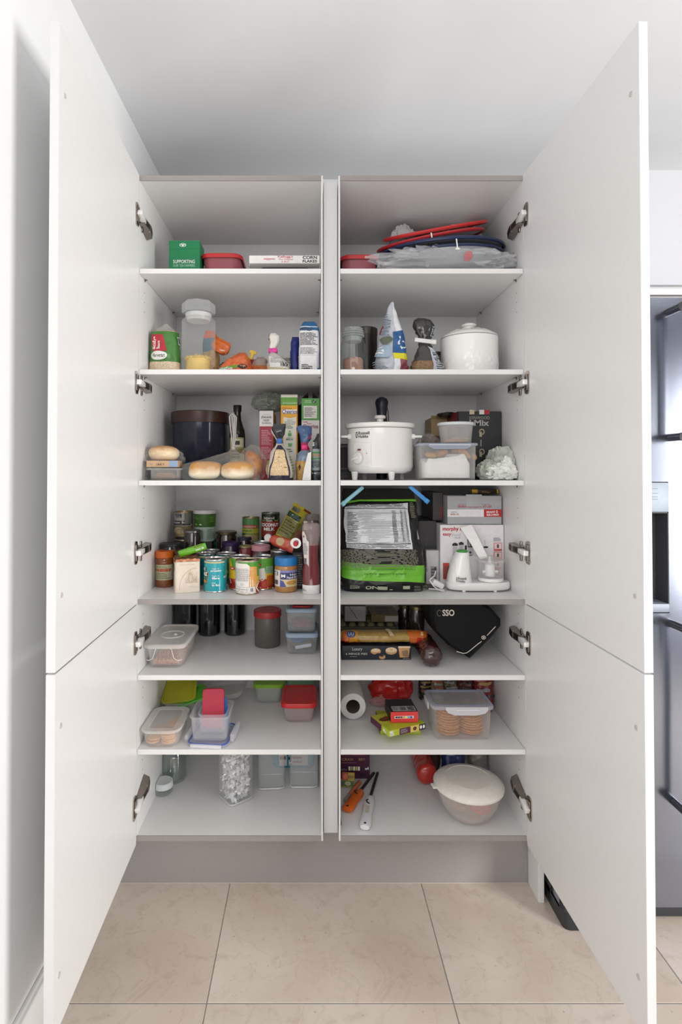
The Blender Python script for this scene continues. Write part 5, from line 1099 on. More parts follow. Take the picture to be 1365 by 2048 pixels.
jar('olive_jar', 'tall clear-lidded jar behind the ketchup bottle', 611, 639, .25, 1030, C('#5a4a44', .2, coat=.7), FILM('#8f7f78', .5, .2), .02)
t = jar('vinegar_bottle', 'dark bottle with pale cap behind the ketchup', 603, 621, .16, 1060, C('#3a1a24', .15, coat=.8), C('#3a1a24', .3), .008)
M().lathe([(.008, ZZ(1062, .16)-z0), (.008, ZZ(1043, .16)-z0), (.006, ZZ(1042, .16)-z0), (0, ZZ(1042, .16)-z0)], C('#c4b8a4', .4), 20).build('cap', t)
# leaning yellow pack
t = thing('pasta_packet', 'yellow and green packet leaning in the back right corner', 'packet', (XX(563, .31, 1090), .315, ZZ(1084, .31)), rot=(radians(-8), radians(31), 0))
hw = .034; L_ = .152
S = SACK([(0, 0, hw*.9, .012), (.15, L_*.15, hw, .02), (.75, L_*.75, hw, .018), (.9, L_*.88, hw*.95, .008), (1, L_, hw*1.12, .002)], .0025, 30, 3, 151); sack_mesh(S, C('#c9b62c', .35, coat=.4)).build('bag', t, 50)
p = Pr(S, off=.0014); p.quad(((.1, .62), (.62, .62), (.62, .76), (.1, .76)), C('#20402a', .4)); p.quad(((.16, .12), (.9, .16), (.8, .60), (.16, .60)), C('#8a8440', .4)); p.lines(.2, .2, .7, .56, 5, C('#5c5828', .5)); p.rect(.2, .80, .5, .93, C('#7d7a6a', .5)); p.lines(.22, .81, .48, .92, 3, INK); p.quad(((.55, .94), (1., .94), (1., .99), (.55, .99)), C('#8c2a20', .4)); p.quad(((0, 0), (1, 0), (.95, .12), (.05, .08)), C('#701c1c', .4)); p.quad(((.7, .62), (.95, .62), (.9, .9), (.68, .9)), C('#b0a878', .4)); p.ell(.4, .7, .03, .015, C('#9cc0a8', .5)); p.done(t)
# paste tube & sachet
def tube_(name, label, px, py, y, rz, capm, body, L=.10, r=.017, cat='tube', rot=None):
    t = thing(name, label, cat, (XX(px, y, py), y, ZZ(py, y)), rot=rot or (0, 0, rz)); return t
t = tube_('puree_tube', 'red puree tube lying with its silver end and red cap outward', 592, 1086, .13, 0, 0, 0)
m = M(); m.T = Matrix.Rotation(radians(-90+10), 4, 'X') @ Matrix.Rotation(radians(8), 4, 'Y')
m.lathe([(0, -.002), (.0185, -.002), (.019, .002), (.018, .006), (.0175, .09), (0, .09)], C('#8a2430', .3, coat=.4), 28, mats=[TIN, TIN, TIN, C('#8a2430', .3, coat=.4), C('#8a2430', .3)]); m.build('tube_body', t)
m = M(); m.T = Matrix.Rotation(radians(90+10), 4, 'X'); m.lathe([(.009, .0), (.0085, .012), (.006, .014), (0, .014)], C('#c01c22', .35), 20); m.build('cap', t)
# capped red sachet lying across, white cap at the left
t = thing('sauce_sachet', 'red sauce sachet with round white cap lying over the jars', 'sachet', (XX(536, .15, 1072), .16, ZZ(1075, .16)), rot=(0, radians(108), radians(-14)))
m = M(); m.T = Matrix.Rotation(radians(-90), 4, 'Y') @ Matrix.Rotation(radians(90), 4, 'X'); m = M(); m.lathe([(.013, -.005), (.013, .006), (.011, .008), (0, .008)], C('#c9c6c2', .4), 24)
cap = m.build('cap', t); cap.rotation_euler = (radians(80), 0, 0)
S = SACK([(0, .008, .008, .007), (.2, .022, .017, .012), (.8, .075, .021, .012), (1, .098, .022, .002)], .0015, 40, 2.6, 161); sack_mesh(S, C('#b5442e', .35, coat=.3)).build('sachet_body', t, 50)
p = Pr(S, off=.001); p.ell(.42, .5, .22, .16, C('#b8a078', .5)); p.rect(.7, .2, .9, .85, C('#9c2c22', .4)); p.done(t)
# bright green packet lying on cans
t = thing('green_packet', 'bright lime green packet lying tilted over the bean cans', 'packet', (XX(386, .13, 1100), .125, ZZ(1100, .125)), rot=(radians(10), radians(-17), radians(6)))
L_ = XX(414, .12)-XX(358, .12)
m = M(); def_ = .5
def gpk(u, v):
    return None
S2 = SACK([(0, -L_/2, .009, .004), (.1, -L_/2+.006, .0125, .006), (.5, 0, .0125, .008), (.9, L_/2-.006, .0125, .006), (1, L_/2, .0115, .003)], .0012, 60, 3.2, 171)
def lay(S): return lambda u, v: (lambda q: Vector((q.z, q.y, -q.x)))(S(u, v))
m = M(); N1, N2 = 32, 24
vs = []
for j in range(N2+1):
    for i in range(N1):
        u, v = 2*i/N1, j/N2; pf = [(0, -L_/2, .009, .004), (.5, 0, .0125, .008), (1, L_/2, .0115, .003)]
        th = pi*(1-u); sp_ = sin(pi*min(max(v, 0), 1))**.4; hh_ = .0115+.001*sp_; dd_ = .003+.006*sp_
        nz = .0012*noise.noise(Vector((v*9, u*3, 2)))
        vs.append((-L_/2+L_*v, -dd_*sin(th), hh_*cos(th)+nz))
m.add(vs, [(j*N1+i, j*N1+(i+1) % N1, (j+1)*N1+(i+1) % N1, (j+1)*N1+i) for j in range(N2) for i in range(N1)]+[tuple(range(N1)), tuple(N2*N1+i for i in range(N1))], C('#68b022', .35, coat=.3)); m.build('packet', t, 50)
p = Pr(PL((-L_/2, -.0098, -.011), (L_, 0, 0), (0, 0, .022))); p.text('mmm', .62, .30, .80, .55, WTXT, .02); p.text('88', .83, .32, .92, .62, WTXT, .02); p.quad(((.58, .84), (.9, .9), (.9, .99), (.58, .95)), C('#8c4a2c', .5)); p.done(t)

# ---- right half of shelf 4: protein bag
y = yon(1186, z0); HH = ZZ(978, y+.05)-z0; v = lambda py: (ZZ(py, y+.012)-z0)/HH
a, b = XX(683, y, 1100), XX(858, y, 1100); hw = (b-a)/2; cx = (a+b)/2
PK = C('#0a0b0c', .38, spec=.35, coat=.3)
t = thing('protein_bag', 'large black powder bag with lime band and nutrition panel', 'bag', (cx-.001, y+.062, z0+EPS))
S = SACK([(0, 0, hw*.94, .050), (.05, HH*.05, hw*.985, .056), (.3, HH*.3, hw*.95, .060, -.002), (.6, HH*.6, hw*.90, .052, -.006, .004), (.82, HH*.82, hw*.87, .030, -.008, .012), (.95, HH*.95, hw*.85, .008, -.010, .025), (1, HH, hw*.84, .004, -.010, .03)], .0032, 16, 4.2, 181)
sack_mesh(S, PK, nu=110, nv=60).build('bag', t, 50)
LIME = C('#6cb82a', .35, coat=.3); LIMD = C('#5aa81c', .35, coat=.3); p = Pr(S, off=.0022, step=.0004)
def q4(c, mt, nu=18, nv=8): p.quad(c, mt, nu, nv)
U = lambda px: min(max((math.acos(max(-1, min(1, math.copysign(abs((px-770.5)/87.5)**2.1, -(px-770.5)))))/pi), .0), 1) if 0 else None
# band across the front and round the side
q4(((.0, v(1154)), (.90, v(1168)), (.90, v(1133)), (.0, v(1121))), LIME, 40, 6); q4(((.90, v(1182)), (1.0, v(1180)), (1.0, v(1152)), (.90, v(1155))), LIME, 8, 4)
for k in range(34):
    u0 = .04+k*.025; p.quad(((u0, v(1153)), (u0+.006, v(1153)), (u0+.046, v(1134)), (u0+.040, v(1134))), LIMD, 2, 6); p.k -= p.step
p.k += p.step; p.text('Informed', .44, v(1148.5), .57, v(1145), C('#3c7414', .5), .01)
q4(((.05, v(1001)), (.90, v(1004)), (.90, v(1001)), (.05, v(1009)) ) if 0 else ((.02, v(1014)), (.40, v(1006)), (.40, v(1002.5)), (.02, v(1011))), LIME, 14, 1); q4(((.40, v(1006)), (.92, v(1006)), (.92, v(1002)), (.40, v(1002.5))), LIME, 14, 1)
NP = C('#d8dade', .4); q4(((.22, v(1096)), (.66, v(1099)), (.68, v(1009)), (.16, v(1016))), NP, 24, 16); q4(((.15, v(1055)), (.24, v(1080)), (.20, v(1020)), (.14, v(1020))), NP, 6, 8)
q4(((.20, v(1084)), (.30, v(1086)), (.30, v(1078)), (.22, v(1076))), NP, 4, 3)
TG = C('#6e7074', .6); p.lines(.22, v(1086), .65, v(1024), 26, TG, fill=.22, words=1.2, lo=.95); p.lines(.24, v(1084), .40, v(1026), 20, C('#55575c', .6), fill=.45, words=3, lo=.4)
for q in (.52, .57, .62): p.lines(q, v(1084), q+.022, v(1024), 24, C('#55575c', .6), fill=.45, words=1, lo=.8)
p.rect(.19, v(1020.5), .665, v(1019), INK, 20, 1); p.rect(.23, v(1088.5), .64, v(1087.2), INK, 20, 1); p.lines(.22, v(1017.5), .65, v(1012), 3, TXT, words=7, lo=.9); p.lines(.24, v(1096.5), .63, v(1090), 3, TG, words=7, lo=.9)
OL = C('#6f6e5c', .5); p.lines(.12, v(1133), .72, v(1100), 15, OL, fill=.62, words=9, lo=.93, seed=7); p.lines(.70, v(1040), .79, v(1009), 12, OL, fill=.6, words=3, lo=.7); p.lines(.93, v(1148), .995, v(1082), 16, OL, fill=.6, words=3)
p.poly([(.745, v(1080)), (.79, v(1079)), (.755, v(1060))], C('#9a9a9c', .4)); p.lines(.12, v(1138), .70, v(1135), 2, C('#3f7a1a', .5), words=9, lo=.9)
p.text('ON.', .44, v(1176), .51, v(1171), C('#a5a890', .5), .04); p.rect(.55, v(1175), .60, v(1170), C('#a5a890', .5)); p.lines(.30, v(1175), .43, v(1168), 3, C('#8a8c78', .5)); p.lines(.10, v(1170), .22, v(1163), 3, C('#6a6c5c', .5)); p.lines(.64, v(1178), .74, v(1170), 4, C('#7a7c6c', .5)); p.lines(.76, v(1178), .86, v(1170), 4, C('#7a7c6c', .5)); p.done(t)
# two blue clips
def bagclip(p0, p1, y0, y1, col, label):
    A = Vector((XX(p0[0], y0, p0[1]), y0, ZZ(p0[1], y0))); B = Vector((XX(p1[0], y1, p1[1]), y1, ZZ(p1[1], y1))); d = B-A; L = d.length
    t = thing('bag_clip', label, 'clip', A, group='long blue bag clips'); t.rotation_euler = d.to_track_quat('X', 'Z').to_euler()
    M().box(0, L, -.006, .0, -.0065, .0065, col, .0025).build('clip_arm', t); M().box(-.002, L*.97, .002, .006, -.005, .005, col, .0025).build('clip_arm', t); m = M(); m.T = Matrix.Translation((L-.002, 0, 0)); m.lathe([(.008, -.007), (.008, .007)], col, 16); m.build('clip_joint', t)
bagclip((726, 975), (686, 1008), .03, .03, C('#7fb4c4', .35), 'pale blue clip on the upper left of the black powder bag'); bagclip((820, 973), (855, 1003), .03, .03, C('#3c86c4', .35), 'stronger blue clip on the upper right of the black powder bag')
# boxes
y = .182; h = ZZ(1050, y)-z0
t, p, w_ = carton('blender_box', 'large white blender carton with red lettering and appliance pictures', 'box', 881, 1008.5, y, z0, h, .235, C('#e3dfe0', .45), py=1100)
U = lambda px: (px-881)/127.5; v = lambda py: (ZZ(py, y)-z0)/h; p.k = .0005
RB = C('#b8202c', .5); p.text('morphy rich', U(886), v(1064), U(936), v(1054), RB, .03); p.text('easy', U(886.5), v(1074), U(903), v(1067), RB, .02); p.text('blend', U(904), v(1073), U(921.5), v(1066.5), C('#b9b5b8', .5)); p.text('DELUXE', U(910), v(1077), U(921.5), v(1075), TXT)
def bot(x0, x1, y0_, y1_): p.rect(U(x0), v(y1_), U(x1), v(y0_+7), C('#c0bcc0', .4)); p.rect(U(x0-.8), v(y0_+6), U(x1+.8), v(y0_+1.5), INK); p.rect(U(x0+1.6), v(y0_+2), U(x1-1.6), v(y0_), INK)
bot(906, 915, 1086, 1111); bot(919, 927, 1084, 1107); p.rect(U(930), v(1103), U(934), v(1091), INK)
p.quad(((U(936), v(1095)), (U(947), v(1095)), (U(943), v(1074)), (U(935), v(1074))), INK); p.quad(((U(937), v(1093)), (U(941), v(1093)), (U(939), v(1078)), (U(937), v(1078))), C('#9a98a0', .4)); p.quad(((U(936), v(1110)), (U(948), v(1110)), (U(946), v(1096)), (U(937), v(1096))), C('#b8b4b8', .4)); p.ell(U(941), v(1105), .018, .018, INK); p.rect(U(938), v(1111.5), U(945), v(1110), INK)
p.ell(U(972), v(1094.5), .038, .016, INK); p.rect(U(970), v(1090), U(970.5), v(1080), TXT)
for pyc in (1094, 1112, 1130, 1147):
    p.rect(U(988), v(pyc+8), U(1004), v(pyc-8), C('#c25a50', .5)); p.rect(U(989), v(pyc+4), U(1003), v(pyc-7), C('#e0c8c4', .5)); p.rect(U(994), v(pyc+2), U(998), v(pyc-5), TXT)
p.lines(U(987), v(1083), U(1006), v(1075), 3, TXT2); p.rect(U(886), v(1158), U(898), v(1126), C('#c03a34', .5)); p.rect(U(887), v(1156), U(898), v(1132), C('#8a4a3c', .5)); p.done(t)
zt_ = z0+h+.0012; y2 = .188; h2 = ZZ(992, y2)-zt_
t, p, w_ = carton('knife_set_box', 'grey knife set box with upside-down red lettering on the blender carton', 'box', 895.5, 1004, y2, zt_, h2, .20, C('#a5a6a8', .45), py=1020)
U = lambda px: (px-895.5)/109.5; v = lambda py: (ZZ(py, y2)-zt_)/h2; p.k = .0005
p.rect(0, v(1034), 1, v(1019), C('#e2e0e0', .45)); p.rect(U(969), v(1034), 1, v(1019), C('#b5241f', .45)); RK = C('#b03c3c', .5)
p.text('SET OF 7 KITCHEN KNIVES', U(916), v(1015.5), U(984.5), v(1011), RK, .02, 180); p.lines(U(916), v(1010.5), U(984.5), v(1008), 1, C('#a87878', .5), words=12, lo=.95); p.text('JUDGE', U(974), v(1026.5), U(991), v(1021.5), WTXT, .03, 180); p.text('SABATIER', U(974), v(1032), U(999), v(1028), WTXT, .01, 180); p.ring(U(995), v(1024), .018, .05, .4, WTXT); p.text('25 YEAR', U(901), v(1030.5), U(918.5), v(1027.5), RK, .02, 180); p.lines(U(903), v(1026), U(918), v(1023), 2, TXT2); p.done(t)
M().box(-.030, .026, -.1012, -.095, h2*.62, h2*1.05, C('#aaabad', .45), .001).build('flap', t)
t = thing('chocolate_bar', 'dark packet with gold ends on top of the knife set box', 'packet', (XX(972, .24, 988), .245, zt_+h2+.0065)); L_ = XX(1000, .27, 988)-XX(945, .27, 988)
m = M(); m.box(-L_/2, L_/2, -.018, .018, .0, ZZ(982.5, .27)-ZZ(991, .27), C('#2b1512', .3, coat=.4), .003); m.build('packet', t)
m = M(); GO = C('#c9a24a', .3, .7); hh = ZZ(982.5, .27)-ZZ(991, .27); 
M().box(-L_/2-.003, -L_/2+.020, -.0185, .0185, -.0003, hh+.0005, GO, .003).build('gold_end', t); M().box(L_/2-.016, L_/2+.003, -.0185, .0185, -.0003, hh+.0005, GO, .003).build('gold_end', t)
Pr(PL((-.02, -.0182, .002), (.04, 0, 0), (0, 0, .008))).text('After', 0, 0, .9, 1, C('#b8903c', .5)).done(t, 'lettering')
# dark boxes behind, left
t, p, w_ = carton('appliance_box', 'dark carton behind the black powder bag, lower', 'box', 838, 873, .235, z0, ZZ(1042, .24)-z0, .24, C('#3c3a3a', .5), py=1080); p.rect(.1, .2, .9, .5, C('#4a4646', .5)); p.done(t)
t, p, w_ = carton('appliance_box', 'dark carton stacked on another, left of the knife box', 'box', 866, 886, .245, ZZ(1042, .24)+.001, ZZ(985, .27)-ZZ(1042, .24)-.001, .2, C('#403d3c', .5), py=1000); p.rect(.7, .08, 1, .5, C('#6a2a26', .5)); p.done(t)
t, p, w_ = carton('small_white_box', 'small white box between powder bag and chopper', 'box', 853, 878.5, .20, z0, ZZ(1101, .20)-z0, .03, C('#d0cccc', .45), py=1140)
p.rect(.35, .05, .85, .55, C('#9a979a', .5)); p.lines(.4, .1, .8, .5, 5, TXT); p.ell(.7, .48, .1, .05, TXT); p.done(t)
# chopper
CW2 = C('#efedeb', .25, coat=.3, var=.006); yf = yon(1186, z0)
t = thing('mini_chopper', 'white mini chopper with green button and clear bowl', 'food chopper', (XX(953, yf+.06, 1180), yf+.047, z0+EPS))
ox = XX(953, yf+.06, 1180); X_ = lambda px, yy=None: XX(px, yf+.06 if yy is None else yy, 1150)-ox; zz = lambda py, yy=None: ZZ(py, yf+.06 if yy is None else yy)-z0
# base: long oval slab
def oval(x0, x1, d, z, n=48, e=.75):
    c = (x0+x1)/2; a = (x1-x0)/2; return [(c+a*math.copysign(abs(cos(2*pi*i/n))**e, cos(2*pi*i/n)), d*math.copysign(abs(sin(2*pi*i/n))**e, sin(2*pi*i/n)), z) for i in range(n)]
xl, xr = X_(890), X_(1016.5)
m = M(); m.loft([oval(xl+.006, xr-.006, .040, .005), oval(xl+.001, xr-.001, .044, .010), oval(xl, xr, .0455, .016), oval(xl+.001, xr-.001, .0445, .026), oval(xl+.006, xr-.004, .042, .031)], CW2); m.build('base', t)
for sx, sy2 in ((-.055, -.032), (.050, -.032), (-.05, .03), (.05, .03)): q = M(); q.lathe([(.006, .0003), (.007, .008)], CW2, 12, c=(sx, sy2)); q.build('foot', t)
# motor tower
tx0, tx1 = xl, X_(942); ht = zz(1104)
def tring(f, z, d):       # f 0..1
    x0 = tx0+.004+(X_(910)-tx0-.004)*(f**1.6); x1 = tx1-(tx1-X_(936))*f**.8; return oval(x0, x1, d, z, 48, .9)
m = M(); m.loft([tring(k/8, .026+(ht-.026)*k/8, .041-.016*(k/8)**1.2) for k in range(9)]+[oval(X_(911.5), X_(934.5), .024, ht+.002, 48, .95)], CW2); m.build('motor_tower', t)
m = M(); m.lathe([(.0185, ht), (.0185, ht+.006), (.016, ht+.0085), (0, ht+.009)], C('#3f9a42', .4), 32, c=(X_(923), 0)); m.build('button', t, label='green push button')
m = M(); cxp, ry_ = X_(916), -.038
m.tube([(X_(905), -.024, ht*.74), (X_(903.5), -.031, ht*.52), (X_(907), -.035, ht*.38), (X_(916), -.0372, ht*.31), (X_(926), -.0355, ht*.38), (X_(929), -.032, ht*.52), (X_(931), -.025, ht*.76)], .0012, CW2, 6); m.build('grip_line', t)
p = Pr(PL((X_(904), -.0405, .034), (X_(924)-X_(904), 0, -.002), (0, .003, zz(1158)-zz(1168))), off=.004)
p.ring(.08, .5, .07, .45, .4, TXT); p.rect(.03, .45, .13, .55, TXT); p.text('Russell', .2, .54, 1, 1, TXT, .02); p.text('Hobbs', .2, .0, .85, .46, TXT, .02); p.done(t, 'lettering')
# bowl
bcx = (X_(949)+X_(1009))/2; br = .0425*1.0; BRX = 0; BG = FILM('#eceaea', .10, .08); zb = .031; zt2 = zz(1118)
m = M(); m.lathe([(0, zb+.013), (br*.97, zb+.013), (br*.98, zb+.016), (br*1.02, zt2), (br*1.0, zt2), (br*.95, zb+.018)], BG, 48, c=(bcx, 0)); m.build('bowl', t, label='clear bowl')
M().lathe([(br*.93, zb), (br*1.0, zb+.002), (br*1.0, zb+.012), (br*.9, zb+.013), (0, zb+.013)], CW2, 48, c=(bcx, 0)).build('bowl_seat', t)
LD = FILM('#e6e4e2', .22, .1); m = M(); m.lathe([(br*1.02, zt2-.006), (br*1.08, zt2-.006), (br*1.08, zt2+.002), (br*.92, zt2+.006), (br*.5, zt2+.010), (0, zt2+.011)], LD, 48, c=(bcx, 0)); m.box(bcx+br*1.0, bcx+br*1.13, -.008, .008, zt2-.010, zt2+.002, LD, .002); m.box(bcx-br*1.2, bcx-br, -.01, .01, zt2-.002, zt2+.010, LD, .003); m.build('bowl_lid', t)
m = M(); m.lathe([(.0175, zb+.016), (.0165, zz(1128)), (.0055, zz(1124)), (.005, zz(1112)), (0, zz(1112))], CW2, 16, c=(bcx-.002, 0)); m.box(bcx-.028, bcx+.026, -.006, .0, zb+.028, zb+.036, CW2, .002); m.box(bcx-.026, bcx+.028, .0, .006, zb+.020, zb+.027, C('#b9b9bc', .25, .8), .001); m.build('blade_spindle', t)
# spatula standing in it
m = M(); A = Vector((X_(966), .0, zt2+.004)); B = Vector((X_(935, .16), .034, zz(1053, .165)))
d = (B-A); 
def spat(u, v):
    c = A+d*v; wv = .0135+.006*v; side = Vector((1, 0, .25)); b_ = .010*sin(pi*v); return tuple(c+side*(u-.5)*2*wv+Vector((0, 0, b_*.3)))
m.grid(spat, 6, 14, C('#efedeb', .4)); m.grid(lambda u, v: tuple(Vector(spat(u, v))+Vector((0, .0022, -.0005))), 6, 14, C('#efedeb', .4))
o = m.build('strap', t, label='broad white plastic strap leaning back')
# plug, cable
t = thing('plug_and_cable', 'white plug with grey-white cable beside the chopper', 'plug', (XX(872, .12, 1160), .125, z0+EPS))
m = M(); m.T = Matrix.Translation((.006, 0, .024)) @ Matrix.Rotation(radians(28), 4, 'Y'); m.box(-.021, .021, -.02, .02, -.010, .010, C('#e4e2e2', .35), .006); m.build('plug', t)
M().box(-.030, .020, .02, .035, 0, .016, C('#4a4648', .5), .003).build('plug_top', t, label='dark grey plug face')
P0 = lambda px, py, yy: (XX(px, yy, py)-t.location.x, yy-.125, ZZ(py, yy)-z0)
def smooth(pts, k=6):
    out = []
    pts = [Vector(q) for q in pts]
    for i in range(len(pts)-1):
        a_, b_, c_, d_ = pts[max(i-1, 0)], pts[i], pts[i+1], pts[min(i+2, len(pts)-1)]
        for j in range(k):
            s_ = j/k; out.append(.5*((2*b_)+(-a_+c_)*s_+(2*a_-5*b_+4*c_-d_)*s_*s_+(-a_+3*b_-3*c_+d_)*s_**3))
    return out+[pts[-1]]
M().tube(smooth([P0(872, 1143, .12), P0(869, 1152, .10), P0(861, 1159, .09), P0(859, 1160, .11)]), .0022, C('#d9d6d6', .4), 8).build('cable', t)
M().tube(smooth([P0(860, 1160, .085), P0(866, 1170, .085), P0(875, 1178, .09), P0(889, 1181, .095)]), .0022, C('#d9d6d6', .4), 8).build('cable', t)
M().tube(smooth([P0(858, 1178, .11), P0(872, 1179, .11), P0(888, 1183, .105)]), .0022, C('#d9d6d6', .4), 8).build('cable', t)
# ================================================================ shelf 5, z = SH[4]
z0 = SH[4]
def D_(py, z): return yon(py, z)
TC = FILM('#eeeae6', .13, .22); TCL = FILM('#ebe8e4', .44, .32)
# long tub front left
w_, d_ = .122, .225
t = thing('storage_tub', 'long frosted tub with round-embossed lid, front left of fifth shelf', 'container', (-.4745, .052+d_/2, z0+EPS)); h = .078
tub_shell(w_, d_, h, .022, .88, TC, rim=.004).build('tub_body', t)
lid_shell(w_+.016, d_+.016, .026, TCL, .010, z=h+.0005, inset=.010).build('lid', t)
m = M()
for rad in (.040, .037): m.tube([(rad*cos(2*pi*i/32), rad*1.05*sin(2*pi*i/32), h+.0015) for i in range(32)], .0009, FILM('#f4f2ef', .8, .4), 5, True)
m.blob((.01, 0, h+.002), .006, .006, .003, FILM('#f4f2ef', .8, .4)); m.build('lid_emboss', t, kind='stuff')
m = M(); yf = -d_/2-.001; k_ = .93
m.tube([(-.058, yf+.004, .030), (-.050, yf+.003, .028), (-.038, yf+.003, .034), (-.028, yf+.001, .064), (-.022, yf, .070), (.018, yf, .070), (.024, yf+.001, .064), (.032, yf+.003, .034), (.045, yf+.003, .028), (.058, yf+.004, .030)], .0011, FILM('#f6f4f2', .8, .4), 5); m.build('moulded_line', t)
scatter('lentils', 'thin layer of pinkish lentils inside the long frosted tub', 'lentils', (-.4745, .052+d_/2, z0+.0086), w_*.74, d_*.78, .014, .0036, [C('#c08a70', .6), C('#d6a890', .6), C('#b5785e', .6)], 500, 9)
# black jars
JB = FILM('#17181a', .80, .08, '#3a3a3c')
for k, (pl, pr_) in enumerate(((350, 394), (397, 443), (449, 492))):
    cx, cy, r = place_at(pl, pr_, .445-.003*k); r = min(r, .0435); cy = .4475-(k == 1)*.006
    t = thing('coffee_jar', ('black-filled glass jar nearest the left wall', 'middle one of three black-filled glass jars', 'black-filled glass jar nearest the red-lidded canister')[k], 'jar', (cx, cy, z0+EPS), 0, 'three black-filled jars')
    M().lathe([(0, .001), (r*.9, 0), (r, .006), (r, .17), (r*.85, .185), (r*.8, .19)], GLASS('#dfe1e0', .08), 36).build('glass_body', t)
    M().lathe([(0, .004), (r*.9, .004), (r*.94, .01), (r*.94, .14), (0, .145)], C('#0b0b0c', .8, spec=.2, var=.4, scale=160, bump=.5), 30).build('coffee_fill', t)
    M().lathe([(r*.82, .188), (r*.88, .19), (r*.88, .205), (0, .206)], C('#2a2a2c', .35), 30).build('lid', t)
# canister with red lid
cx, cy, r = place_round(509, 562, 1298, z0); hh = ZZ(1237, cy-r)-z0; ht = ZZ(1227, cy-r)-z0
t = thing('canister', 'grey see-through canister with red lid, middle of fifth shelf', 'canister', (cx, cy, z0+EPS))
M().lathe([(0, .001), (r*.95, 0), (r*.97, .004), (r*.97, hh), (r*.94, hh), (r*.93, .006)], FILM('#8c8780', .40, .2, '#bdb8b0'), 44).build('canister_body', t)
M().lathe([(r*1.02, hh-.003), (r*1.04, hh), (r*1.03, ht), (r*.98, ht+.002), (r*.9, ht+.001), (0, ht+.002)], C('#a8282c', .35), 44).build('lid', t)
M().lathe([(0, .004), (r*.90, .005), (r*.90, hh*.72), (r*.6, hh*.75), (0, hh*.74)], C('#5e5a54', .8, bump=.3), 32).build('powder_fill', t)
# blue lidded tubs
BL = C('#8fa3b8', .4); BLT = FILM('#9fb0c2', .75, .35)
yf = D_(1310, z0); a, b = XX(571, yf, 1290), XX(637, yf, 1290); w_ = min(b, .030)-a; dd = .15; h1 = ZZ(1272, yf)-z0+.004; cx = (a+min(b, .030))/2
TB = FILM('#d5d8da', .13, .15)
t = box_tub('blue_lid_tub', 'lower clear tub with grey-blue lid by the divider, fifth shelf', (cx, yf+dd/2, z0+EPS), w_-.006, dd, h1, .016, .93, TB, BL, skirt=.011, over=-.002)
m = M(); crm(m, (0, 0, .014), w_*.30, .05, .010, C('#b59a7c', .5, var=.25), 91); crm(m, (-.01, -.02, .036), w_*.22, .03, .012, C('#3f7fa8', .35, coat=.4), 93, .4); crm(m, (.018, -.025, .052), w_*.16, .024, .010, C('#b88a5c', .5), 95, .4)
o = m.build('biscuit_wrappers', loc=(cx, yf+dd/2, z0+.0085)); tag(o, 'tan and blue wrapped snacks inside the lower blue-lid tub', 'snacks', kind='stuff')
m = M(); m.T = Matrix.Rotation(radians(-10), 4, 'Y'); m.box(-.028, .03, -.002, .002, -.006, .006, C('#cfd6e2', .35), .002); o = m.build('snack_bar', loc=(cx+.004, yf+.014, z0+.026)); tag(o, 'pale blue wrapped bar pressed against the front of lower tub', 'snack bar')
z2 = z0+h1+.0042; h2 = ZZ(1222, yf)-z2
t = box_tub('blue_lid_tub', 'upper clear tub with grey-blue lid stacked on the lower one', (cx-.002, yf+dd/2+.004, z2+EPS), w_-.010, dd-.01, h2, .016, .93, FILM('#c4cacc', .2, .15), BL, skirt=.009, over=-.003)
o = M(); crm(o, (0, 0, .014), w_*.30, .04, .010, C('#a8303c', .4, coat=.3), 97, .35); tag(o.build('snack_pouch', loc=(cx, yf+dd/2, z2+.0085)), 'crumpled red pouch inside the upper blue-lid tub', 'packet')
z3 = z2+h2+.0045
for k, (c_, lab) in enumerate((('#b3202a', 'red spare lid lying on the upper blue-lid tub'), ('#128054', 'green spare lid lying on the red spare lid'))):
    m = M(); lid_shell(.072, .12, .016, C(c_, .4), .001, z=.0, inset=.006, th=.005, m=m)
    tag(m.build('spare_lid', loc=(cx-.001+.002*k, yf+dd/2+.01+.01*k, z3+.0015+k*.0085)), lab, 'lid')

# right half: mince pies
yf = D_(1320, z0); h = ZZ(1292, yf)-z0
t, p, w_ = carton('mince_pie_box', 'navy mince pie box with pie pictures under the spaghetti', 'box', 684.5, 822.5, yf, z0, h, .13, C('#161a26', .4), py=1305)
U = lambda px: (px-684.5)/138; v = lambda py: (ZZ(py, yf)-z0)/h
p.text('Luxury', U(705), v(1303.5), U(725), v(1295), C('#cfcac4', .5), .0); p.text('6 MINCE PIES', U(692), v(1310), U(735), v(1306), C('#cfcac4', .5), .01); p.lines(U(700), v(1314.5), U(722), v(1312.5), 1, TXT2)
PIE = C('#c99a66', .55, var=.12); PIE2 = C('#e2c9a6', .55)
p.ell(U(752), v(1303), .075, .22, PIE); p.ell(U(752), v(1301), .065, .13, PIE2); p.ell(U(758), v(1312), .06, .2, C('#161a26', .4)); p.ell(U(765), v(1314), .045, .16, PIE); p.ell(U(764), v(1311.5), .03, .07, C('#3a1c18', .5)); p.ell(U(783), v(1302), .085, .26, PIE); p.ell(U(783), v(1300), .08, .18, PIE2); p.ell(U(783), v(1299), .02, .05, PIE)
p.quad(((U(800), v(1315)), (U(818), v(1315)), (U(820), v(1294)), (U(797), v(1294))), PIE); p.quad(((U(806), v(1312)), (U(818), v(1315)), (U(816), v(1300)), (U(804), v(1302))), C('#8c7458', .5)); p.quad(((U(797), v(1296)), (U(821), v(1296)), (U(821), v(1292.5)), (U(797), v(1292.5))), PIE2); p.rect(U(806), v(1318), U(820), v(1317), TXT2); p.done(t)
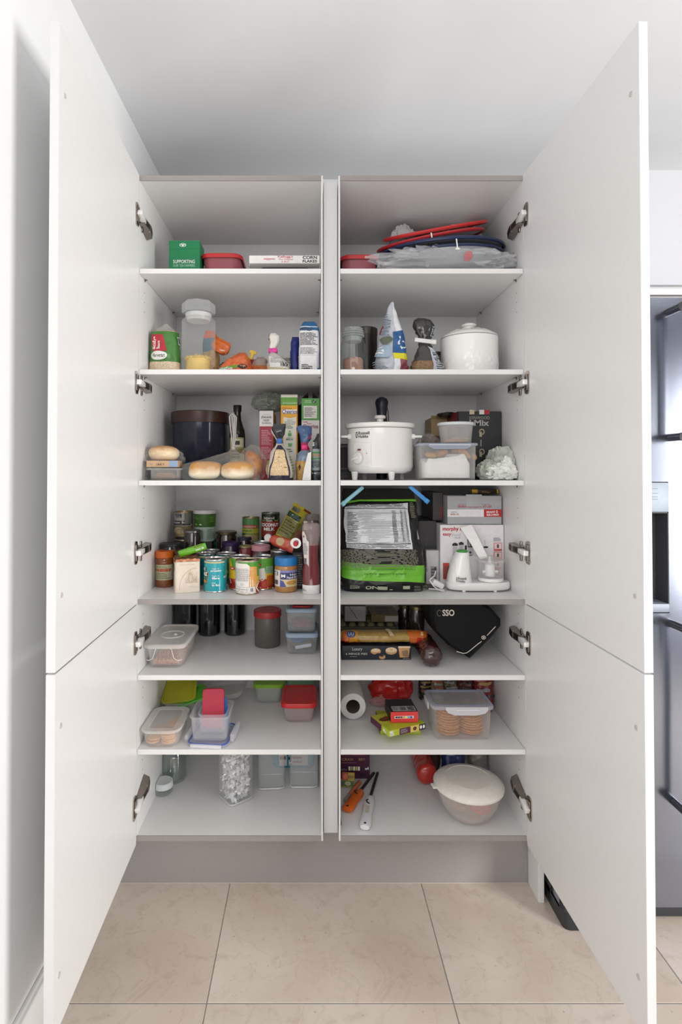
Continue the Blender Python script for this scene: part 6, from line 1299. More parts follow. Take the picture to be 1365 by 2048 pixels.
# spaghetti
zs5 = z0+h+.0012; L_ = XX(856, yf+.02, 1280)-.104
def lying(name, label, loc, L, ry, rz, mat, amp=.0015, seed=1, prof=None, rot=None, cat='packet', body='bag', p=2.6):
    prof = prof or [(0, -L/2, rz*.75, ry*.3), (.06, -L/2+L*.05, rz*.95, ry*.85), (.5, 0, rz, ry), (.93, L/2-L*.06, rz*.95, ry*.85), (1, L/2, rz*.8, ry*.25)]
    t = thing(name, label, cat, loc, rot=rot)
    off = 10.0; S0 = SACK([(q[0], q[1]+off)+tuple(q[2:]) for q in prof], amp, 35, p, seed)
    S = lambda u, v: (lambda q: Vector((q.z-off, q.y, q.x)))(S0(u, v))       # length along x, first axis up
    m = sack_mesh(S, mat, nu=40, nv=40); m.build(body, t, 50)
    return t, (lambda u, v: S(v, u))                                          # u along the pack, v bottom to top
SPA = C('#a98a48', .35, coat=.5, var=.12, scale=90)
t, S = lying('spaghetti_pack', 'long clear pack of spaghetti with orange printed ends', (.106+L_/2, yf+.045, zs5+.0195), L_, .035, .0185, SPA, seed=201)
p = Pr(S, off=.0016); OR_ = C('#c8641e', .35, coat=.3)
p.quad(((.01, .05), (.24, .05), (.18, .95), (.04, .95)), OR_, 10, 8); p.quad(((.02, .05), (.22, .05), (.20, .35), (.03, .35)), C('#b02a1e', .35)); p.quad(((.10, .25), (.20, .3), (.21, .9), (.15, .95)), C('#cf9428', .35)); p.ell(.13, .72, .05, .18, C('#2a4a7a', .35)); p.text('UU', .10, .64, .16, .80, C('#b8c8dc', .5), .03)
p.poly([(.14, .05), (.21, .05), (.175, .38)], C('#701a14', .4)); p.quad(((.80, .08), (.98, .08), (.98, .92), (.75, .92)), OR_, 8, 8); p.quad(((.83, .06), (.99, .06), (.99, .50), (.86, .55)), C('#b8281e', .35)); p.rect(.90, .62, .93, .82, C('#c9b48a', .5)); p.text('Napolina', .42, .22, .50, .36, C('#2c3a50', .5), .04); p.lines(.56, .16, .80, .24, 1, C('#d8c49a', .5), words=8); p.quad(((.55, .6), (.60, .6), (.57, .98), (.52, .98)), C('#c4b08a', .4)); p.rect(.24, .06, .48, .14, C('#8c7a2c', .5)); p.done(t)
# egg tray and boxes behind
t = thing('egg_tray', 'low olive egg tray behind the spaghetti, fifth shelf', 'tray', (.215, .395, z0+EPS)); hz = ZZ(1246, .32)-z0
m = M(); m.loft([rr(.225, .15, .01, 0), rr(.225, .15, .01, hz-.018), rr(.222, .148, .01, hz-.016)], C('#4c4734', .8))
for i in range(6):
    for j in range(3): m.lathe([(.016, hz-.018), (.011, hz-.006), (.004, hz-.002), (0, hz-.002)], C('#6d6748', .8), 12, c=(-.09+.036*i, -.05+.05*j))
m.build('tray_body', t)
def bb(name, label, pl, pr_, ptop, pbot, y, d, mat, cat='box'):
    zb_ = ZZ(pbot, y); return carton(name, label, cat, pl, pr_, y, zb_, ZZ(ptop, y)-zb_, d, mat, py=(ptop+pbot)/2)
t, p, w_ = carton('note_box', 'white box with black strap on the egg tray, near the divider', 'box', 690, 732, .335, z0+hz+.001, ZZ(1206, .335)-z0-hz, .11, C('#a09c9c', .5), py=1225); p.rect(-.05, .86, 1.05, 1.05, C('#201f22', .5)) if 0 else p.rect(0, .80, 1, 1, C('#201f22', .5)); p.stroke([(.2, .8), (.6, .12)], .02, INK, .03); p.done(t)
t, p, w_ = carton('gold_box', 'flat gold box with white end label on the egg tray', 'box', 743, 798, .325, z0+hz+.001, .026, .14, C('#7c6a44', .35, .4), py=1240); p.rect(.5, .1, .97, .9, C('#a8a098', .5)); p.text('Scatt', .06, .2, .4, .75, C('#5c4c2c', .5)); p.done(t)
M().box(-w_*.22, w_*.22, -.05, .06, .0262, .0272, C('#5c5040', .4)).build('lid_window', t)
for k, (px, py, y) in enumerate(((803, 1212, .40), (826, 1215, .30))):
    r = .028; cx = XX(px+8, y, 1220); h = ZZ(py, y-r)-z0
    t = thing('sauce_jar', ('dark glass jar with dull metal lid right of the gold box', 'dark glass jar in front of the other, left of black bag')[k], 'jar', (cx, y, z0+EPS)); M().lathe([(0, .001), (r*.9, 0), (r, .005), (r, h-.026), (r*.8, h-.014), (r*.8, h-.012)], C('#2c261e', .15, coat=.8), 30).build('glass_body', t); M().lathe([(r*.9, h-.013), (r*.94, h-.012), (r*.94, h-.001), (r*.88, h), (0, h)], C('#6b6046', .35, .8), 30).build('lid', t)
# brown roll pack
yc = D_(1340, z0); r = .0335; 
P1 = Vector((XX(866, yc+.01, 1317), yc+.008, z0+r+.003)); P2 = Vector((XX(846, .23, 1275), .235, z0+r+.003)); d = P2-P1; L_ = d.length
t = thing('biscuit_roll', 'glossy dark brown roll of biscuits pointing towards the viewer', 'packet', (P1+P2)/2, rz=math.atan2(d.y, d.x))
off = 10; S0 = SACK([(0, off-L_/2, .008, .008), (.02, off-L_/2+.002, .022, .022), (.08, off-L_/2+.016, r, r), (.92, off+L_/2-.016, r, r), (1, off+L_/2, .01, .01)], .0028, 42, 2.1, 211)
S = lambda u, v: (lambda q: Vector((q.z-off, q.y, q.x)))(S0(u, v)); sack_mesh(S, C('#3a1a18', .25, coat=.8), nu=48, nv=40).build('wrapper', t, 50)
S2_ = lambda u, v: S(1.0-v*1.0+.0, u)
p = Pr(lambda u, v: S(1-v, u), off=.0016); p.quad(((.25, .3), (.75, .3), (.75, 1.0), (.25, 1.0)), C('#2c1c50', .3, coat=.5), 10, 10); p.quad(((.3, .35), (.42, .35), (.42, .6), (.3, .6)), C('#7f8ab0', .4)); p.quad(((.55, .5), (.9, .5), (.9, .8), (.55, .8)), C('#5a1c1c', .3)); p.done(t)
# black bag
y1 = .125
poly = [(942, 1319), (975, 1288), (1004, 1254), (1004, 1240), (982, 1215), (950, 1196), (905, 1192), (864, 1196), (862, 1235), (868, 1262), (898, 1292), (922, 1307)]
pts = [(XX(px, y1, py), ZZ(py, y1)) for px, py in poly]; cxp = sum(q[0] for q in pts)/len(pts); czp = sum(q[1] for q in pts)/len(pts)
zmin = min(q[1] for q in pts)
t = thing('coffee_bag', 'big black paper bag tipped on its corner, cream line and lettering', 'bag', (cxp, y1, z0+EPS))
def ring(f, yy, dx=0): 
    return [((x-cxp)*f+dx, yy, max(.001, min(.2205, (z-czp)*f+czp-z0+.0))) for x, z in pts]
BB = C('#08090a', .65, spec=.25)
m = M(); m.loft([ring(.90, .0), ring(1, .012), ring(1.0, .10), ring(.97, .19), ring(.9, .20)], BB); m.build('bag', t, 40)
CRM = C('#cdc5b8', .5)
p = Pr(PL((XX(860, y1)-cxp, .0, 0), (XX(1010, y1)-XX(860, y1), 0, 0), (0, 0, 1)), off=.0012)
U = lambda px: (px-860)/150; v = lambda py: ZZ(py, y1)-z0
p.stroke([(U(912), v(1303)), (U(926), v(1307)), (U(932), v(1306)), (U(938), v(1302)), (U(955), v(1288)), (U(962), v(1283))], .016, CRM, .0028); p.stroke([(U(973), v(1271)), (U(990), v(1253))], .016, CRM, .0028)
p.ring(U(966), v(1275), .030, .0068, .3, CRM); p.ell(U(966), v(1275), .012, .003, CRM); p.text('SSO', U(884), v(1232), U(908), v(1219), CRM, .03); p.ring(U(878), v(1226), .035, .011, .18, C('#6c665c', .5), a0=.6, a1=5.2); p.stroke([(U(962), v(1293)), (U(986), v(1273))], .006, C('#6c665c', .5), .0010); p.done(t, 'lettering')

# ================================================================ shelf 6, z = SH[5]
z0 = SH[5]
# cookie box
w_, d_ = .116, .172
t = thing('cookie_box', 'low frosted box of orange biscuits at far left, sixth shelf', 'container', (-.4765, .008+d_/2, z0+EPS)); h = .052
tub_shell(w_, d_, h, .030, .93, TC, rim=.002).build('tub_body', t); lid_shell(w_+.012, d_+.012, .034, TCL, .004, z=h+.001, inset=.022, th=.004, dep=.002, inner=FILM('#e4e0da', .3, .25)).build('lid', t)
BISC = C('#dda673', .55, var=.1, bump=.2); rn = random.Random(3)
for k, (x, y, z, tl) in enumerate(((-.030, -.045, 0, 4), (-.027, -.043, 1, -3), (.020, -.050, 0, 0), (.022, -.048, 1, 2), (.019, -.050, 2, -2), (.018, -.049, 3, 2), (.020, .030, 0, 0), (.018, .032, 1, 3), (.022, .031, 2, -2), (.02, .03, 3, 3), (-.028, .03, 0, 0))):
    m = M(); m.lathe([(0, -.003), (.021, -.003), (.0235, 0), (.021, .003), (0, .0032)], BISC, 28)
    tag(m.build('biscuit', loc=(-.4765+x, .008+d_/2+y, z0+.0095+z*.0068), rot=(radians(tl), 0, 0)), 'round orange-tan biscuit, %s, in the low frosted box' % ('bottom of front left pair', 'top of front left pair', 'bottom of front right pile', 'second in front right pile', 'third in front right pile', 'top of front right pile', 'bottom of back right pile', 'second in back right pile', 'third in back right pile', 'top of back right pile', 'single one at back left')[k], 'biscuit', 'biscuits in the low frosted box')
# open clip box on its lid
BLU = C('#3c5cc0', .4); CLL = FILM('#d9dcec', .40, .2, '#e6e8f6')
lx, lw = XX(424, .05, 1480), .158
t = thing('spare_lid', 'clear clip lid with blue seal lying under the open box', 'lid', (lx-.004, .012+.08, z0+EPS), radians(-6))
m = M(); m.loft([rr(.128, .150, .02, 0), rr(.134, .156, .022, .003), rr(.134, .156, .022, .007), rr(.122, .144, .018, .007), rr(.120, .142, .018, .003)], CLL); m.build('lid', t)
q = rr(.126, .148, .020, .0085); M().tube(q, .0018, BLU, 6, True).build('seal', t, label='blue rubber seal')
m = M(); m.box(-.05, .05, -.086, -.076, .0, .010, FILM('#f0f0f6', .7, .3), .002); m.build('clip_flap', t); m = M(); m.box(.068, .082, -.045, .05, .004, .030, FILM('#e8e8f0', .35, .2), .005); m.build('clip_flap', t); m = M(); m.box(-.080, -.068, -.055, .045, .004, .024, FILM('#e8e8f0', .35, .2), .005); m.build('clip_flap', t)
zb_ = z0+.0105; w_, d_ = .124, .130; h = .078
t = thing('open_box', 'open clear box holding a red and a blue lid, sixth shelf', 'container', (XX(419.5, .045, 1475), .030+d_/2, zb_)); ox, oy = t.location.x, t.location.y
tub_shell(w_-.004, d_, h, .016, .93, FILM('#e8eaf2', .13, .15), rim=.005).build('tub_body', t)
t2 = thing('inner_box', 'smaller clear box nested inside the open clear box', 'container', (ox+.004, oy+.012, zb_+.009)); tub_shell(.09, .085, .062, .014, .92, FILM('#e4e6ee', .16, .15), rim=.003).build('tub_body', t2)
def stand_lid(name, label, x, y, z, w, h, col, rot):
    m = M(); m.loft([[(a, yy, b) for a, b, _ in rr(w*k, h*k2, .010, 0, 0, h/2)] for k, k2, yy in ((.97, .98, -.004), (1, 1, -.002), (1, 1, .003), (.94, .96, .004), (.93, .95, .001))], col)
    return tag(m.build(name, loc=(x, y, z), rot=rot), label, 'lid')
stand_lid('spare_lid', 'dark pink-red lid standing upright in the open clear box', ox+.004, oy-.012, zb_+.020, XX(446, .09)-XX(403, .09), .124, C('#b3203c', .35), (radians(-8), 0, radians(4)))
stand_lid('spare_lid', 'blue lid standing behind the red one in the open box', ox+.030, oy+.010, zb_+.014, .052, .092, C('#2b62b8', .35), (radians(-12), radians(-4), radians(22)))
# lids and tubs at the back left
t = box_tub('storage_tub', 'shallow clear tub under the yellow and green spare lids', (XX(362, .29, 1400)+.01, .31, z0+EPS), .13, .13, .040, .02, .9, FILM('#d8dcd4', .2, .2))
m = M(); lid_shell(.125, .115, .018, C('#b8b42c', .4), .006, m=m, inset=.008, z=0); tag(m.build('spare_lid', loc=(XX(357, .30, 1385), .315, z0+.062), rot=(radians(24), radians(-4), radians(6))), 'olive yellow lid lying tilted on the shallow tub', 'lid')
m = M(); lid_shell(.115, .105, .018, C('#58b42c', .4), .004, m=m, inset=.006, z=0); tag(m.build('spare_lid', loc=(XX(378, .29, 1390)+.006, .30, z0+.048), rot=(radians(6), radians(-14), radians(20))), 'bright green lid poking out under the yellow lid', 'lid')
m = M(); lid_shell(.10, .10, .018, C('#3a7a34', .4), .004, m=m, inset=.006, z=0); tag(m.build('spare_lid', loc=(XX(348, .36, 1375), .385, z0+.060), rot=(radians(20), radians(4), 0)), 'dark green lid behind the yellow lid, back left', 'lid')
t = thing('spare_lid', 'large faint clear lid lying upside down at the back', 'lid', (XX(445, .36, 1385), .385, z0+.0045), radians(-4), rot=(radians(0), radians(-9), radians(-6)))
m = M(); m.loft([rr(.17, .15, .03, .02), rr(.18, .16, .034, .03), rr(.186, .166, .036, .040), rr(.176, .156, .034, .036), rr(.165, .145, .03, .020)], FILM('#e6e4e0', .25, .3), True, True); m.build('lid', t)
t = box_tub('green_lid_tub', 'frosted tub with lime green lid at the back, middle', (XX(538, .36, 1385), .40, z0+EPS), XX(566, .35)-XX(510, .35), .12, ZZ(1371, .34)-z0, .02, .9, FILM('#d4d8d0', .4, .3), C('#86b82c', .4), skirt=.010, over=.001)
t = box_tub('green_lid_tub', 'pale tub with dull green lid behind the red-lid tub', (XX(603, .41, 1370)-.001, .43, z0+EPS), XX(632, .4)-XX(578, .4), .09, ZZ(1362, .39)-z0, .02, .9, FILM('#cfd3cb', .4, .3), C('#6f9a74', .4), skirt=.010, over=.001)
yf = D_(1450, z0); d_ = .175; h = .066
t = thing('red_lid_tub', 'tub with big bright red lid beside the divider, sixth shelf', 'container', (XX(601, yf+.02, 1430)-.0045, yf-.002+d_/2, z0+EPS)); 
tub_shell(.112, d_-.02, h, .022, .88, FILM('#e8d8d6', .18, .25), rim=.003).build('tub_body', t); lid_shell(.126, d_-.004, .026, C('#c81c20', .38), .011, z=h+.001, inset=.009, th=.004, dep=.002).build('lid', t)

# right half: kitchen roll
yf = D_(1440, z0); r = .0455; cx = XX(706, yf, 1412)+.001
t = thing('kitchen_roll', 'white kitchen roll lying end-on beside the divider', 'paper roll', (max(cx, .0975+r+.002), yf, z0+r+.0015)); PAP = C('#e6e3de', .85, bump=.4, scale=160)
m = M(); m.T = Matrix.Rotation(-pi/2, 4, 'X'); m.lathe([(.0245, 0), (r-.002, 0), (r, .002), (r*1.0, .225), (.0245, .225)], PAP, 56, cap=False); m.build('paper', t)
m = M(); m.T = Matrix.Rotation(-pi/2, 4, 'X'); m.lathe([(.0245, .001), (.0235, 0), (.0235, .224), (.0245, .224)], C('#7a6a5a', .8), 40, cap=False); m.lathe([(.0234, .20), (0, .20)], C('#1c1815', .9), 40); m.build('core_tube', t)
# red bag
t = thing('red_bag', 'glossy red plastic bag slumped behind the lime boxes', 'plastic bag', (XX(787, .30, 1390), .36, z0+EPS)); m = M(); crm(m, (0, 0, .052), .074, .05, .056, C('#c0201c', .3, coat=.5), 301, .16); crm(m, (-.035, -.035, .016), .04, .02, .014, FILM('#e0b4b0', .5, .2), 303); m.build('bag', t, 30)
# lime boxes
def flat(name, label, c, w, d, h, rz, side, top, grp=None, cat='box'):
    t = thing(name, label, cat, c, radians(rz), grp); M().box(-w/2, w/2, -d/2, d/2, 0, h, side, .0008, 1).build('carton', t); return t
LM = C('#b4c02c', .4); PUR = C('#5c2440', .4)
yf = D_(1470, z0); hb = .0265
t = flat('snack_bar_box', 'lower lime and purple snack box, square to the shelf', (XX(802, yf, 1462), yf+.062, z0+EPS), XX(846.5, yf)-XX(765, yf), .12, hb, 0, LM, None)
p = Pr(front(XX(846.5, yf)-XX(765, yf), hb, -.06)); p.rect(.35, .25, .95, .6, C('#c9d08a', .5)); p.done(t)
W2 = XX(846.5, yf)-XX(765, yf)
p = Pr(PL((-W2/2-.0003, .06, 0), (0, -.12, 0), (0, 0, hb))); p.rect(0, 0, 1, 1, PUR); p.lines(.2, .3, .8, .7, 2, TXT2); p.done(t, 'side_print')
z2 = z0+hb+.0012; 
t = flat('snack_bar_box', 'upper lime box turned askew with brand letters and purple patch', (XX(795, .09, 1440)+.004, .105, z2+EPS), .140, .115, .020, 24, LM, None)
p = Pr(front(.140, .020, -.0575)); p.text('MU', .02, .5, .12, .95, WTXT, .04) ; p.text('NCHY', .02, .08, .14, .48, WTXT, .03); p.rect(.28, .0, .58, 1, PUR); p.lines(.31, .15, .55, .85, 3, TXT2); p.rect(.58, .0, .82, 1, C('#e0c468', .5)); p.ell(.70, .5, .05, .3, C('#5c3420', .5)); p.rect(.82, 0, 1, 1, C('#3c2a30', .5)); p.ell(.87, .5, .03, .3, WTXT); p.ell(.95, .5, .03, .3, WTXT); p.done(t)
p = Pr(PL((-.0703, .0575, 0), (0, -.115, 0), (0, 0, .020))); p.rect(0, 0, .6, 1, PUR); p.text('Mu', .7, .2, .85, .8, WTXT, .03); p.done(t, 'side_print')
p = Pr(PL((-.07, -.0575, .0203), (.14, 0, 0), (0, .115, 0))); p.rect(.0, .35, 1, 1, PUR); p.rect(0, .35, .5, 1, C('#c4c23c', .4)); p.ell(.22, .65, .16, .12, C('#6a3a1c', .5)); p.ell(.3, .72, .08, .09, C('#8c4a20', .5)); p.done(t, 'top_print')
z3 = z2+.0212; y3 = D_(1446, z3); w3 = XX(836, y3, 1435)-XX(780.5, y3, 1435); h3 = ZZ(1424.5, y3)-z3
t = flat('battery_box', 'small black box with red front face on top of lime boxes', (XX(808, y3, 1435), y3+.052, z3+EPS), w3, .10, h3, 3, C('#1a181a', .45), None)
p = Pr(front(w3, h3, -.05)); p.rect(0, 0, 1, 1, C('#dc3a3c', .4)); p.rect(.14, .38, .84, .62, C('#e4dcdc', .5)); 
for k, c_ in enumerate(('#1c1c1c', '#3a3a44', '#7a2a30', '#e0a060', '#e8d080', '#6ab0c8', '#304a90')): p.rect(.17+.09*k, .42, .25+.09*k, .58, C(c_, .5))
p.done(t)
p = Pr(PL((-w3/2, -.05, h3+.0003), (w3, 0, 0), (0, .10, 0))); p.rect(.10, .04, .95, .42, C('#a8a4a6', .5)); p.lines(.13, .1, .35, .38, 5, TXT); p.bars(.38, .08, .62, .38, INK, n=12); p.text('NSS', .68, .08, .90, .38, INK, .04); p.lines(.1, .55, .8, .9, 4, C('#3a383c', .5)); p.done(t, 'top_print')
# big biscuit box
yf = D_(1481, z0); h = .108; d_ = .125; a, b = XX(870, yf, 1470), XX(984, yf, 1470); w_ = b-a
cxb = (a+b)/2
t = thing('biscuit_box', 'large clip-lid box with two stacks of wavy biscuits', 'container', (cxb, yf+d_/2, z0+EPS))
tub_shell(w_+.006, d_, h, .016, .95, FILM('#ece4dc', .07, .2), rim=.003).build('tub_body', t)
LB2 = FILM('#c9cdd8', .42, .22, '#eef0f8'); lid_shell(w_+.018, d_+.014, .018, LB2, .008, z=h+.001, inset=.010, dep=.002, inner=FILM('#bfc2c4', .35, .2)).build('lid', t)
M().tube([(q[0], q[1], h+.0035) for q in rr(w_-.004, d_-.008, .014, 0)], .0014, FILM('#9aa6d0', .8, .3), 6, True).build('seal', t)
m = M(); m.loft([[(x, -d_/2-.010-q, h+z) for x, z in ((-.060, .004), (.078, .004), (.078, -.006), (.068, -.016), (.04, -.022), (-.03, -.022), (-.052, -.014), (-.060, -.004))] for q in (0, .003)], FILM('#e6e6ec', .55, .3)); m.box(-.026, .05, -d_/2-.0145, -d_/2-.0132, h-.006, h-.003, FILM('#f4f4f8', .7)); m.build('clip_flap', t)
m = M(); m.box(-w_/2-.016, -w_/2-.010, -.03, .03, h-.022, h+.002, FILM('#e6e6ec', .5, .3), .003); m.build('clip_flap', t)
WB_ = C('#c88c56', .6, var=.12, scale=70, bump=.3)
def wavy():
    m = M(); n = 56; prof = [(0, -.0028), (.9, -.0028), (1, -.001), (1, .001), (.9, .0028), (.5, .0032), (0, .0032)]; R0 = .0375
    rings = [[(max(q, 1e-4)*R0*(1+(.035*sin(14*2*pi*i/n) if q > .8 else 0))*cos(2*pi*i/n), max(q, 1e-4)*R0*(1+(.035*sin(14*2*pi*i/n) if q > .8 else 0))*sin(2*pi*i/n), z+(.0007*sin(14*2*pi*i/n) if q > .8 else 0)) for i in range(n)] for q, z in prof]
    m.loft(rings, WB_, False, False); return m
bis = None; rn = random.Random(12)
for sx, cnt, nm in ((-.036, 9, 'left'), (.040, 8, 'right')):
    for k in range(cnt):
        if bis is None: o = wavy().build('wavy_biscuit'); bis = o
        else: o = bis.copy(); COL.objects.link(o)
        o.location = (cxb+sx+rn.uniform(-.002, .002)-(.006 if nm == 'right' and k > 5 else 0), yf+d_/2-.012+rn.uniform(-.002, .002), z0+.0115+k*.0088+(0.004 if 0 else 0)); o.rotation_euler = (radians(rn.uniform(-2.5, 2.5)), radians(rn.uniform(-3, 3)), rn.uniform(0, 3))
        tag(o, 'wavy-edged golden biscuit, %s in the %s stack of the clip-lid box' % (('bottom one', 'second from bottom', 'third from bottom', 'fourth from bottom', 'fifth from bottom', 'sixth from bottom', 'seventh from bottom', 'eighth from bottom', 'ninth from bottom')[k] if k < cnt-1 else 'topmost', nm), 'biscuit', 'wavy biscuits, %s stack' % nm)
# packs behind
for k, (px, w2, py, y, c_, lab, sd) in enumerate(((985, .036, 1362, .26, '#7a2420', 'dark red foil pack leaning at the right wall, behind biscuit box', 401), (945, .05, 1362, .30, '#5c2420', 'brown-red foil pack behind the biscuit box, middle', 403), (905, .028, 1362, .31, '#5a5430', 'olive packet behind the biscuit box, left', 405), (880, .024, 1362, .32, '#8a8478', 'pale clear packet behind the biscuit box, far left', 407), (855, .026, 1366, .36, '#2c2422', 'nearly black packet behind the lime boxes', 409))):
    cx = min(XX(px, y, 1400), .682-w2-.006); hh = ZZ(py-8, y)-z0
    t, S = pack('foil_pack', lab, 'packet', (cx, y+.03, z0+EPS), [(0, 0, w2*.9, .022), (.3, hh*.3, w2, .025), (.85, hh*.85, w2*.95, .018), (1, hh, w2*.9, .003)], C(c_, .3, .15, coat=.5, var=.3, scale=50), amp=.004, freq=40, seed=sd)
    p = Pr(S, off=.002); rn = random.Random(sd)
    for q in range(4): p.rect(.1+rn.random()*.3, .2+q*.18, .5+rn.random()*.4, .28+q*.18, C(rn.choice(['#9a4a34', '#a88a50', '#8c8a94', '#3c2a28']), .4))
    p.done(t)

# ================================================================ cabinet floor, z = ZF
z0 = ZF
GG = GLASS('#f6faf8', .12)
cx, cy, r = place_round(325, 372, 1571, z0)
t = thing('glass_jar', 'empty greenish glass jar in the bottom left corner', 'jar', (cx, cy, z0+EPS)); h = .128
M().lathe([(0, .004), (r*.6, .002), (r*.9, .0), (r*.99, .006), (r, .012), (r, h-.035), (r*.9, h-.02), (r*.8, h-.012), (r*.86, h-.008), (r*.86, h), (r*.78, h), (r*.74, h-.012), (r*.84, h-.024), (r*.93, h-.038), (r*.93, .014), (r*.85, .008), (0, .008)], GG, 44).build('glass_body', t)
cx, cy, r = place_round(308, 346, 1597, z0); hh = ZZ(1583, cy-r)-z0
t = thing('small_jar', 'tiny glass pot with white lid in front of empty jar', 'jar', (cx, cy, z0+EPS))
M().lathe([(0, .003), (r*.8, .0), (r*.97, .008), (r*.97, hh-.002), (r*.9, hh)], GG, 36).build('glass_body', t)
M().lathe([(r*.98, hh-.001), (r, hh), (r*.96, hh+.016), (r*.88, hh+.019), (r*.80, hh+.018), (0, hh+.019)], FILM('#e6ebec', .8, .35), 40).build('lid', t)
# square jar of wrapped sweets
c = Vector((XX(472, .21, 1575), .205, z0)); rz = radians(38); w_ = .094; hj = .212
t = thing('square_jar', 'square clear jar packed with white and silver wrapped sweets', 'jar', (c.x, c.y, z0+EPS), rz)
CJ = FILM('#eef0f0', .10, .06)
m = M(); m.loft([rr(w_*.86, w_*.86, .014, 0), rr(w_*.98, w_*.98, .016, .005), rr(w_, w_, .016, .012), rr(w_, w_, .016, hj-.03), rr(w_*.8, w_*.8, .02, hj-.012)], CJ); m.build('jar_body', t)
M().tube([(q[0], q[1], .004) for q in rr(w_*.95, w_*.95, .015, 0)], .0028, FILM('#f2f4f4', .5, .1), 6, True).build('base_rim', t)
M().lathe([(w_*.36, hj-.012), (w_*.40, hj-.010), (w_*.40, hj+.006), (0, hj+.007)], FILM('#e4e6e6', .6, .2), 30).build('lid', t)
sw = []; wr = [C('#dededf', .3, .25, var=.08), C('#c9cacd', .25, .5, var=.08), C('#eceaea', .45, var=.03)]
for k in range(4):
    m = M(); rnk = random.Random(900+k); n, kk = 14, 9
    for j in range(kk+1):
        ph = -pi/2+pi*j/kk
        for i in range(n):
            th = 2*pi*i/n; d = Vector((cos(ph)*cos(th), cos(ph)*sin(th), sin(ph))); a_ = 1+.5*(noise.noise(d*1.9+Vector((k*3, 0, 0))))+.35*noise.noise(d*4+Vector((0, k, 0))); f = 1+1.0*max(0, abs(d.x)-.82)/.18
            m.v.append(tuple(Vector((d.x*.017*f, d.y*.0135, d.z*.011))*a_))
    mi = m.mi(wr[k % 3])
    for j in range(kk):
        for i in range(n): m.f.append((j*n+i, j*n+(i+1) % n, (j+1)*n+(i+1) % n, (j+1)*n+i)); m.fm.append(mi)
    sw.append(m)
src = []; rn = random.Random(77); cnt = 0
for layer in range(11):
    for gx, gy in ((-1, -1), (-.33, -1), (.33, -1), (1, -1), (-1, -.33), (-1, .33), (-1, 1), (1, -.33), (1, .33), (1, 1), (0, 0)):
        if layer < 10 and (gx, gy) == (0, 0): continue
        x, y = gx*.027, gy*.027; lx_, ly_ = x*cos(rz)-y*sin(rz), x*sin(rz)+y*cos(rz)
        if len(src) < 4: o = sw[len(src)].build('wrapped_sweet', smooth=25); src.append(o)
        else: o = src[rn.randrange(4)].copy(); COL.objects.link(o)
        o.location = (c.x+lx_+rn.uniform(-.002, .002), c.y+ly_+rn.uniform(-.002, .002), z0+.017+layer*.0155+rn.uniform(-.002, .002)); o.rotation_euler = (rn.uniform(0, 6), rn.uniform(-1, 1), rn.uniform(0, 6)); o.scale = (.71,)*3
        tag(o, 'small sweet in white and silver twist wrapper inside the square jar', 'sweet', 'wrapped sweets in the square jar')
# two tall clear boxes
for k, (pl, pr_, bp, lab) in enumerate(((513.5, 569, 1581, 'tall empty clear jar next to the jar of wrapped sweets'), (578.5, 638, 1578, 'tall empty clear jar beside the cabinet divider, floor level'))):
    yf = D_(bp, z0); a, b = XX(pl, yf, 1570), XX(pr_, yf, 1570); w_ = (b-a)*.97; hj = .21
    t = thing('clear_jar', lab, 'jar', ((a+b)/2, yf+w_/2, z0+EPS), radians(4) if k == 0 else 0)
    m = M(); m.loft([rr(w_*.88, w_*.88, .014, 0), rr(w_*.98, w_*.98, .016, .004), rr(w_, w_, .016, .012), rr(w_*.99, w_*.99, .016, hj), rr(w_*.95, w_*.95, .015, hj), rr(w_*.93, w_*.93, .014, .010), rr(w_*.8, w_*.8, .012, .007)], CJ); m.build('jar_body', t)
    M().tube([(q[0], q[1], .0045) for q in rr(w_*.95, w_*.95, .015, 0)], .0026, FILM('#f6f8f8', .6, .1), 6, True).build('base_rim', t)
    lid_shell(w_+.006, w_+.006, .018, FILM('#e4e6e6', .6, .2), .014, z=hj+.001, inset=.01).build('lid', t)
# blue box behind with label
yb = .385; a, b = XX(543, yb, 1530), XX(630, yb, 1530); zbb = z0
t = thing('blue_tub', 'teal blue tub with white labels behind the tall clear jars', 'container', ((a+b)/2, yb+.048, z0+EPS)); hh = .19
m = M(); m.loft([rr(b-a-.02, .08, .02, 0), rr(b-a-.006, .094, .02, .01), rr(b-a, .096, .02, hh)], C('#2f95b4', .4)); m.build('tub_body', t)
p = Pr(front(b-a, hh, -.0482)); wl = C('#dcdad8', .5); p.rect(.18, .06, .36, 1, wl); p.rect(.40, .06, .42, .8, wl); p.rect(.40, .18, .47, .24, INK); p.rect(.40, .10, .47, .14, WTXT); p.rect(.47, .07, .84, 1, C('#d8d0ca', .5)); p.lines(.5, .1, .8, .6, 6, C('#a8605c', .5)); p.lines(.2, .15, .34, .7, 4, C('#7a4a4c', .5)); p.bars(.41, .35, .46, .7, INK, n=6); p.done(t)

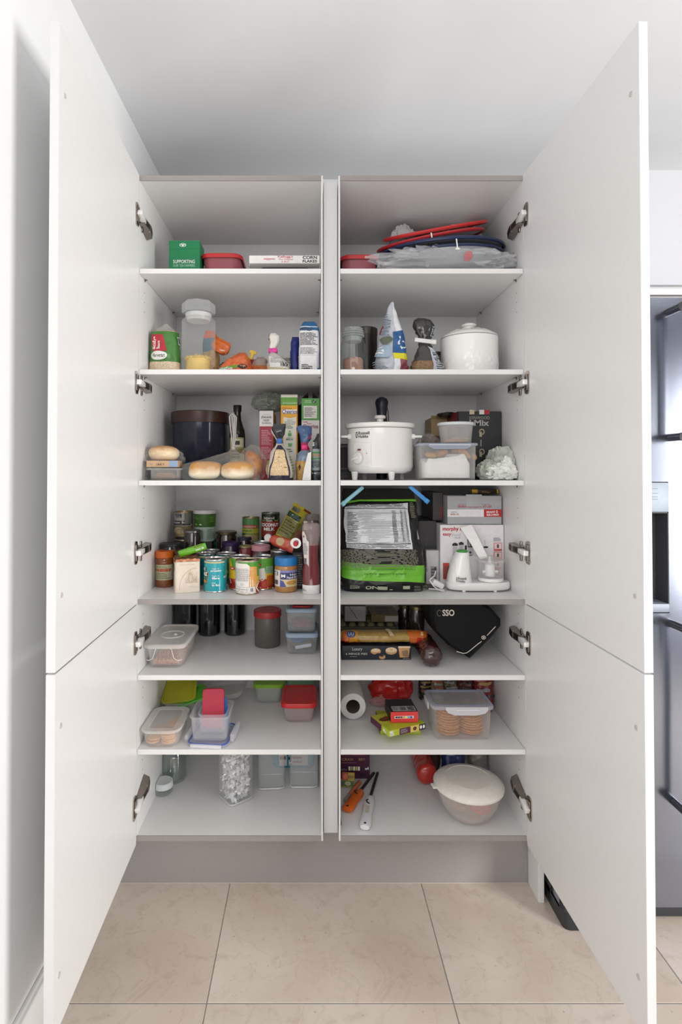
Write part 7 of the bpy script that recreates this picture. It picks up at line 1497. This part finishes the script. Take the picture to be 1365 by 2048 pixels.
# right half
yb = D_(1558, z0); hh = .205; U_ = lambda px: (px-681)/59
t, p, w_ = carton('cider_carton', 'dark purple multipack carton with gold lettering, by the divider', 'box', 681.5, 740, yb, z0, hh, .12, C('#4a1c3a', .4), py=1540)
v = lambda py: (ZZ(py, yb)-z0)/hh; GD = C('#a88a5a', .45)
p.text('STRAWBERRY', U_(684), v(1512), U_(731), v(1507), C('#a03a50', .5), .02); p.text('CRANBERRY', U_(684), v(1521.5), U_(731), v(1516.5), GD, .02); p.rect(U_(706), v(1522.5), U_(731), v(1516), C('#4a1c3a', .4)); p.text('RRY', U_(718), v(1521.5), U_(731), v(1516.5), GD, .02); p.lines(U_(684), v(1527), U_(726), v(1524), 1, C('#8c5c6c', .5)); p.text('4x275ml', U_(682), v(1542), U_(694), v(1537), C('#c4b4bc', .5)); p.text('x4', U_(730), v(1540), U_(738), v(1534), WTXT, .03)
for k in range(5): p.rect(U_(697+4.8*k), v(1541), U_(700.8+4.8*k), v(1533), WTXT if k % 2 == 0 else C('#c9b870', .5))
p.ell(U_(692), v(1549), .10, .03, C('#2a1424', .4)); p.ell(U_(725), v(1549), .10, .03, C('#2a1424', .4)); p.done(t)
y = D_(1582, z0)
t = thing('yellow_box', 'small yellow and red matchbox leaning on the purple carton', 'box', (XX(697, y, 1570), y+.022, z0+.001), rot=(radians(-28), 0, radians(-6))); m = M(); m.box(-.022, .024, -.006, .006, 0, .047, C('#b89c30', .4), .001); m.build('carton', t)
p = Pr(front(.044, .047, -.0062)); p.rect(.0, .45, 1, .97, C('#a83a2c', .5)); p.rect(.5, .45, 1, .97, C('#b8a030', .5)); p.ell(.3, .7, .2, .2, C('#d86a40', .5)); p.text('BENI', .5, .6, .95, .8, C('#5a3420', .5), .02); p.rect(0, .06, 1, .42, C('#3c5a38', .5)); p.ell(.5, .25, .25, .15, C('#b8b48a', .5)); p.done(t)
M().box(.097-.0985, .1015-.0985, .05, .17, 0, .01, C('#151516', .45), .001).build('black_rod', loc=(.0985+.0004, .0, z0+.0006)); tag(bpy.data.objects['black_rod'], 'thin black rod lying along the divider on the cabinet floor', 'rod')
# lighters
def lighter(name, label, A, B, C_, body, tipc, wb, hb, trig=True):
    """A butt, B shoulder, C_ tip, as (px, py) on the floor"""
    P = [Vector((XX(px, yon(py, z0+.008), py), yon(py, z0+.008), z0)) for px, py in (A, B, C_)]
    d = P[1]-P[0]; L = d.length; t = thing(name, label, 'lighter', P[0]+Vector((0, 0, EPS)), math.atan2(d.y, d.x))
    m = M(); secs = [(0, .78), (.06, .98), (.18, 1), (.45, .84), (.72, 1.0), (.88, .9), (1, .5)]
    m.loft([[(L*s_, wb*k*cos(a)*(1 if abs(cos(a)) < 2 else 1), hb+hb*.98*k*sin(a)) for a in [2*pi*i/20 for i in range(20)]] for s_, k in secs], body); m.build('lighter_body', t)
    m = M(); m.lathe([(wb*.32, 0), (wb*.30, .0005)], BLACK, 20) if 0 else None
    m = M(); m.blob((L*.05, 0, hb*1.93), wb*.22, wb*.22, .0012, BLACK); m.build('gas_valve', t)
    m = M(); m.tube([(L*.66, -wb*.2, hb*1.92), (L*.70, wb*.3, hb*2.0), (L*.76, wb*.5, hb*1.95), (L*.80, wb*.2, hb*1.9)], .0022, BLACK, 8); m.build('trigger', t)
    d2 = P[2]-P[1]; L2 = d2.length; c_, s_ = cos(-t.rotation_euler.z), sin(-t.rotation_euler.z); d2 = Vector((d2.x*c_-d2.y*s_, d2.x*s_+d2.y*c_, 0))
    B0 = Vector((L*.96, 0, hb)); m = M(); m.tube([tuple(B0), tuple(B0+d2*.5+Vector((0, 0, .002))), tuple(B0+d2+Vector((0, 0, .004)))], .0052, tipc, 12); m.build('wand', t); return t, L
t, L = lighter('gas_lighter', 'white wand lighter with black wand, nearest the viewer', (730, 1657), (741, 1595), (756, 1548), C('#e4e6ea', .3, coat=.3), BLACK, .0185, .0105)
p = Pr(PL((L*.35, .006, .0214), (L*.24, 0, 0), (0, -.012, 0)), off=.0002); p.rect(0, 0, 1, 1, C('#c9bfae', .5)); p.lines(.1, .1, .9, .9, 3, INK); p.done(t)
t, L = lighter('gas_lighter', 'orange wand lighter with dark wand behind the white one', (694, 1622), (722, 1583), (749, 1549), C('#d9661c', .3, coat=.3), C('#3a3330', .4, .4), .0205, .0115)
P0_ = Vector((XX(692, .13, 1602), yon(1604, z0+.005), z0+.0085)); P1_ = Vector((XX(722, .24, 1568), yon(1566, z0+.005), z0+.0085)); d = P1_-P0_
t = thing('marker_tube', 'orange and clear tube lying behind the orange lighter', 'tube', P0_, math.atan2(d.y, d.x)); L = d.length
m = M(); m.T = Matrix.Rotation(pi/2, 4, 'Y'); m.lathe([(.0065, 0), (.0065, L*.28), (0, L*.28)], C('#8d8684', .35), 20, mats=None); m.build('clear_end', t); m = M(); m.T = Matrix.Rotation(pi/2, 4, 'Y'); m.lathe([(0, L*.28), (.0075, L*.285), (.0078, L), (0, L)], C('#c9744a', .35), 20); m.build('tube_body', t)
p = Pr(PL((L*.12, -.0066, -.004), (L*.14, 0, 0), (0, 0, .008))); p.rect(0, 0, 1, 1, C('#8aa0c8', .4)); p.done(t)
# red roll pack, blue packs behind
yc = D_(1578, z0)+.012; r = .036
P1 = Vector((XX(858, yc, 1555)-.002, yc, z0+r+.003)); P2 = Vector((XX(838, .44, 1495), .455, z0+r+.003)); d = P2-P1; L_ = d.length
t = thing('biscuit_roll', 'red-ended roll of biscuits with blue middle, left of round bowl', 'packet', (P1+P2)/2, rz=math.atan2(d.y, d.x))
S0b = SACK([(0, off-L_/2, .010, .010), (.02, off-L_/2+.002, .026, .026), (.07, off-L_/2+.012, r, r), (.92, off+L_/2-.016, r, r), (1, off+L_/2, .01, .01)], .0024, 42, 2.1, 221)
Sb = lambda u, v: (lambda q: Vector((q.z-off, q.y, q.x)))(S0b(u, v)); sack_mesh(Sb, C('#b5241e', .28, coat=.6), nu=48, nv=40).build('wrapper', t, 50)
p = Pr(lambda u, v: Sb(1-v, u), off=.0016); p.quad(((.28, .2), (.9, .2), (.9, .98), (.28, .98)), C('#232a5c', .3, coat=.4), 10, 12); p.quad(((.32, .72), (.5, .72), (.5, .92), (.32, .92)), C('#c9c4cc', .4)); p.stroke([(.33, .45), (.5, .55), (.6, .42)], .03, WTXT, .06); p.done(t)
for k, (px, w2, y, c_, lab) in enumerate(((872, .024, .34, '#3c2a28', 'dark packet between the red biscuit roll and blue packet'), (912, .042, .30, '#1c3060', 'dark blue packet standing behind the round bowl'), (962, .035, .33, '#8a8680', 'pale grey packet behind the round bowl, right'))):
    t, S = pack('foil_pack', lab, 'packet', (XX(px, y, 1520), y+.04, z0+EPS), [(0, 0, w2*.9, .03), (.3, .05, w2, .032), (.85, .135, w2*.95, .022), (1, .16, w2*.9, .003)], C(c_, .3, .15, coat=.5, var=.2, scale=50), amp=.003, freq=40, seed=500+k)
    Pr(S, off=.002).quad(((.2, .55), (.5, .55), (.5, .8), (.2, .8)), C('#9aa4bc' if k == 1 else '#6a5a50', .4)).done(t)
# round bowl
R_ = .112; cx, cy = .531, .108
t = thing('round_bowl', 'large round frosted bowl with white lid at the bottom right', 'bowl', (cx, cy, z0+EPS)); h = .104
BW = FILM('#ece4de', .18, .25); m = M(); prof = [(0, .002), (.052, 0), (.062, .003), (.080, .022), (.094, .05), (.104, .085), (.110, h), (.108, h), (.100, .08), (.088, .045), (.06, .008), (0, .006)]
m.lathe(prof, BW, 72); m.build('bowl_body', t)
LW = C('#ece6dd', .38); m = M(); m.lathe([(.112, h-.008), (R_+.002, h-.006), (R_+.003, h), (R_-.002, h+.006), (.098, h+.012), (.080, h+.018), (.074, h+.019), (.0735, h+.0175), (.070, h+.0175), (.0695, h+.0185), (.055, h+.0185), (0, h+.0182)], LW, 72)
m.T = Matrix.Rotation(radians(188), 4, 'Z'); m.box(R_-.004, R_+.016, -.014, .014, h-.003, h+.002, LW, .003); m.T = None; m.build('lid', t)
m = M(); m.T = Matrix.Rotation(radians(150), 4, 'Z')
m = M(); crm(m, (.034, -.030, .030), .028, .018, .014, C('#c8404c', .4, coat=.3), 601, .3); tag(m.build('sweet_packet', loc=(cx, cy, z0+.010)), 'pinkish red packet showing through the round frosted bowl', 'packet')
m = M(); crm(m, (-.022, .01, .012), .028, .024, .006, C('#c9a07c', .5), 603, .3); tag(m.build('snack_packet', loc=(cx, cy, z0+.010)), 'tan packet lying flat inside the round frosted bowl', 'packet')
# ---------------------------------------------------------------- press whatever is soft or close against the cabinet walls, shelves and backs
bpy.context.view_layer.update()
SHF = [ZF]+SH[::-1]
def top_of(o):
    while o.parent: o = o.parent
    return o
skip = {'tall_cabinet', 'filler_panel', 'plinth', 'end_panel', 'infill_strip', 'fridge', 'wall_cabinet'}
for o in list(bpy.data.objects):
    if o.type != 'MESH' or o.data.users > 1: continue
    r_ = top_of(o)
    if r_.get('kind') == 'structure' or r_.name.split('.')[0] in skip: continue
    mw = o.matrix_world; L_ = r_.matrix_world.translation
    x0, x1 = (XL0, XL1) if L_.x < .066 else (XR0, XR1)
    zb = max([q for q in SHF if q <= L_.z+.004] or [ZF]); k = SHF.index(zb); zt = (SHF[k+1]-.0170) if k+1 < len(SHF) else ZT-.017
    inv = mw.inverted(); ch = False
    for v_ in o.data.vertices:
        p = mw @ v_.co; q = Vector((min(max(p.x, x0+.0016), x1-.0016), min(p.y, .4900), min(max(p.z, zb+.0004), zt)))
        if (p-q).length > 1e-7: v_.co = inv @ q; ch = True
    if ch: o.data.update()
